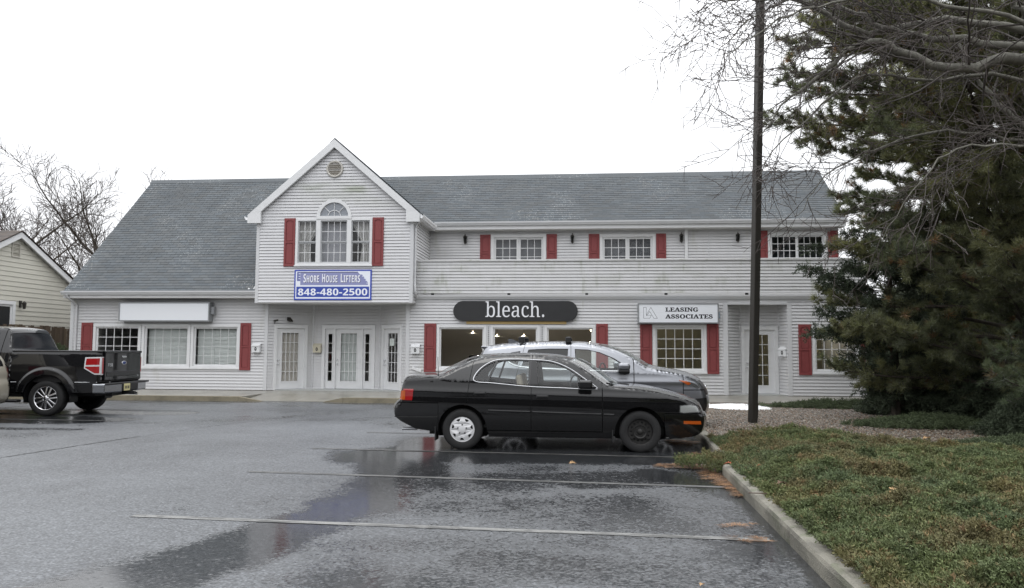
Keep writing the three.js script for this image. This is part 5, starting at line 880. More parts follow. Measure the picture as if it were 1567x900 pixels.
// ---- crossovers: one builder, two finishes
function crossover(label, pos, turn, P, rails) {
  const v = thing('crossover_car', label, 'car', null, pos, turn);
  const belt = x => 1.14 - 0.03 * x, fw = [1.42, 0.35], rw = [-1.22, 0.35], AR = 0.42;
  const clad = std([0.02, 0.02, 0.021], 0.65);
  const S = {
    W: 0.92, round: 0.08, roofEdge: 0.64, roofY: 1.62, tuck: 0.07, belt, frontTaper: [1.2, 0.22], rearTaper: [-1.4, 0.16], archR: AR, paint: P, glass: M.glassCar, handleMat: P,
    crease: x => 0.95 + 0.0 * x,
    top: [[-2.05, 0.34], [-2.13, 0.42], [-2.16, 0.55], [-2.14, 0.72], [-2.09, 0.85], [-2.07, 1.0], [-2.03, 1.12], [-1.93, 1.32], [-1.83, 1.48], [-1.79, 1.54], [-1.62, 1.585], [-1.3, 1.625], [-0.85, 1.652], [-0.3, 1.66], [0.1, 1.637], [0.5, 1.56], [0.85, 1.415], [1.18, 1.215], [1.32, 1.18], [1.65, 1.125], [1.95, 1.045], [2.12, 0.96], [2.22, 0.84], [2.27, 0.70], [2.29, 0.58], [2.28, 0.46], [2.22, 0.36], [2.12, 0.31]],
    bottom: [[1.95, 0.29], ...arch(fw[0], fw[1], AR).reverse(), [0.95, 0.27], [-0.76, 0.27], ...arch(rw[0], rw[1], AR).reverse(), [-1.8, 0.3]],
    wheels: [fw, rw], floor: [-1.9, 1.9, 0.22, 0.4],
    panels: [
      { name: 'front_bumper', clip: [[-1, 0, -1.845], [0, 1, 0.80]] }, { name: 'front_fender', clip: [[-1, 0, -0.96], [1, 0, 1.845 - 0.008]] }, { name: 'front_fender', clip: [[-1, 0, -1.845], [0, -1, -0.808]] },
      { name: 'door', door: true, handle: [0.02, 0.98], clip: [[1, 0, 0.952], [-1, 0, 0.19], [0, -1, -0.41]], windows: [{ poly: [[-0.12, 1.535], [0.12, 1.525], [0.35, 1.475], [0.60, 1.37], [0.84, 1.22], [0.83, 1.15], [0.5, 1.15], [-0.1, 1.17]] }] },
      { name: 'door', door: true, handle: [-1.02, 1.02], clip: [[1, 0, -0.19], [-1, 0.25, 1.45], [0, -1, -0.41]], windows: [{ mat: M.glassDark, poly: [[-0.24, 1.54], [-0.6, 1.54], [-0.98, 1.52], [-1.10, 1.22], [-0.26, 1.175]] }] },
      { name: 'rear_quarter', clip: [[1, -0.25, -1.45], [-1, 0, 1.64]] , windows: [{ mat: M.glassDark, poly: [[-1.13, 1.49], [-1.30, 1.465], [-1.45, 1.40], [-1.28, 1.27], [-1.165, 1.235]] }] }, { name: 'rear_quarter', clip: [[1, 0, -1.64 + 0.008], [0, -1, -0.70]] }, { name: 'rear_bumper', clip: [[1, 0, -1.64], [0, 1, 0.70]] },
      { name: 'rocker', mat: clad, clip: [[1, 0, 1.0], [-1, 0, 0.82], [0, 1, 0.40]] },
    ],
    skins: [
      ['rear_bumper', 0, 0, { pts: t => [0, t.findIndex(p => p[1] > 0.70) + 1], crown: 0, bow: -0.10 }], ['tailgate', 0, 0, { pts: t => [t.findIndex(p => p[1] > 0.70), t.findIndex(p => p[1] > 1.10) + 1], crown: 0, bow: -0.10 }],
      ['rear_window', 0, 0, { pts: t => [t.findIndex(p => p[1] > 1.10), t.findIndex(p => p[1] > 1.50) + 1], crown: 0, bow: -0.10, t0: -0.9, t1: 0.9, mat: M.glassDark, edge: 'roof_pillar' }],
      ['roof', -1.815, 0.275, { crown: 0.03, bow: [-0.12, 0.10] }], ['windscreen', 0.275, 1.17, { crown: 0.03, bow: 0.14, t0: -0.92, t1: 0.92, mat: M.glassCar, edge: 'roof_pillar' }],
      ['bonnet', 1.17, 2.11, { crown: 0.04, bow: 0.13 }], ['grille_panel', 0, 0, { pts: t => [t.findIndex(p => p[0] > 2.10), t.findIndex(p => p[0] > 2.10 && p[1] < 0.70)], crown: 0, bow: 0.13, mat: M.blackGloss }],
      ['front_bumper', 0, 0, { pts: t => [t.findIndex(p => p[0] > 2.1 && p[1] < 0.71), t.length], crown: 0, bow: 0.13 }],
    ],
  };
  const { zf, both } = vehicle(v, S);
  for (const [x, y] of [fw, rw]) both('arch_trim', clad, [...arch(x, y, AR + 0.004), ...arch(x, y, AR + 0.075).reverse()].map(p => [p[0], Math.max(p[1], 0.33)]), [], v, { off: 0.006 });
  const dlo = [[-1.47, 1.405], [-1.3, 1.485], [-0.98, 1.54], [-0.5, 1.562], [0.12, 1.545], [0.37, 1.49], [0.62, 1.38]];
  for (const s of [1, -1]) part('chrome_strip', tube(curve([[0.86, 1.135], [0.5, 1.135], [-0.1, 1.152], [-1.1, 1.20], [-1.28, 1.25], [-1.47, 1.40]], 40).map(([x, y]) => V(x, y, s * (zf(x, y) + 0.004))), 0.009, 5, 60), M.chrome, v);
  both('headlamp', M.clearLens, [[1.74, 0.985], [1.95, 0.965], [2.14, 0.90], [2.19, 0.83], [2.10, 0.815], [1.92, 0.885]], [], v, { off: 0.012 });
  both('headlamp_reflector', M.blackGloss, [[1.76, 0.975], [1.95, 0.955], [2.13, 0.89], [2.17, 0.84], [2.10, 0.825], [1.94, 0.892]], [], v, { off: 0.004 });
  both('turn_signal', M.amber, [[1.755, 0.979], [1.90, 0.962], [1.98, 0.925], [1.93, 0.893]], [], v, { off: 0.015 });
  both('tail_lamp', M.redLens, [[-1.76, 0.98], [-1.74, 1.10], [-2.04, 1.09], [-2.075, 0.98], [-2.09, 0.86], [-1.95, 0.88]], [], v, { off: 0.01 });
  both('lower_grille', M.blackGloss, [[2.03, 0.645], [2.275, 0.665], [2.283, 0.50], [2.235, 0.385], [2.02, 0.40]], [], v, { off: 0.005 }); both('fog_lamp', M.clearLens, [[2.06, 0.60], [2.12, 0.61], [2.16, 0.50], [2.11, 0.50]], [], v, { off: 0.012 });
  both('lower_trim', clad, [[1.86, 0.42], [2.27, 0.42], [2.2, 0.35], [1.9, 0.33]], [], v, { off: 0.006 }); both('lower_trim', clad, [[-1.66, 0.50], [-2.14, 0.50], [-2.09, 0.37], [-1.75, 0.34]], [], v, { off: 0.006 });
  for (const s of [1, -1]) {
    const f = g => s > 0 ? g : mirror(norm(g)), m = sub('wing_mirror', v), zb = zf(0.8, 1.15);
    part('mirror_cap', f(rbox(0.66, 0.88, 1.14, 1.29, zb + 0.05, zb + 0.25, 0.06, 4)), P, m); part('mirror_base', [f(rbox(0.67, 0.87, 1.105, 1.18, zb + 0.06, zb + 0.24, 0.03, 3)), f(rbox(0.76, 0.88, 1.10, 1.15, zb - 0.03, zb + 0.1, 0.015))], M.black, m);
    if (rails) for (const x of [-1.12, -0.24]) { const zz = s * 0.60; part('roof_rack_foot', [rbox(x - 0.055, x + 0.055, 1.645, 1.76, zz - 0.05, zz + 0.05, 0.02, 3)], M.black, v); }
  }
  if (rails) for (const x of [-1.12, -0.24]) part('roof_rack_bar', [rbox(x - 0.035, x + 0.035, 1.735, 1.765, -0.55, 0.55, 0.012)], M.black, v);
  part('roof_fin', [prism([[-1.42, 1.63], [-1.12, 1.655], [-1.25, 1.68], [-1.38, 1.73], [-1.43, 1.72]], -0.025, 0.025)], P, v);
  part('spoiler', [rbox(-1.90, -1.70, 1.545, 1.585, -0.52, 0.52, 0.018)], P, v);
  part('bonnet_badge', [(() => { const g = new THREE.SphereGeometry(0.06, 12, 8); g.scale(0.3, 0.6, 1); g.translate(2.36, 0.83, 0); return g; })()], M.chrome, v);
  for (const z of [-0.38, 0.38]) { seat(v, -0.1, z, M.seatDark, 0.5, 1.12); }
  part('dashboard', [rbox(0.5, 1.1, 0.85, 1.12, -0.7, 0.7, 0.06)], M.seatDark, v); part('interior_floor', [box(-1.9, 1.0, 0.4, 0.45, -0.75, 0.75), box(-1.6, -1.1, 0.45, 1.1, -0.7, 0.7)], M.seatDark, v);
  part('steering_wheel', [(() => { const g = new THREE.TorusGeometry(0.18, 0.014, 6, 24); g.rotateY(Math.PI / 2 - 0.4); g.translate(0.42, 1.08, -0.38); return g; })()], M.seatDark, v);
  for (const [x, y] of [fw, rw]) for (const s of [1, -1]) wheel(v, x, y, s * 0.80, 0.35, 0.225, 0.22, { kind: 'alloy', n: 5, mat: M.alu });
  return v;
}
M.greyPaint = paint([0.22, 0.228, 0.248], 0.30, { metalness: 0.85, specularIntensity: 1 }); M.sandPaint = paint([0.42, 0.39, 0.32], 0.38, { metalness: 0.45, specularIntensity: 1 });
crossover('silver grey crossover with roof rack feet parked behind the black sedan', [-0.02, 0, -15.12], 0, M.greyPaint, true);
crossover('beige crossover cut off by the left edge of the picture', [-14.2, 0, -14.62], Math.PI, M.sandPaint, false);
// ---- pickup
{
  const v = thing('pickup_truck', 'black crew pickup truck with chrome wheels parked tail towards the lot', 'pickup truck', null, [-10.72, 0, -17.2], Math.PI + 0.10);
  const P = paint([0.006, 0.006, 0.007], 0.3), rw = [1.17, 0.39], fw = [4.85, 0.39], AR = 0.50, belt = x => 1.40;
  const S = {
    W: 0.985, round: 0.06, roofEdge: 0.72, roofY: 1.93, tuck: 0.05, belt, frontTaper: [4.9, 0.14], rearTaper: [2.0, 0.0], archR: AR, paint: P, glass: M.privacy, handleMat: P,
    top: [[1.99, 0.55], [1.985, 0.9], [1.985, 1.3], [1.99, 1.42], [2.03, 1.5], [2.13, 1.80], [2.2, 1.915], [2.45, 1.95], [2.9, 1.965], [3.3, 1.945], [3.6, 1.87], [3.9, 1.67], [4.25, 1.40], [4.5, 1.37], [5.0, 1.34], [5.5, 1.29], [5.72, 1.23], [5.78, 1.05], [5.80, 0.8], [5.84, 0.7], [5.84, 0.5], [5.78, 0.42]],
    bottom: [[5.5, 0.40], ...arch(fw[0], fw[1], AR).reverse(), [4.3, 0.42], [2.0, 0.42]],
    wheels: [fw, rw], floor: [0.3, 5.6, 0.42, 0.6],
    panels: [
      { name: 'front_fender', clip: [[-1, 0, -4.27]] },
      { name: 'door', door: true, handle: [3.35, 1.2], clip: [[1, 0, 4.262], [-1, 0, -3.2], [0, -1, -0.55]], windows: [{ poly: [[3.27, 1.44], [3.27, 1.84], [3.5, 1.82], [3.75, 1.68], [4.05, 1.44]] }] },
      { name: 'door', door: true, handle: [2.35, 1.2], clip: [[1, 0, 3.192], [-1, 0, -2.22], [0, -1, -0.55]], windows: [{ poly: [[2.32, 1.44], [2.36, 1.83], [3.1, 1.85], [3.12, 1.44]] }] },
      { name: 'cab_corner', clip: [[1, 0, 2.212], [0, -1, -0.55]] }, { name: 'rocker', clip: [[1, 0, 4.262], [0, 1, 0.54]] },
    ],
    skins: [
      ['cab_back', 0, 0, { pts: t => [0, t.findIndex(p => p[1] > 1.45) + 1], crown: 0, bow: -0.05 }], ['rear_window', 0, 0, { pts: t => [t.findIndex(p => p[1] > 1.45), t.findIndex(p => p[1] > 1.83) + 1], crown: 0, bow: -0.05, t0: -0.93, t1: 0.93, mat: M.privacy, edge: 'roof_pillar' }],
      ['roof', 2.14, 3.45, { crown: 0.03, bow: [-0.05, 0.08] }], ['windscreen', 3.44, 4.24, { crown: 0.03, bow: 0.14, t0: -0.92, t1: 0.92, mat: M.privacy, edge: 'roof_pillar' }],
      ['bonnet', 4.22, 5.71, { crown: 0.05, bow: 0.12 }], ['grille_panel', 0, 0, { pts: t => [t.findIndex(p => p[0] > 5.70), t.length], crown: 0, bow: 0.12 }],
    ],
  };
  const { zf } = vehicle(v, S);
  // bed: sides with flared arches, inner liner, tailgate
  const bz = (x, y) => 0.985 - 0.05 * clamp((0.7 - y) / 0.3, 0, 1) - 0.02 * clamp((y - 1.1) / 0.32, 0, 1) - 0.05 * smooth(0.10, 0, x) - 0.035 + 0.035 * Math.sqrt(clamp((1.43 - y) / 0.06, 0, 1));
  const bedSide = [[0, 0.76], [0, 1.425], [1.955, 1.425], [1.955, 0.50], [rw[0] + AR + 0.06, 0.50], ...arch(rw[0], rw[1], AR).reverse(), [rw[0] - AR - 0.05, 0.50], [0.10, 0.52], [0.05, 0.74]];
  const lampHole = [[0.0, 1.30], [0.315, 1.29], [0.335, 1.05], [0.10, 0.93], [0, 0.92]];
  for (const s of [1, -1]) {
    let g = wrap(bedSide, [], bz); if (s < 0) g = mirror(g); part('bed_side', g, P, v);
    // flare: a raised band round the arch
    let f = wrap([...arch(rw[0], rw[1], AR + 0.005), ...arch(rw[0], rw[1], AR + 0.20).reverse()].map(p => [p[0], Math.max(0.52, p[1])]), [], (x, y) => { const r = Math.hypot(x - rw[0], y - rw[1]) - AR; return bz(x, y) + 0.045 * smooth(0.20, 0.12, r) - 0.02 * smooth(0.03, 0, r); }, { off: 0.002, max: 0.035 }); if (s < 0) f = mirror(f); part('wheel_flare', f, P, v);
    part('crease_strip', [tube([V(0.06, 0.745, s * (bz(0.06, 0.745) + 0.002)), V(0.4, 0.745, s * (bz(0.4, 0.745) + 0.002)), V(rw[0] - AR - 0.13, 0.745, s * (bz(0.5, 0.745) + 0.002))], 0.008, 5), tube([V(rw[0] + AR + 0.15, 0.745, s * 0.987), V(1.95, 0.745, s * 0.987)], 0.008, 5)], M.alu, v);
    part('bed_liner', [box(0.03, 1.94, 0.80, 1.40, s * 0.87, s * 0.90)], M.black, v); part('bed_rail', [rbox(-0.005, 1.96, 1.41, 1.44, s * 0.86, s * 0.965, 0.012)], M.blackGloss, v);
    const L = sub('tail_lamp', v); const q = (poly, off, m, n) => { let g = wrap(poly, [], bz, { off, max: 0.04 }); if (s < 0) g = mirror(g); part(n, g, m, L); };
    q([[-0.005, 1.305], [0.33, 1.295], [0.345, 1.05], [0.11, 0.915], [-0.005, 0.91]], 0.008, M.bezel, 'lamp_bezel');
    q([[0.03, 1.275], [0.30, 1.268], [0.312, 1.125], [0.03, 1.13]], 0.013, M.redLens, 'lamp_lens'); q([[0.03, 1.095], [0.312, 1.09], [0.315, 1.065], [0.11, 0.945], [0.03, 0.942]], 0.013, M.redLens, 'lamp_lens');
    part('lamp_lens', [rbox(-0.02, 0.0, 0.93, 1.285, s * 0.86, s * 0.915, 0.006)], M.redLens, L); part('lamp_bezel', [rbox(-0.012, 0.004, 0.905, 1.305, s * 0.845, s * 0.928, 0.005)], M.bezel, L);
    part('running_board', [rbox(1.75, 4.3, 0.30, 0.36, s * 0.88, s * 1.06, 0.025, 3)], M.black, v);
    part('wing_mirror', [rbox(3.9, 4.02, 1.40, 1.68, s * 1.05, s * 1.27, 0.04, 3), rbox(3.95, 4.05, 1.42, 1.5, s * 0.92, s * 1.1, 0.02)], M.black, v);
  }
  part('bed_floor', [box(0.03, 1.94, 0.74, 0.8, -0.9, 0.9), box(1.93, 1.95, 0.8, 1.42, -0.9, 0.9)], M.black, v);
  const tg = sub('tailgate', v);
  part('tailgate_panel', [bev([[-0.84, 0.78], [0.84, 0.78], [0.84, 1.415], [-0.84, 1.415]], 0.05, 0.012, [])].map(g => g.rotateY(Math.PI / 2).translate(-0.03, 0, 0)), P, tg);
  part('tailgate_panel', [rbox(-0.062, -0.02, 1.385, 1.435, -0.845, 0.845, 0.015, 3), rbox(-0.05, -0.02, 0.86, 0.98, -0.78, 0.78, 0.02, 3)], M.blackGloss, tg);
  part('tailgate_handle', rbox(-0.058, -0.03, 1.28, 1.325, -0.1, 0.1, 0.012, 3), M.chrome, tg);
  part('badge', (() => { const g = new THREE.SphereGeometry(0.115, 20, 10); g.scale(0.12, 0.42, 1); g.translate(-0.05, 1.16, 0); return g; })(), M.chrome, tg);
  part('badge', (() => { const g = new THREE.SphereGeometry(0.10, 20, 10); g.scale(0.16, 0.38, 1); g.translate(-0.052, 1.16, 0); return g; })(), std([0.02, 0.04, 0.14], 0.25), tg);
  part('badge_letters', move(new TextGeometry('F150', { font: F.sans, size: 0.07, depth: 0.006, height: 0.006, bevelEnabled: false }), 0, 0, 0).rotateY(-Math.PI / 2).translate(-0.045, 1.09, -0.74), M.chrome, tg);
  part('badge_letters', move(new TextGeometry('4x4', { font: F.sans, size: 0.03, depth: 0.006, height: 0.006, bevelEnabled: false }), 0, 0, 0).rotateY(-Math.PI / 2).translate(-0.045, 0.84, 0.66), M.chrome, tg);
  // bumper: chrome wings with a black step pad between
  const b = sub('rear_bumper', v), wing = s => { const g = rbox(-0.21, 0.16, 0.50, 0.715, 0.36, 1.0, 0.035, 4), p = g.attributes.position; for (let i = 0; i < p.count; i++) { const z = p.getZ(i); if (p.getX(i) < -0.1) p.setX(i, p.getX(i) + 0.09 * smooth(0.75, 1.0, z)); } g.computeVertexNormals(); if (s < 0) return mirror(norm(g)); return g; };
  part('bumper_wing', wing(1), std([0.34, 0.35, 0.37], 0.22, { metalness: 1 }), b); part('bumper_wing', wing(-1), std([0.34, 0.35, 0.37], 0.22, { metalness: 1 }), b);
  part('bumper_step', [rbox(-0.225, 0.05, 0.53, 0.705, -0.37, 0.37, 0.02), rbox(-0.215, 0.0, 0.68, 0.722, -0.95, 0.95, 0.015)], M.black, b);
  part('licence_plate', [rbox(-0.236, -0.227, 0.53, 0.69, -0.33, -0.05, 0.003)], std([0.55, 0.50, 0.26], 0.5), b); part('plate_print', [box(-0.2395, -0.2365, 0.575, 0.64, -0.29, -0.21), box(-0.2395, -0.2365, 0.575, 0.64, -0.18, -0.09)], std([0.12, 0.11, 0.07], 0.6), b);
  part('tow_hitch', [rbox(-0.33, 0.2, 0.44, 0.51, -0.04, 0.04, 0.008), rbox(-0.05, 0.1, 0.42, 0.5, -0.5, 0.5, 0.01)], M.black, v);
  part('exhaust', cyl(V(-0.1, 0.42, 0.62), V(0.5, 0.44, 0.6), 0.035), M.chrome, v);
  part('rear_axle', [cyl(V(rw[0], 0.39, -0.8), V(rw[0], 0.39, 0.8), 0.05), new THREE.SphereGeometry(0.15, 12, 8).translate(rw[0], 0.38, 0)], M.black, v);
  part('brake_light', [rbox(2.12, 2.16, 1.865, 1.915, -0.16, 0.16, 0.012)], M.clearLens, v); part('brake_light', [rbox(2.13, 2.165, 1.875, 1.905, -0.05, 0.05, 0.008)], M.redLens, v);
  for (const z of [-0.42, 0.42]) seat(v, 3.3, z, M.seatDark, 0.52, 1.35);
  for (const [x, y] of [fw, rw]) for (const s of [1, -1]) wheel(v, x, y, s * 0.85, 0.39, 0.255, 0.27, { kind: 'alloy', n: 6, twin: true, mat: std([0.72, 0.72, 0.74], 0.14, { metalness: 1 }) });
}
// ---------------------------------------------------------------- trees and plants
T.barkMap = rep(T.bark, 0.5, 1);
M.barkGrey = std([1.6, 1.65, 1.58], 0.6, { map: T.barkMap, bumpMap: rep(T.grain, 0.35), bumpScale: 0.004 });
M.barkDark = std([0.7, 0.62, 0.55], 0.85, { map: T.barkMap, bumpMap: rep(T.grain, 0.35), bumpScale: 0.008 });
M.twig = std([0.07, 0.056, 0.05], 0.6); M.branch = std([0.065, 0.056, 0.05], 0.65);
class Sticks {                                         // tapering branches collected into one mesh
  constructor() { this.p = []; this.n = []; }
  add(pts, r0, r1, k = 5) {
    const N = pts.length, t = V(), s = V(), u = V(), ringOf = []; let ref = Math.abs(pts[1].y - pts[0].y) > 0.9 * pts[1].distanceTo(pts[0]) ? V(1, 0, 0) : V(0, 1, 0);
    for (let i = 0; i < N; i++) { t.subVectors(pts[Math.min(N - 1, i + 1)], pts[Math.max(0, i - 1)]).normalize(); s.crossVectors(t, ref).normalize(); u.crossVectors(s, t); const r = lerp(r0, r1, i / (N - 1)), ring = []; for (let q = 0; q < k; q++) { const a = q / k * 6.28319, n = s.clone().multiplyScalar(Math.cos(a)).addScaledVector(u, Math.sin(a)); ring.push([pts[i].clone().addScaledVector(n, r), n]); } ringOf.push(ring); }
    for (let i = 0; i + 1 < N; i++) for (let q = 0; q < k; q++) { const a = ringOf[i][q], b = ringOf[i][(q + 1) % k], c = ringOf[i + 1][q], d = ringOf[i + 1][(q + 1) % k]; for (const [v, n] of [a, c, b, b, c, d]) { this.p.push(v.x, v.y, v.z); this.n.push(n.x, n.y, n.z); } }
  }
  geo() { return fromArrays(this.p, this.n); }
}
function way(o, d, L, n, wob, lift = 0) {              // a wandering line
  const pts = [o.clone()], dir = d.clone().normalize(), p = o.clone(); for (let i = 0; i < n; i++) { dir.add(V(rr(-wob, wob), rr(-wob, wob) + lift, rr(-wob, wob))).normalize(); p.addScaledVector(dir, L / n); pts.push(p.clone()); } return pts;
}
const along = (pts, t) => { const x = t * (pts.length - 1), i = Math.min(pts.length - 2, x | 0); return [pts[i].clone().lerp(pts[i + 1], x - i), pts[i + 1].clone().sub(pts[i]).normalize()]; };
function branchOut(sticks, pts, r0, r1, lvl, o) {      // side branches of a limb, recursively finer
  const L = pts.reduce((s, p, i) => i ? s + p.distanceTo(pts[i - 1]) : 0, 0), n = Math.max(2, Math.round(L * o.per[lvl]));
  for (let i = 0; i < n; i++) {
    const t = lerp(o.from[lvl] ?? 0.15, 0.99, (i + rnd()) / n), [p, d] = along(pts, t), sd = d.clone().cross(rdir()).normalize(), r = Math.max(o.rmin, lerp(r0, r1, t) * rr(0.4, 0.65));
    const dir = d.clone().multiplyScalar(rr(0.5, 1)).addScaledVector(sd, rr(0.5, 0.9)).add(V(0, o.up[lvl], 0)).normalize(), len = Math.min(o.len[lvl] * rr(0.5, 1.3), L * 0.8) * (1 - 0.35 * t);
    const w = way(p, dir, len, lvl > 1 ? 4 : 7, o.wob ?? 0.14, o.lift[lvl]); (lvl > (o.twigFrom ?? 0) ? o.twigs : sticks).add(w, r, o.rmin * 0.7, lvl > 0 ? 3 : 5);
    if (lvl + 1 < o.per.length) branchOut(sticks, w, r, o.rmin, lvl + 1, o);
  }
}
{ // bare tree whose trunk stands outside the frame on the right; its grey limbs reach in over the bed
  const t = thing('bare_tree', 'bare deciduous tree with smooth grey limbs reaching in from the right', 'tree');
  reseed(21); const limb = new Sticks(), tw = new Sticks(), L = (a, z, dz) => a.map(([x, y], i) => V(x, y, z + dz * i));
  const base = V(8.6, 0, -11.4);
  const trunkPts = [base, V(8.55, 1.6, -11.4), V(8.45, 3.1, -11.45), V(8.4, 4.6, -11.5), V(8.3, 6.2, -11.5), V(8.35, 8.2, -11.6), V(8.2, 10.4, -11.5)];
  const trunk = new Sticks(); trunk.add(trunkPts, 0.24, 0.09, 12);
  const o = { per: [3.0, 4.2, 4.6], from: [0.2, 0.15, 0.2], len: [1.7, 0.8, 0.4], up: [-0.02, 0.02, 0.0], lift: [0.0, -0.012, -0.01], rmin: 0.0052, wob: 0.17, twigs: tw };
  const limbs = [
    [[[8.45, 4.5], [7.4, 5.25], [6.2, 5.65], [5.65, 5.55], [5.11, 5.51], [4.45, 5.81], [4.1, 5.9], [3.69, 5.79], [3.03, 5.41], [2.44, 5.1], [1.8, 4.55]], -11.2, 0.02, 0.105, 0.006],
    [[[8.4, 5.2], [7.4, 5.8], [6.43, 6.01], [5.53, 6.18], [4.83, 6.29], [4.34, 6.57], [3.9, 6.87], [3.33, 7.2], [2.4, 7.4]], -11.6, -0.05, 0.085, 0.008],
    [[[8.4, 4.9], [7.2, 5.6], [6.1, 5.96], [5.95, 6.05], [5.71, 6.43], [5.4, 7.0], [5.1, 7.8]], -11.0, 0.1, 0.07, 0.01],
    [[[8.5, 3.4], [7.4, 4.3], [6.71, 4.94], [6.36, 5.2], [6.25, 5.45], [6.0, 5.86], [5.84, 6.35], [5.56, 6.98]], -12.0, -0.05, 0.065, 0.01],
    [[[8.45, 4.3], [7.6, 5.1], [6.81, 5.36], [5.9, 5.58], [5.15, 5.45], [4.4, 5.57], [3.83, 5.44], [3.05, 4.95], [2.2, 4.45], [1.75, 3.9]], -11.8, 0.06, 0.042, 0.004],
    [[[8.35, 5.6], [6.96, 6.23], [5.47, 6.53], [4.21, 6.37], [3.63, 6.65], [2.84, 6.87], [2.04, 6.86], [1.25, 6.84], [0.8, 6.7]], -12.0, 0.05, 0.07, 0.004],
    [[[8.5, 3.0], [7.3, 3.9], [6.31, 4.2], [5.72, 4.29], [4.95, 4.21], [4.5, 3.76], [3.95, 3.0]], -10.9, 0.05, 0.032, 0.004],
    [[[8.35, 6.2], [6.63, 6.48], [5.57, 6.71], [3.93, 6.92], [2.8, 6.76], [1.65, 6.35], [1.0, 5.9]], -11.2, -0.04, 0.045, 0.004],
    [[[8.4, 5.0], [7.0, 5.5], [5.6, 5.95], [4.6, 6.2], [3.6, 6.25], [2.5, 6.1], [1.5, 5.75], [0.9, 5.4]], -10.6, 0.05, 0.04, 0.004],
    [[[8.35, 6.6], [7.0, 7.4], [5.4, 7.7], [3.8, 7.7], [2.4, 7.4]], -11.3, 0.1, 0.06, 0.006],
    [[[8.5, 3.8], [7.4, 4.6], [6.4, 4.8], [5.4, 4.9], [4.4, 4.6], [3.6, 4.2], [3.0, 3.6]], -12.3, 0.02, 0.036, 0.004],
    [[[8.45, 4.4], [9.6, 5.4], [10.8, 6.2], [12, 6.8]], -11.4, 0.2, 0.09, 0.01], [[[8.4, 5.6], [9.2, 7.2], [9.9, 8.6], [10.2, 10]], -11.5, 0.3, 0.08, 0.01], [[[8.3, 6.6], [7.8, 8.2], [7.2, 9.6], [6.4, 10.6]], -11.6, -0.3, 0.07, 0.01],
  ];
  for (const [a, z, dz, r0, r1] of limbs) { const c = new THREE.CatmullRomCurve3(L(a.map(([x, y]) => [x < 4 ? 4 - (4 - x) * 0.68 : x, y]), z, dz)).getPoints(28).map((p, i) => i > 2 ? p.add(V(rr(-0.02, 0.02), rr(-0.03, 0.03), rr(-0.06, 0.06))) : p), s = new Sticks(); s.add(c, r0, r1, 8); part('limb', s.geo(), M.barkGrey, t); branchOut(limb, c, r0 * 0.6, r1, 0, o); }
  part('trunk', trunk.geo(), M.barkGrey, t); part('branches', limb.geo(), M.branch, t, 'stuff'); part('twigs', tw.geo(), M.twig, t, 'stuff');
  // buds and hanging drops at the twig ends
}
function tuft(s, n, len, w, spread) {                   // a brush of pine needles about +y
  reseed(s); const p = [], nn = []; for (let i = 0; i < n; i++) { const a = rr(0, 6.28), b = rr(0.15, spread), d = V(Math.sin(b) * Math.cos(a), Math.cos(b), Math.sin(b) * Math.sin(a)), o = V(0, rr(-0.05, 0.03), 0), sd = d.clone().cross(rdir()).normalize(); const L = len * rr(0.75, 1.15), tip = o.clone().addScaledVector(d, L).add(V(0, -0.12 * L * Math.sin(b), 0)), A = o.clone().addScaledVector(sd, w / 2), B2 = o.clone().addScaledVector(sd, -w / 2), m = d.clone().cross(sd); for (const v of [A, B2, tip]) { p.push(v.x, v.y, v.z); nn.push(m.x, m.y, m.z); } }
  return fromArrays(p, nn);
}
const M_needle = phy([1, 1, 1], 0.95, { transmission: 0.45, thickness: 0 });
const tufts = [tuft(1, 54, 0.135, 0.0105, 1.25), tuft(2, 54, 0.125, 0.01, 1.0), tuft(3, 60, 0.14, 0.0105, 1.5)];
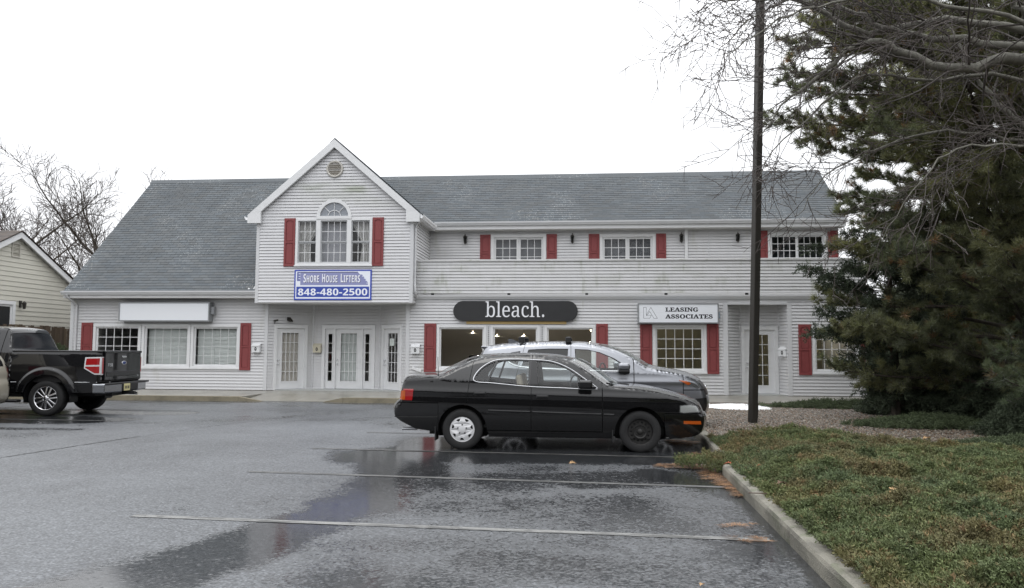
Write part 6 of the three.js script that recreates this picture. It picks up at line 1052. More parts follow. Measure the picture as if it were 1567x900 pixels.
function pine({ label, x, z, H, radius, limbs, lean = 0, tuftsPer = 1, seedN, tint = [1, 1, 1], from = 0.6, group, big = 1, trunkR = 0.2, vis = 0 }) {
  const t = thing('pine_tree', label, 'tree', group); reseed(seedN);
  const tr = new Sticks(), sticks = new Sticks(), tw = new Sticks(), ms = [[], [], []], cs = [[], [], []];
  const tp = Array.from({ length: 10 }, (_, i) => V(x + lean * i / 9 + rr(-0.05, 0.05), i / 9 * H, z + rr(-0.05, 0.05))); tr.add(tp, trunkR, 0.03, 10);
  const put = (p, d, s) => { const k = rnd() * 3 | 0, b = rr(0.6, 1.35), n = noise(p.x * 1.5, p.y * 1.5 + p.z, 61), dead = rnd() < 0.035; let c = dead ? [0.30, 0.18, 0.075] : [lerp(0.135, 0.235, n), lerp(0.16, 0.235, n), lerp(0.08, 0.09, n)]; ms[k].push(mtx(p, d, s)); cs[k].push(col(c[0] * b * tint[0], c[1] * b * tint[1], c[2] * b * tint[2])); };
  for (let i = 0; i < limbs; i++) {
    const f = (i + rnd() * 0.7) / limbs, y = from + (H - from - 0.3) * f, az = vis && rnd() < vis ? lerp(1.2, 3.9, rnd()) : i * 2.39996 + rr(-0.3, 0.3), R = radius(y) * rr(0.75, 1.08); if (R < 0.2) continue;
    const d = V(Math.cos(az), rr(0.0, 0.22) + 0.35 * f, Math.sin(az)).normalize(), [o] = along(tp, y / H), c = way(o, d, R, 9, 0.10, 0.012), r0 = 0.012 + 0.011 * R; sticks.add(c, r0, 0.008, 5);
    const nb = Math.round(R * 6.6);
    for (let b = 0; b < nb; b++) {
      const tt = lerp(0.22, 1, Math.pow((b + rnd()) / nb, 0.8)), [p, dd] = along(c, tt), side = dd.clone().cross(V(0, 1, 0)).normalize().multiplyScalar(b % 2 ? 1 : -1), L = rr(0.4, 1.1) * (1.15 - 0.65 * tt) * Math.min(1, R / 2);
      const w = way(p, dd.clone().multiplyScalar(0.75).addScaledVector(side, rr(0.4, 0.9)).add(V(0, rr(-0.55, 0.6), 0)), L, 5, 0.16, 0.03); tw.add(w, 0.007, 0.004, 3);
      const nt = Math.max(2, Math.round(L * 8.5 * tuftsPer));
      for (let k = 0; k < nt; k++) { const [q, e] = along(w, lerp(0.25, 1, (k + 0.6) / nt)); put(q.add(V(rr(-0.05, 0.05), rr(-0.03, 0.05), rr(-0.05, 0.05))), e.add(V(rr(-0.5, 0.5), rr(-0.1, 0.6), rr(-0.5, 0.5))).normalize(), big * rr(0.8, 1.2)); }
    }
    for (let k = 0; k < 3; k++) put(along(c, 0.97)[0], d.clone().add(V(rr(-0.6, 0.6), rr(0, 0.6), rr(-0.6, 0.6))).normalize(), big * 1.1);
  }
  part('trunk', tr.geo(), M.barkDark, t); part('branches', sticks.geo(), M.barkDark, t, 'stuff'); part('twigs', tw.geo(), M.twig, t, 'stuff');
  const crown = sub('crown', t); tufts.forEach((g, k) => { if (ms[k].length) inst('needles', g, M_needle, ms[k], cs[k], crown); });
  return t;
}
const prof = table => y => { for (let i = 0; i + 1 < table.length; i++) if (y <= table[i + 1][0]) return lerp(table[i][1], table[i + 1][1], clamp((y - table[i][0]) / (table[i + 1][0] - table[i][0]), 0, 1)); return 0; };
pine({ label: 'large white pine with long soft needles in front of the building end', x: 8.65, z: -15.9, H: 13, limbs: 185, vis: 0.55, seedN: 101, tuftsPer: 1.35, big: 1.15, trunkR: 0.24, radius: prof([[0.4, 3.3], [1.4, 3.7], [2.2, 3.6], [3.2, 3.6], [4.4, 4.3], [5.6, 4.9], [6.8, 4.7], [8, 3.8], [10, 2.8], [13, 0.3]]) });
pine({ label: 'second pine standing farther back behind the large white pine', x: 11.6, z: -19.5, H: 12, limbs: 60, seedN: 202, big: 1.6, tuftsPer: 0.6, tint: [0.8, 0.85, 0.85], radius: prof([[0.4, 3.0], [2, 3.4], [5, 3.6], [8, 2.6], [12, 0.2]]) });
pine({ label: 'smaller dark pine filling the lower right corner below the white pine', x: 8.3, z: -12.7, H: 3.4, limbs: 46, seedN: 303, tint: [0.6, 0.72, 0.7], from: 0.3, trunkR: 0.08, radius: prof([[0.2, 1.9], [1.2, 1.9], [2.4, 1.2], [3.4, 0.2]]) });
{ // red cedar: dark scale foliage on drooping sprays
  const t = thing('cedar_tree', 'dark feathery red cedar standing left of the white pine trunk', 'tree'); reseed(404);
  const tr = new Sticks(), st = new Sticks(), ms = [[], [], []], cs = [[], [], []], x = 6.7, z = -17.4, H = 4.4, g = [sprig(11), sprig(12), sprig(13)];
  const tp = Array.from({ length: 9 }, (_, i) => V(x + 0.05 * Math.sin(i), i / 8 * H, z)); tr.add(tp, 0.11, 0.02, 8);
  const limbs = 62; for (let i = 0; i < limbs; i++) {
    const y = 0.35 + (H - 0.6) * i / limbs, az = i * 2.39996, R = (0.55 + 0.95 * Math.sin(clamp(y / H, 0, 1) * 2.6)) * rr(0.55, 1.2); const long = i % 9 === 4 && y > 0.9 && y < 4 ? 1.5 : 1;
    const d = long > 1 ? V(-1, 0.12, rr(-0.3, 0.5)).normalize() : V(Math.cos(az), rr(0.05, 0.45), Math.sin(az)).normalize(), c = way(along(tp, y / H)[0], d, R * long, 7, 0.1, -0.02); st.add(c, 0.014, 0.004, 4);
    const n = Math.round(R * long * 52); for (let k = 0; k < n; k++) { const [p, e] = along(c, lerp(0.2, 1, (k + rnd()) / n)), q = e.clone().add(rdir().multiplyScalar(0.9)).add(V(0, -0.2, 0)).normalize(), v = rnd() * 3 | 0, b = rr(0.5, 1.2); ms[v].push(mtx(p.add(rdir().multiplyScalar(rr(0, 0.16))), q, rr(1.6, 2.9))); cs[v].push(col(0.07 * b, 0.092 * b, 0.055 * b)); }
  }
  part('trunk', tr.geo(), M.barkDark, t); part('branches', st.geo(), M.barkDark, t, 'stuff'); const crown = sub('crown', t); g.forEach((q, k) => inst('foliage', q, M_leaf, ms[k], cs[k], crown));
}
{ // low evergreen shrubs under and behind the pines
  const g = [sprig(21), sprig(22)]; let k0 = 0;
  const shrub = (label, x, z, rx, h, n, s, c0 = [0.06, 0.08, 0.045], yb = 0.1) => { const t = thing('evergreen_shrub', label, 'shrub', null, [x, yb, z]); reseed(500 + k0++); const ms = [[], []], cs = [[], []], st = new Sticks(); for (let i = 0; i < 10; i++) { const a = i * 2.4; st.add(way(V(0, 0, 0), V(Math.cos(a) * 0.7, 1, Math.sin(a) * 0.7), h * 0.8, 5, 0.1), 0.012, 0.004, 4); } for (let i = 0; i < n; i++) { const d = rdir(); d.y = Math.abs(d.y); const r = Math.cbrt(rr(0.25, 1)) * (0.75 + 0.5 * noise(d.x * 2 + x, d.z * 2 + d.y * 2, 9)), b = rr(0.6, 1.25), v = rnd() * 2 | 0; ms[v].push(mtx(V(d.x * rx * r, d.y * h * r, d.z * rx * r), d.clone().add(rdir().multiplyScalar(0.7)).normalize(), s * rr(0.7, 1.3))); cs[v].push(col(c0[0] * b, c0[1] * b, c0[2] * b)); } part('stems', st.geo(), M.barkDark, t, 'stuff'); const f = sub('foliage', t); g.forEach((q, k) => inst('foliage', q, M_leaf, ms[k], cs[k], f)); };
  shrub('low dark shrub at the right edge on the gravel', 7.6, -13.4, 1.0, 0.75, 2600, 1.6); shrub('dark spreading shrub beneath the pine limbs near its trunk', 8.7, -17.2, 1.7, 1.1, 3600, 2.2);
  shrub('dark shrub at the end corner of the building', 9.9, -22.2, 1.5, 2.1, 4200, 2.6); shrub('low shrub beside the red cedar foot', 7.1, -18.2, 0.8, 0.55, 1500, 1.8);
  shrub('small green shrub in front of the wooden fence', -17.75, -24.6, 0.55, 1.55, 1800, 1.9, [0.06, 0.085, 0.035], 0);
}
{ // woods at the far right behind the building, and the trees across the road behind the camera
  const g = [tuft(31, 60, 0.13, 0.012, 1.5), sprig(32)]; reseed(611);
  const mass = (label, spots, dens, s, c0) => { const ms = [[], []], cs = [[], []]; for (const [x, y, z, r, h] of spots) for (let i = 0; i < dens * r * r; i++) { const d = rdir(), q = Math.cbrt(rr(0.35, 1)), b = rr(0.5, 1.2), v = rnd() * 2 | 0; ms[v].push(mtx(V(x + d.x * r * q, Math.max(0.2, y + d.y * h * q), z + d.z * r * q), d, s * rr(0.7, 1.3))); cs[v].push(col(c0[0] * b, c0[1] * b, c0[2] * b)); } g.forEach((q, k) => tag(inst('treeline', q, M_leaf, ms[k], cs[k]), label, null, null, 'stuff')); };
  mass('dark evergreen woods beyond the right end of the building', [[13, 2, -25, 3, 2.6], [16, 2.5, -23, 3.2, 3], [15, 2, -30, 3.5, 3], [19, 2.6, -27, 3.5, 3.4], [12.5, 1.5, -29, 2.4, 2.5], [22, 3, -22, 4, 3.5], [13.5, 1.6, -20.5, 2.4, 2.0], [18, 2, -18, 3, 2.5]], 110, 5.5, [0.06, 0.072, 0.042]);
  const row = []; for (let i = 0; i < 26; i++) row.push([-62 + i * 5 + rr(-2, 2), rr(3, 4.6), 36 + rr(-3, 5), rr(3.2, 4.4), rr(3.5, 6)]);
  mass('line of trees across the road', row, 46, 12, [0.05, 0.045, 0.035]);
}
{ // bare trees behind the neighbouring house
  const bare = (label, x, z, H, seedN, tilt) => { const t = thing('bare_tree', label, 'tree', 'bare trees behind the beige house'); reseed(seedN); const tr = new Sticks(), br = new Sticks(), tw = new Sticks(); const c = way(V(x, 0, z), V(tilt, 1, 0), H * 0.5, 6, 0.05); tr.add(c, 0.26, 0.16, 8);
    const o = { per: [1.4, 2.1, 2.6], from: [0.1, 0.15, 0.15], len: [3.4, 1.9, 1.0], up: [0.25, 0.15, 0.1], lift: [0.05, 0.03, 0.01], rmin: 0.017, wob: 0.16, twigs: tw };
    for (let i = 0; i < 9; i++) { const [p] = along(c, lerp(0.45, 1, i / 8)), a = i * 2.4 + seedN, w = way(p, V(Math.cos(a) * 0.9, 0.75, Math.sin(a) * 0.9), H * rr(0.46, 0.7), 10, 0.13, 0.025); br.add(w, 0.13, 0.02, 5); branchOut(br, w, 0.1, 0.02, 0, o); }
    part('trunk', tr.geo(), M.barkDark, t); part('branches', br.geo(), M.barkDark, t, 'stuff'); part('twigs', tw.geo(), M.twig, t, 'stuff'); };
  bare('spreading bare tree rising behind the beige house, cut by the left edge', -41.0, -50, 15.2, 3, 0.02); bare('rounder bare tree between the beige house and the shingle roof', -35.6, -55, 14.6, 8, 0.0); bare('far bare tree low behind the roof slope', -39, -62, 10, 12, 0);
}
// ---------------------------------------------------------------- neighbours, signs and small things
{
  const h = thing('neighbour_house', 'beige sided house with gable and dark window at the left edge', 'house'), X = -19.5, zc = -24.82, pk = 5.42, m = 0.5;
  part('siding', siding({ A: [X, -19.6], d: [0, -1], L: 10.4, y0: 0.3, y1: pk - 0.05, H: 0.165, out: 0.025, open: [[3.9, 5.28, 0.9, 3.05]], clip: y => { const hw = Math.min(5.2, (pk - y) / m); return [5.22 - hw, 5.22 + hw]; } }), M.beige, h, 'stuff');
  part('wall', [box(-30, X - 0.03, 0, 2.8, -30, -19.62)], M.beige, h); part('wall', [prism([[19.7, 2.8], [29.95, 2.8], [24.82, 5.36]], -30, X - 0.03)].map(g => g.rotateY(Math.PI / 2).scale(-1, 1, 1)).map(g => { g.scale(-1, 1, 1); return g; }), M.beige, h);
  const brown = std([0.12, 0.104, 0.094], 0.9, { vertexColors: true });
  { const e = V(X + 0.25, 2.72, -19.3), ex = V(-1, 0, 0), up = V(0, pk + 0.12 - 2.72, zc + 19.3), L = up.length(); up.normalize(); const rf = sub('roof', h); part('shingles', shingles(V(-30, 2.72, -19.3), V(1, 0, 0), up, 10.75, L), brown, rf, 'stuff'); part('roof_deck', quads([[V(-30, 2.7, -19.3), V(X + 0.25, 2.7, -19.3), V(X + 0.25, pk + 0.1, zc), V(-30, pk + 0.1, zc)], [V(X + 0.25, 2.7, -30.34), V(-30, 2.7, -30.34), V(-30, pk + 0.1, zc), V(X + 0.25, pk + 0.1, zc)]]), std([0.1, 0.075, 0.065], 0.9), rf); }
  for (const s of [1, -1]) { const a = V(X + 0.2, pk + 0.06, zc), b = V(X + 0.2, 2.66, zc + s * 5.5), d = V(0, -0.2, 0), q = s > 0 ? [a.clone().add(d), b.clone().add(d), b, a] : [b.clone().add(d), a.clone().add(d), a, b]; const w = q.map(v => v.clone().add(V(-0.05, 0, 0))).reverse(); part('rake_board', quads([s > 0 ? [q[1], q[0], q[3], q[2]] : [q[1], q[0], q[3], q[2]], w, [q[0], q[1], w[2], w[3]]]), M.trim, h); part('rake_soffit', quads([s > 0 ? [V(X, pk - 0.06, zc), V(X + 0.2, pk - 0.06, zc), V(X + 0.2, 2.56, zc + 5.4), V(X, 2.56, zc + 5.4)] : [V(X + 0.2, pk - 0.06, zc), V(X, pk - 0.06, zc), V(X, 2.56, zc - 5.4), V(X + 0.2, 2.56, zc - 5.4)]]), M.soffit, h); }
  const vt = sub('gable_vent', h); part('vent_frame', ring(-0.2, 0.2, 0, 0.5, 0, 0.04, 0.04).map(g => g.rotateY(Math.PI / 2).translate(X, 4.6, -24.8)), std([0.45, 0.43, 0.38], 0.6), vt); for (let k = 0; k < 8; k++) part('louvre', box(-0.17, 0.17, -0.02, 0.02, -0.006, 0.006).rotateX(0.7).rotateY(Math.PI / 2).translate(X + 0.012, 4.67 + k * 0.052, -24.8), std([0.36, 0.34, 0.29], 0.6), vt);
  const w = sub('window', h); part('frame', ring(-0.69, 0.69, 0.88, 3.08, -0.06, 0.05, 0.12).concat(ring(-0.57, 0.57, 1.0, 2.96, -0.05, 0.0, 0.07), [box(-0.5, 0.5, 1.95, 2.02, -0.05, 0.005)]).map(g => g.rotateY(Math.PI / 2).translate(X, 0, -24.2)), M.trim, w);
  for (const [a, b] of [[1.06, 1.95], [2.02, 2.9]]) part('pane', new THREE.PlaneGeometry(1.02, b - a).rotateY(Math.PI / 2).translate(X - 0.012, (a + b) / 2, -24.2), phy([0.02, 0.021, 0.022], 0.1, { specularIntensity: 0.4 }), w);
  const l = sub('wall_lamp', h); part('lamp_bracket', [box(-0.05, 0.05, -0.12, 0.12, 0, 0.03), rbox(-0.025, 0.025, 0.02, 0.05, 0.0, 0.16, 0.01)].map(g => g.rotateY(Math.PI / 2).translate(X + 0.02, 3.0, -25.12)), M.bronze, l); part('lamp_body', [new THREE.CylinderGeometry(0.07, 0.045, 0.2, 8).translate(X + 0.18, 2.93, -25.12), new THREE.ConeGeometry(0.085, 0.08, 8).translate(X + 0.18, 3.07, -25.12)], M.bronze, l);
}
{ // stockade fence: every board its own
  const f = thing('wooden_fence', 'weathered brown board fence between the truck and the office building', 'fence'); reseed(9);
  const gs = [0, 1, 2, 3].map(i => { const g = norm(box(-0.01, 0.01, 0, 2.22, -0.066, 0.066)); const u = g.attributes.uv; for (let k = 0; k < u.count; k++) u.setX(k, u.getX(k) + i * 0.37); return g; });
  const shades = [0.7, 0.85, 1, 1.2].map(k => std([k, k, k * rr(0.9, 1)], 0.9, { map: M.wood.map }));
  for (let i = 0; i < 66; i++) { const m = new THREE.Mesh(gs[i % 4], shades[rnd() * 4 | 0]); m.name = 'fence_board'; m.position.set(-18.6 + rr(-0.008, 0.008), rr(-0.04, 0.05), -21.5 - i * 0.142); m.rotation.x = rr(-0.012, 0.012); m.castShadow = m.receiveShadow = true; f.add(m); }
  for (const y of [0.4, 1.2, 2.0]) part('fence_rail', box(-18.67, -18.615, y, y + 0.09, -31, -21.5), M.wood, f);
}
function canvasTex(w, h, draw) { const c = document.createElement('canvas'); c.width = w; c.height = h; const x = c.getContext('2d'); draw(x, w, h); const t = new THREE.CanvasTexture(c); t.colorSpace = THREE.SRGBColorSpace; t.anisotropy = 4; return t; }
function printFace(x0, x1, y0, y1, z) { const g = new THREE.PlaneGeometry(x1 - x0, y1 - y0); g.translate((x0 + x1) / 2, (y0 + y1) / 2, z); g.userData.uv = true; return g; }
M.signFace = std([0.80, 0.82, 0.85], 0.25); M.signGrey = std([0.28, 0.29, 0.30], 0.4, { metalness: 0.3 });
{ // blank light box over the left shop
  const s = thing('light_box_sign', 'blank white light box sign above the three left windows', 'sign'), z0 = B + 0.02, z1 = B + 0.30;
  part('cabinet', [...ring(-15.37, -12.23, 2.385, 3.025, z0, z1, 0.04)], M.signGrey, s); part('sign_face', box(-15.33, -12.27, 2.425, 2.985, z0, z1 - 0.012), M.signFace, s);
  part('junction_box', [rbox(-12.225, -12.12, 2.62, 2.86, z0 + 0.05, z0 + 0.2, 0.01), cyl(V(-12.17, 2.86, z0 + 0.1), V(-12.17, 3.0, z0 + 0.05), 0.014)], M.signGrey, s);
}
{ // bleach.
  const s = thing('shop_sign', 'long dark rounded sign reading bleach. above the middle shop', 'sign'), z0 = B + 0.05, r = 0.325, cy = 2.745, a = -4.14 + r, b = -0.14 - r, p = [];
  for (let k = 0; k <= 20; k++) { const t = -Math.PI / 2 + Math.PI * k / 20; p.push([b + r * Math.cos(t), cy + r * Math.sin(t)]); } for (let k = 0; k <= 20; k++) { const t = Math.PI / 2 + Math.PI * k / 20; p.push([a + r * Math.cos(t), cy + r * Math.sin(t)]); }
  T.slate = tex(512, 128, (u, v) => { const n = fbm(u * 20, v * 4, 4, 3), k = 0.8 + 0.4 * n + 0.1 * noise(u * 200, v * 12, 2); return [0.019 * k, 0.0195 * k, 0.021 * k]; });
  part('sign_board', bev(p, 0.06, 0.008).translate(0, 0, z0), std([1, 1, 1], 0.55, { map: rep(T.slate, 4, 0.7) }), s);
  const letters = [...'bleach.'], adv = []; const size = 0.475; let x = 0;
  const sc = size / F.serif.data.resolution, kk = 1.0; for (const c of letters) { adv.push(x); x += F.serif.data.glyphs[c].ha * sc; }
  const total = x, x0 = -3.10, fit = 1.94 / total;
  letters.forEach((c, i) => { const g = new TextGeometry(c, { font: F.serif, size, depth: 0.02, height: 0.02, curveSegments: 6, bevelEnabled: false }); g.scale(fit, 1, 1); g.translate(x0 + adv[i] * fit, 2.555, z0 + 0.068); part('letter', g, std([0.82, 0.83, 0.86], 0.5), s); });
  part('wood_strip', box(-3.72, -0.5, 2.335, 2.45, B + 0.036, B + 0.052), std([0.50, 0.36, 0.15], 0.6), s);
}
{ // leasing associates
  const s = thing('light_box_sign', 'white light box sign reading LEASING ASSOCIATES with line monogram', 'sign'), z0 = B + 0.02, z1 = B + 0.26, X0 = 1.74, X1 = 4.22, Y0 = 2.36, Y1 = 2.99;
  const t = canvasTex(1024, 260, (c, w, h) => {
    c.fillStyle = '#eef1f6'; c.fillRect(0, 0, w, h); c.strokeStyle = '#dde0e6'; c.lineWidth = 2; c.beginPath(); c.moveTo(0, h * 0.47); c.lineTo(w, h * 0.47); c.stroke();
    c.fillStyle = '#17191f'; c.strokeStyle = '#17191f'; c.lineWidth = 4; const put = (txt, x, y, width, px) => { c.font = `bold ${px}px serif`; const m = c.measureText(txt).width; c.save(); c.translate(x, y); c.scale(width / m, 1); c.fillText(txt, 0, 0); c.strokeText(txt, 0, 0); c.restore(); };
    put('LEASING', 345, 105, 430, 80); put('ASSOCIATES', 345, 205, 620, 80);
    c.strokeStyle = '#3c3f48'; c.lineWidth = 4; c.lineJoin = 'miter';
    const poly = q => { c.beginPath(); q.forEach(([x, y], i) => i ? c.lineTo(x, y) : c.moveTo(x, y)); c.closePath(); c.stroke(); };
    poly([[60, 45], [95, 45], [95, 160], [130, 160], [160, 160], [140, 205], [60, 205]]); poly([[155, 45], [240, 205], [195, 205], [140, 105], [100, 165], [100, 145]]);
  });
  part('cabinet', ring(X0, X1, Y0, Y1, z0, z1, 0.035), M.signGrey, s); part('sign_back', box(X0 + 0.035, X1 - 0.035, Y0 + 0.035, Y1 - 0.035, z0, z1 - 0.03), M.signFace, s);
  const f = part('sign_face', printFace(X0 + 0.035, X1 - 0.035, Y0 + 0.035, Y1 - 0.035, z1 - 0.012), std([0.95, 0.95, 0.95], 0.3, { map: t }), s);
  part('junction_box', rbox(X1 + 0.005, X1 + 0.06, 2.52, 2.72, z0 + 0.02, z0 + 0.1, 0.008), std([0.25, 0.32, 0.38], 0.5), s);
}
{ // gable sign
  const s = thing('gable_sign', 'blue bordered sign reading SHORE HOUSE LIFTERS with phone number', 'sign'), X0 = -9.26, X1 = -6.71, Y0 = 3.07, Y1 = 4.05, z = GF + 0.035;
  const t = canvasTex(1536, 590, (c, w, h) => {
    c.fillStyle = '#3d51b4'; c.fillRect(0, 0, w, h); c.fillStyle = '#eff3fc'; c.fillRect(26, 26, w - 52, h - 52);
    c.fillStyle = '#3a50a8'; c.fillRect(44, 330, w - 88, 205);
    const gr = '#8f93bd'; c.fillStyle = gr; c.beginPath(); c.moveTo(120, 40); c.lineTo(1262, 40); c.lineTo(1305, 95); c.lineTo(1350, 95); c.lineTo(1468, 255); c.lineTo(1468, 300); c.lineTo(120, 300); c.closePath(); c.fill();
    c.fillStyle = '#7177ac'; c.fillRect(52, 40, 66, 180); c.fillStyle = '#eff3fc'; for (const y of [70, 118, 166]) c.fillRect(82, y, 36, 14); c.fillStyle = '#4e4d63'; c.fillRect(120, 40, 1142, 14);
    c.fillStyle = '#eff3fc'; for (const [x, y] of [[1362, 128], [1396, 166], [1428, 210], [1450, 262]]) { c.beginPath(); c.arc(x, y, 10, 0, 7); c.fill(); }
    const words = [['S', 'HORE'], ['H', 'OUSE'], ['L', 'IFTERS']], xs = [[175, 500], [545, 865], [915, 1315]];
    words.forEach(([a, b], i) => { const W0 = xs[i][1] - xs[i][0]; for (const [dx, dy, colr] of [[8, 8, '#3c3a4e'], [0, 0, '#f3f4fb']]) { c.fillStyle = colr; c.save(); c.translate(xs[i][0] + dx, 245 + dy); c.font = 'bold 230px sans-serif'; const m1 = c.measureText(a).width; c.font = 'bold 190px sans-serif'; const m2 = c.measureText(b).width, k = W0 / (m1 + m2); c.scale(k, 1); c.font = 'bold 230px sans-serif'; c.fillText(a, 0, 0); c.font = 'bold 190px sans-serif'; c.fillText(b, m1, 0); c.restore(); } });
    c.fillStyle = '#f2f5fd'; c.font = 'bold 185px sans-serif'; const txt = '848-480-2500', m = c.measureText(txt).width; c.save(); c.translate(70, 500); c.scale(1395 / m, 1); c.fillText(txt, 0, 0); c.restore();
  });
  part('sign_panel', rbox(X0, X1, Y0, Y1, z - 0.035, z, 0.004), std([0.05, 0.085, 0.42], 0.5), s); part('sign_face', printFace(X0 + 0.004, X1 - 0.004, Y0 + 0.004, Y1 - 0.004, z + 0.003), std([0.95, 0.95, 0.95], 0.35, { map: t }), s);
}
// mailboxes
{
  const mb = (label, x, y, z, turn, mat) => { const m = thing('mailbox', label, 'mailbox', 'wall mailboxes beside the doors', [x, y, z], turn); part('mailbox_body', prism([[0, -0.15], [0.115, -0.15], [0.125, 0.08], [0, 0.15]], -0.135, 0.135).rotateY(-Math.PI / 2), mat, m); const lid = quads([[V(-0.145, 0.075, 0.14), V(0.145, 0.075, 0.14), V(0.145, 0.16, -0.002), V(-0.145, 0.16, -0.002)], [V(-0.145, 0.05, 0.139), V(0.145, 0.05, 0.139), V(0.145, 0.075, 0.14), V(-0.145, 0.075, 0.14)]]); part('mailbox_lid', lid, mat, m); part('emblem', new THREE.TorusGeometry(0.032, 0.014, 8, 20).scale(0.8, 1.35, 0.5).translate(0, -0.035, 0.124), M.black, m); for (const x2 of [-0.07, 0.07]) part('paper_hook', tube([V(x2, -0.14, 0.1), V(x2, -0.2, 0.1), V(x2, -0.215, 0.13), V(x2, -0.19, 0.145)], 0.005, 5), M.alu, m); };
  const w = std([0.72, 0.73, 0.74], 0.4), cream = std([0.58, 0.54, 0.42], 0.5);
  mb('white wall mailbox right of the far left red shutter pair', -10.68, 1.53, B + 0.03, 0, w); mb('cream wall mailbox left of the double sidelight door', -8.97, 1.53, -25.62, 0, cream);
  mb('white wall mailbox left of the bleach shop shutter', -5.36, 1.52, B + 0.03, 0, w); mb('white wall mailbox right of the leasing office door', 6.31, 1.5, -24.9, -0.9, w);
}
{ // lanterns on the upper wall
  const names4 = ['wall lantern left of the first balcony window, nearest the gable', 'wall lantern between the two balcony windows', 'wall lantern just left of the white balcony downspout', 'wall lantern just left of the lamp pole on the upper wall'];
  const mk = () => { const l = thing('wall_lantern', names4[0], 'wall lantern', 'black lanterns on the balcony wall'); part('bracket', [rbox(-0.045, 0.045, -0.12, 0.12, 0, 0.02, 0.008), tube([V(0, -0.02, 0.02), V(0, -0.08, 0.08), V(0, -0.15, 0.12)], 0.012, 6)], M.bronze, l); part('lantern_cap', [new THREE.ConeGeometry(0.085, 0.09, 8).translate(0, 0.12, 0.13), new THREE.SphereGeometry(0.018, 8, 6).translate(0, 0.175, 0.13)], M.bronze, l); part('lantern_glass', new THREE.CylinderGeometry(0.066, 0.045, 0.17, 8, 1, true).translate(0, -0.01, 0.13), M.glassTint, l); const fr = []; for (let k = 0; k < 4; k++) { const a = k * Math.PI / 2 + 0.78; fr.push(cyl(V(0.07 * Math.cos(a), 0.08, 0.13 + 0.07 * Math.sin(a)), V(0.047 * Math.cos(a), -0.1, 0.13 + 0.047 * Math.sin(a)), 0.007, 0.007, 4)); } fr.push(new THREE.CylinderGeometry(0.05, 0.03, 0.05, 8).translate(0, -0.12, 0.13), new THREE.SphereGeometry(0.02, 8, 6).translate(0, -0.16, 0.13)); part('lantern_frame', fr, M.bronze, l); return l; };
  const first = mk(); [-4.11, -0.34, 3.40, 5.30].forEach((x, i) => { let l = first; if (i) { l = first.clone(); l.name = numbered('wall_lantern'); l.userData = { ...first.userData, label: names4[i] }; scene.add(l); } l.position.set(x, 5.38, Z2 + 0.02); });
}
{ // porch light and camera over the left door
  const a = -Math.atan2(-1.0, 1.21), p = thing('porch_light', 'small black porch light above the left recessed door', 'porch light', null, [-9.80, 2.5, -25.06], a); part('light_base', rbox(-0.06, 0.06, -0.06, 0.06, 0, 0.03, 0.01), M.bronze, p); part('light_shade', [cyl(V(0, 0, 0.02), V(0, 0.0, 0.12), 0.02), new THREE.ConeGeometry(0.09, 0.1, 12).rotateX(0.5).translate(0.02, -0.02, 0.15)], M.bronze, p);
  const c = thing('security_camera', 'small dark security camera at the corner of the left door frame', 'camera', null, [-10.17, 2.42, -24.76], a); part('camera_mount', cyl(V(0, -0.1, 0), V(0, 0.0, 0.08), 0.012), M.bronze, c); part('camera_body', [cyl(V(-0.05, 0.0, 0.08), V(0.09, 0.03, 0.12), 0.03)], M.bronze, c);
  const t = thing('tilted_plate', 'white tilted plate hanging loose on the siding below the mailbox', 'plate', null, [-5.32, 0.86, B + 0.05]); part('plate', rbox(-0.16, 0.16, -0.045, 0.045, 0, 0.03, 0.008).rotateZ(-0.33), M.trim, t);
}
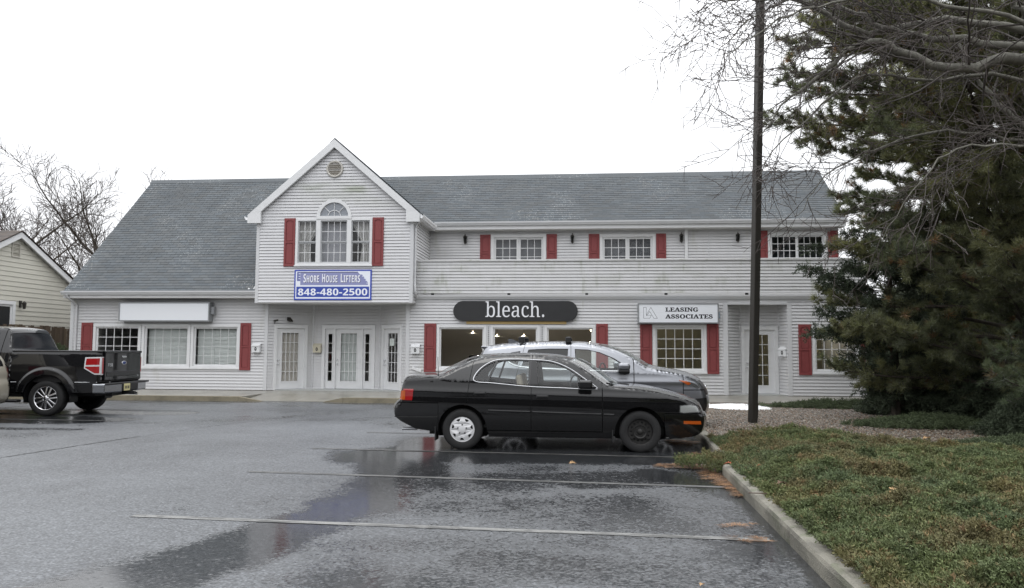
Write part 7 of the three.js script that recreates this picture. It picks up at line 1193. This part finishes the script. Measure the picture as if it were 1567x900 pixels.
{ // pendant lamps in the middle shop
  const mk = () => { const l = thing('pendant_lamp', 'x', 'pendant lamp', 'lit pendants inside the middle shop'); part('cord', cyl(V(0, 0, 0), V(0, 0.62, 0), 0.006), M.black, l); part('lamp_shade', lathe([[0.02, 0.05], [0.05, 0.03], [0.19, 0.0], [0.2, -0.012], [0.19, -0.008], [0.04, 0.02]].map(p => [p[0], p[1]]), 20).rotateX(-Math.PI / 2), std([0.6, 0.58, 0.5], 0.4), l); const b = part('bulb', new THREE.SphereGeometry(0.025, 10, 8).translate(0, 0.075, 0), std([1, 0.9, 0.7], 0.5, { emissive: col(1, 0.85, 0.6), emissiveIntensity: 0.9 }), l); const p = new THREE.PointLight(new THREE.Color(1, 0.9, 0.76), 0.5, 0, 2); p.position.set(0, 0.02, 0.16); p.castShadow = true; l.add(p); return l; };
  for (const [x, z, y, t] of [[-3.75, -26.4, 2.07, 'lit pendant lamp in the left bleach shop window'], [-3.0, -27.2, 1.98, 'lit pendant lamp at the left of the middle bleach shop window'], [-2.05, -27.2, 1.98, 'lit pendant lamp at the right of the middle bleach shop window']]) { const l = mk(); l.position.set(x, y, z); l.userData.label = t; }
  const w = thing('wall_sconce', 'bright small lamp at the right edge of the right bleach shop window', 'wall lamp', null, [0.28, 2.17, -25.3]); part('bulb', [new THREE.SphereGeometry(0.04, 10, 8)], std([1, 0.9, 0.7], 0.5, { emissive: col(1, 0.82, 0.5), emissiveIntensity: 1.6 }), w); part('arm', cyl(V(0, 0, 0), V(0.2, 0.5, 0.0), 0.012), M.black, w);
  const p = new THREE.PointLight(new THREE.Color(1, 0.8, 0.5), 0.5, 0, 2); p.position.set(0, -0.08, 0); p.castShadow = true; w.add(p);
  // unseen ceiling panels added, one per leasing room, to warm its window
  for (const [x, t] of [[3.0, 'added ceiling panel warming the leasing office window'], [7.6, 'added ceiling panel warming the window half hidden by the pine']]) { const c = thing('added_ceiling_lamp', t, 'added ceiling lamp', null, [x, 2.70, -27]); part('diffuser', box(-0.55, 0.55, -0.03, 0.0, -0.25, 0.25), std([0.9, 0.85, 0.6], 0.5, { emissive: col(1, 0.88, 0.62), emissiveIntensity: 0.8 }), c); part('lamp_frame', ring(-0.6, 0.6, -0.3, 0.3, -0.035, 0.015, 0.05).map(g => g.rotateX(-Math.PI / 2)), M.trim, c); const q = new THREE.PointLight(new THREE.Color(1, 0.93, 0.75), 1.0, 0, 2); q.position.set(0, -0.12, 0); q.castShadow = true; c.add(q); }
  // furniture seen dimly through the shop glass
  const f = thing('salon_chair', 'dark salon chair inside the left bleach shop window', 'chair', null, [-3.7, 0.16, -26.6]); part('seat', rbox(-0.28, 0.28, 0.45, 0.58, -0.28, 0.28, 0.05), M.black, f); part('backrest', rbox(-0.26, 0.26, 0.6, 1.15, -0.3, -0.2, 0.05), M.black, f); part('pedestal', [cyl(V(0, 0.02, 0), V(0, 0.46, 0), 0.05), cyl(V(0, 0, 0), V(0, 0.03, 0), 0.3, 0.3, 20)], M.chrome, f); for (const s of [-1, 1]) part('armrest', rbox(s * 0.31 - 0.03, s * 0.31 + 0.03, 0.68, 0.74, -0.2, 0.25, 0.02), M.black, f);
}
renderer.render(scene, camera);
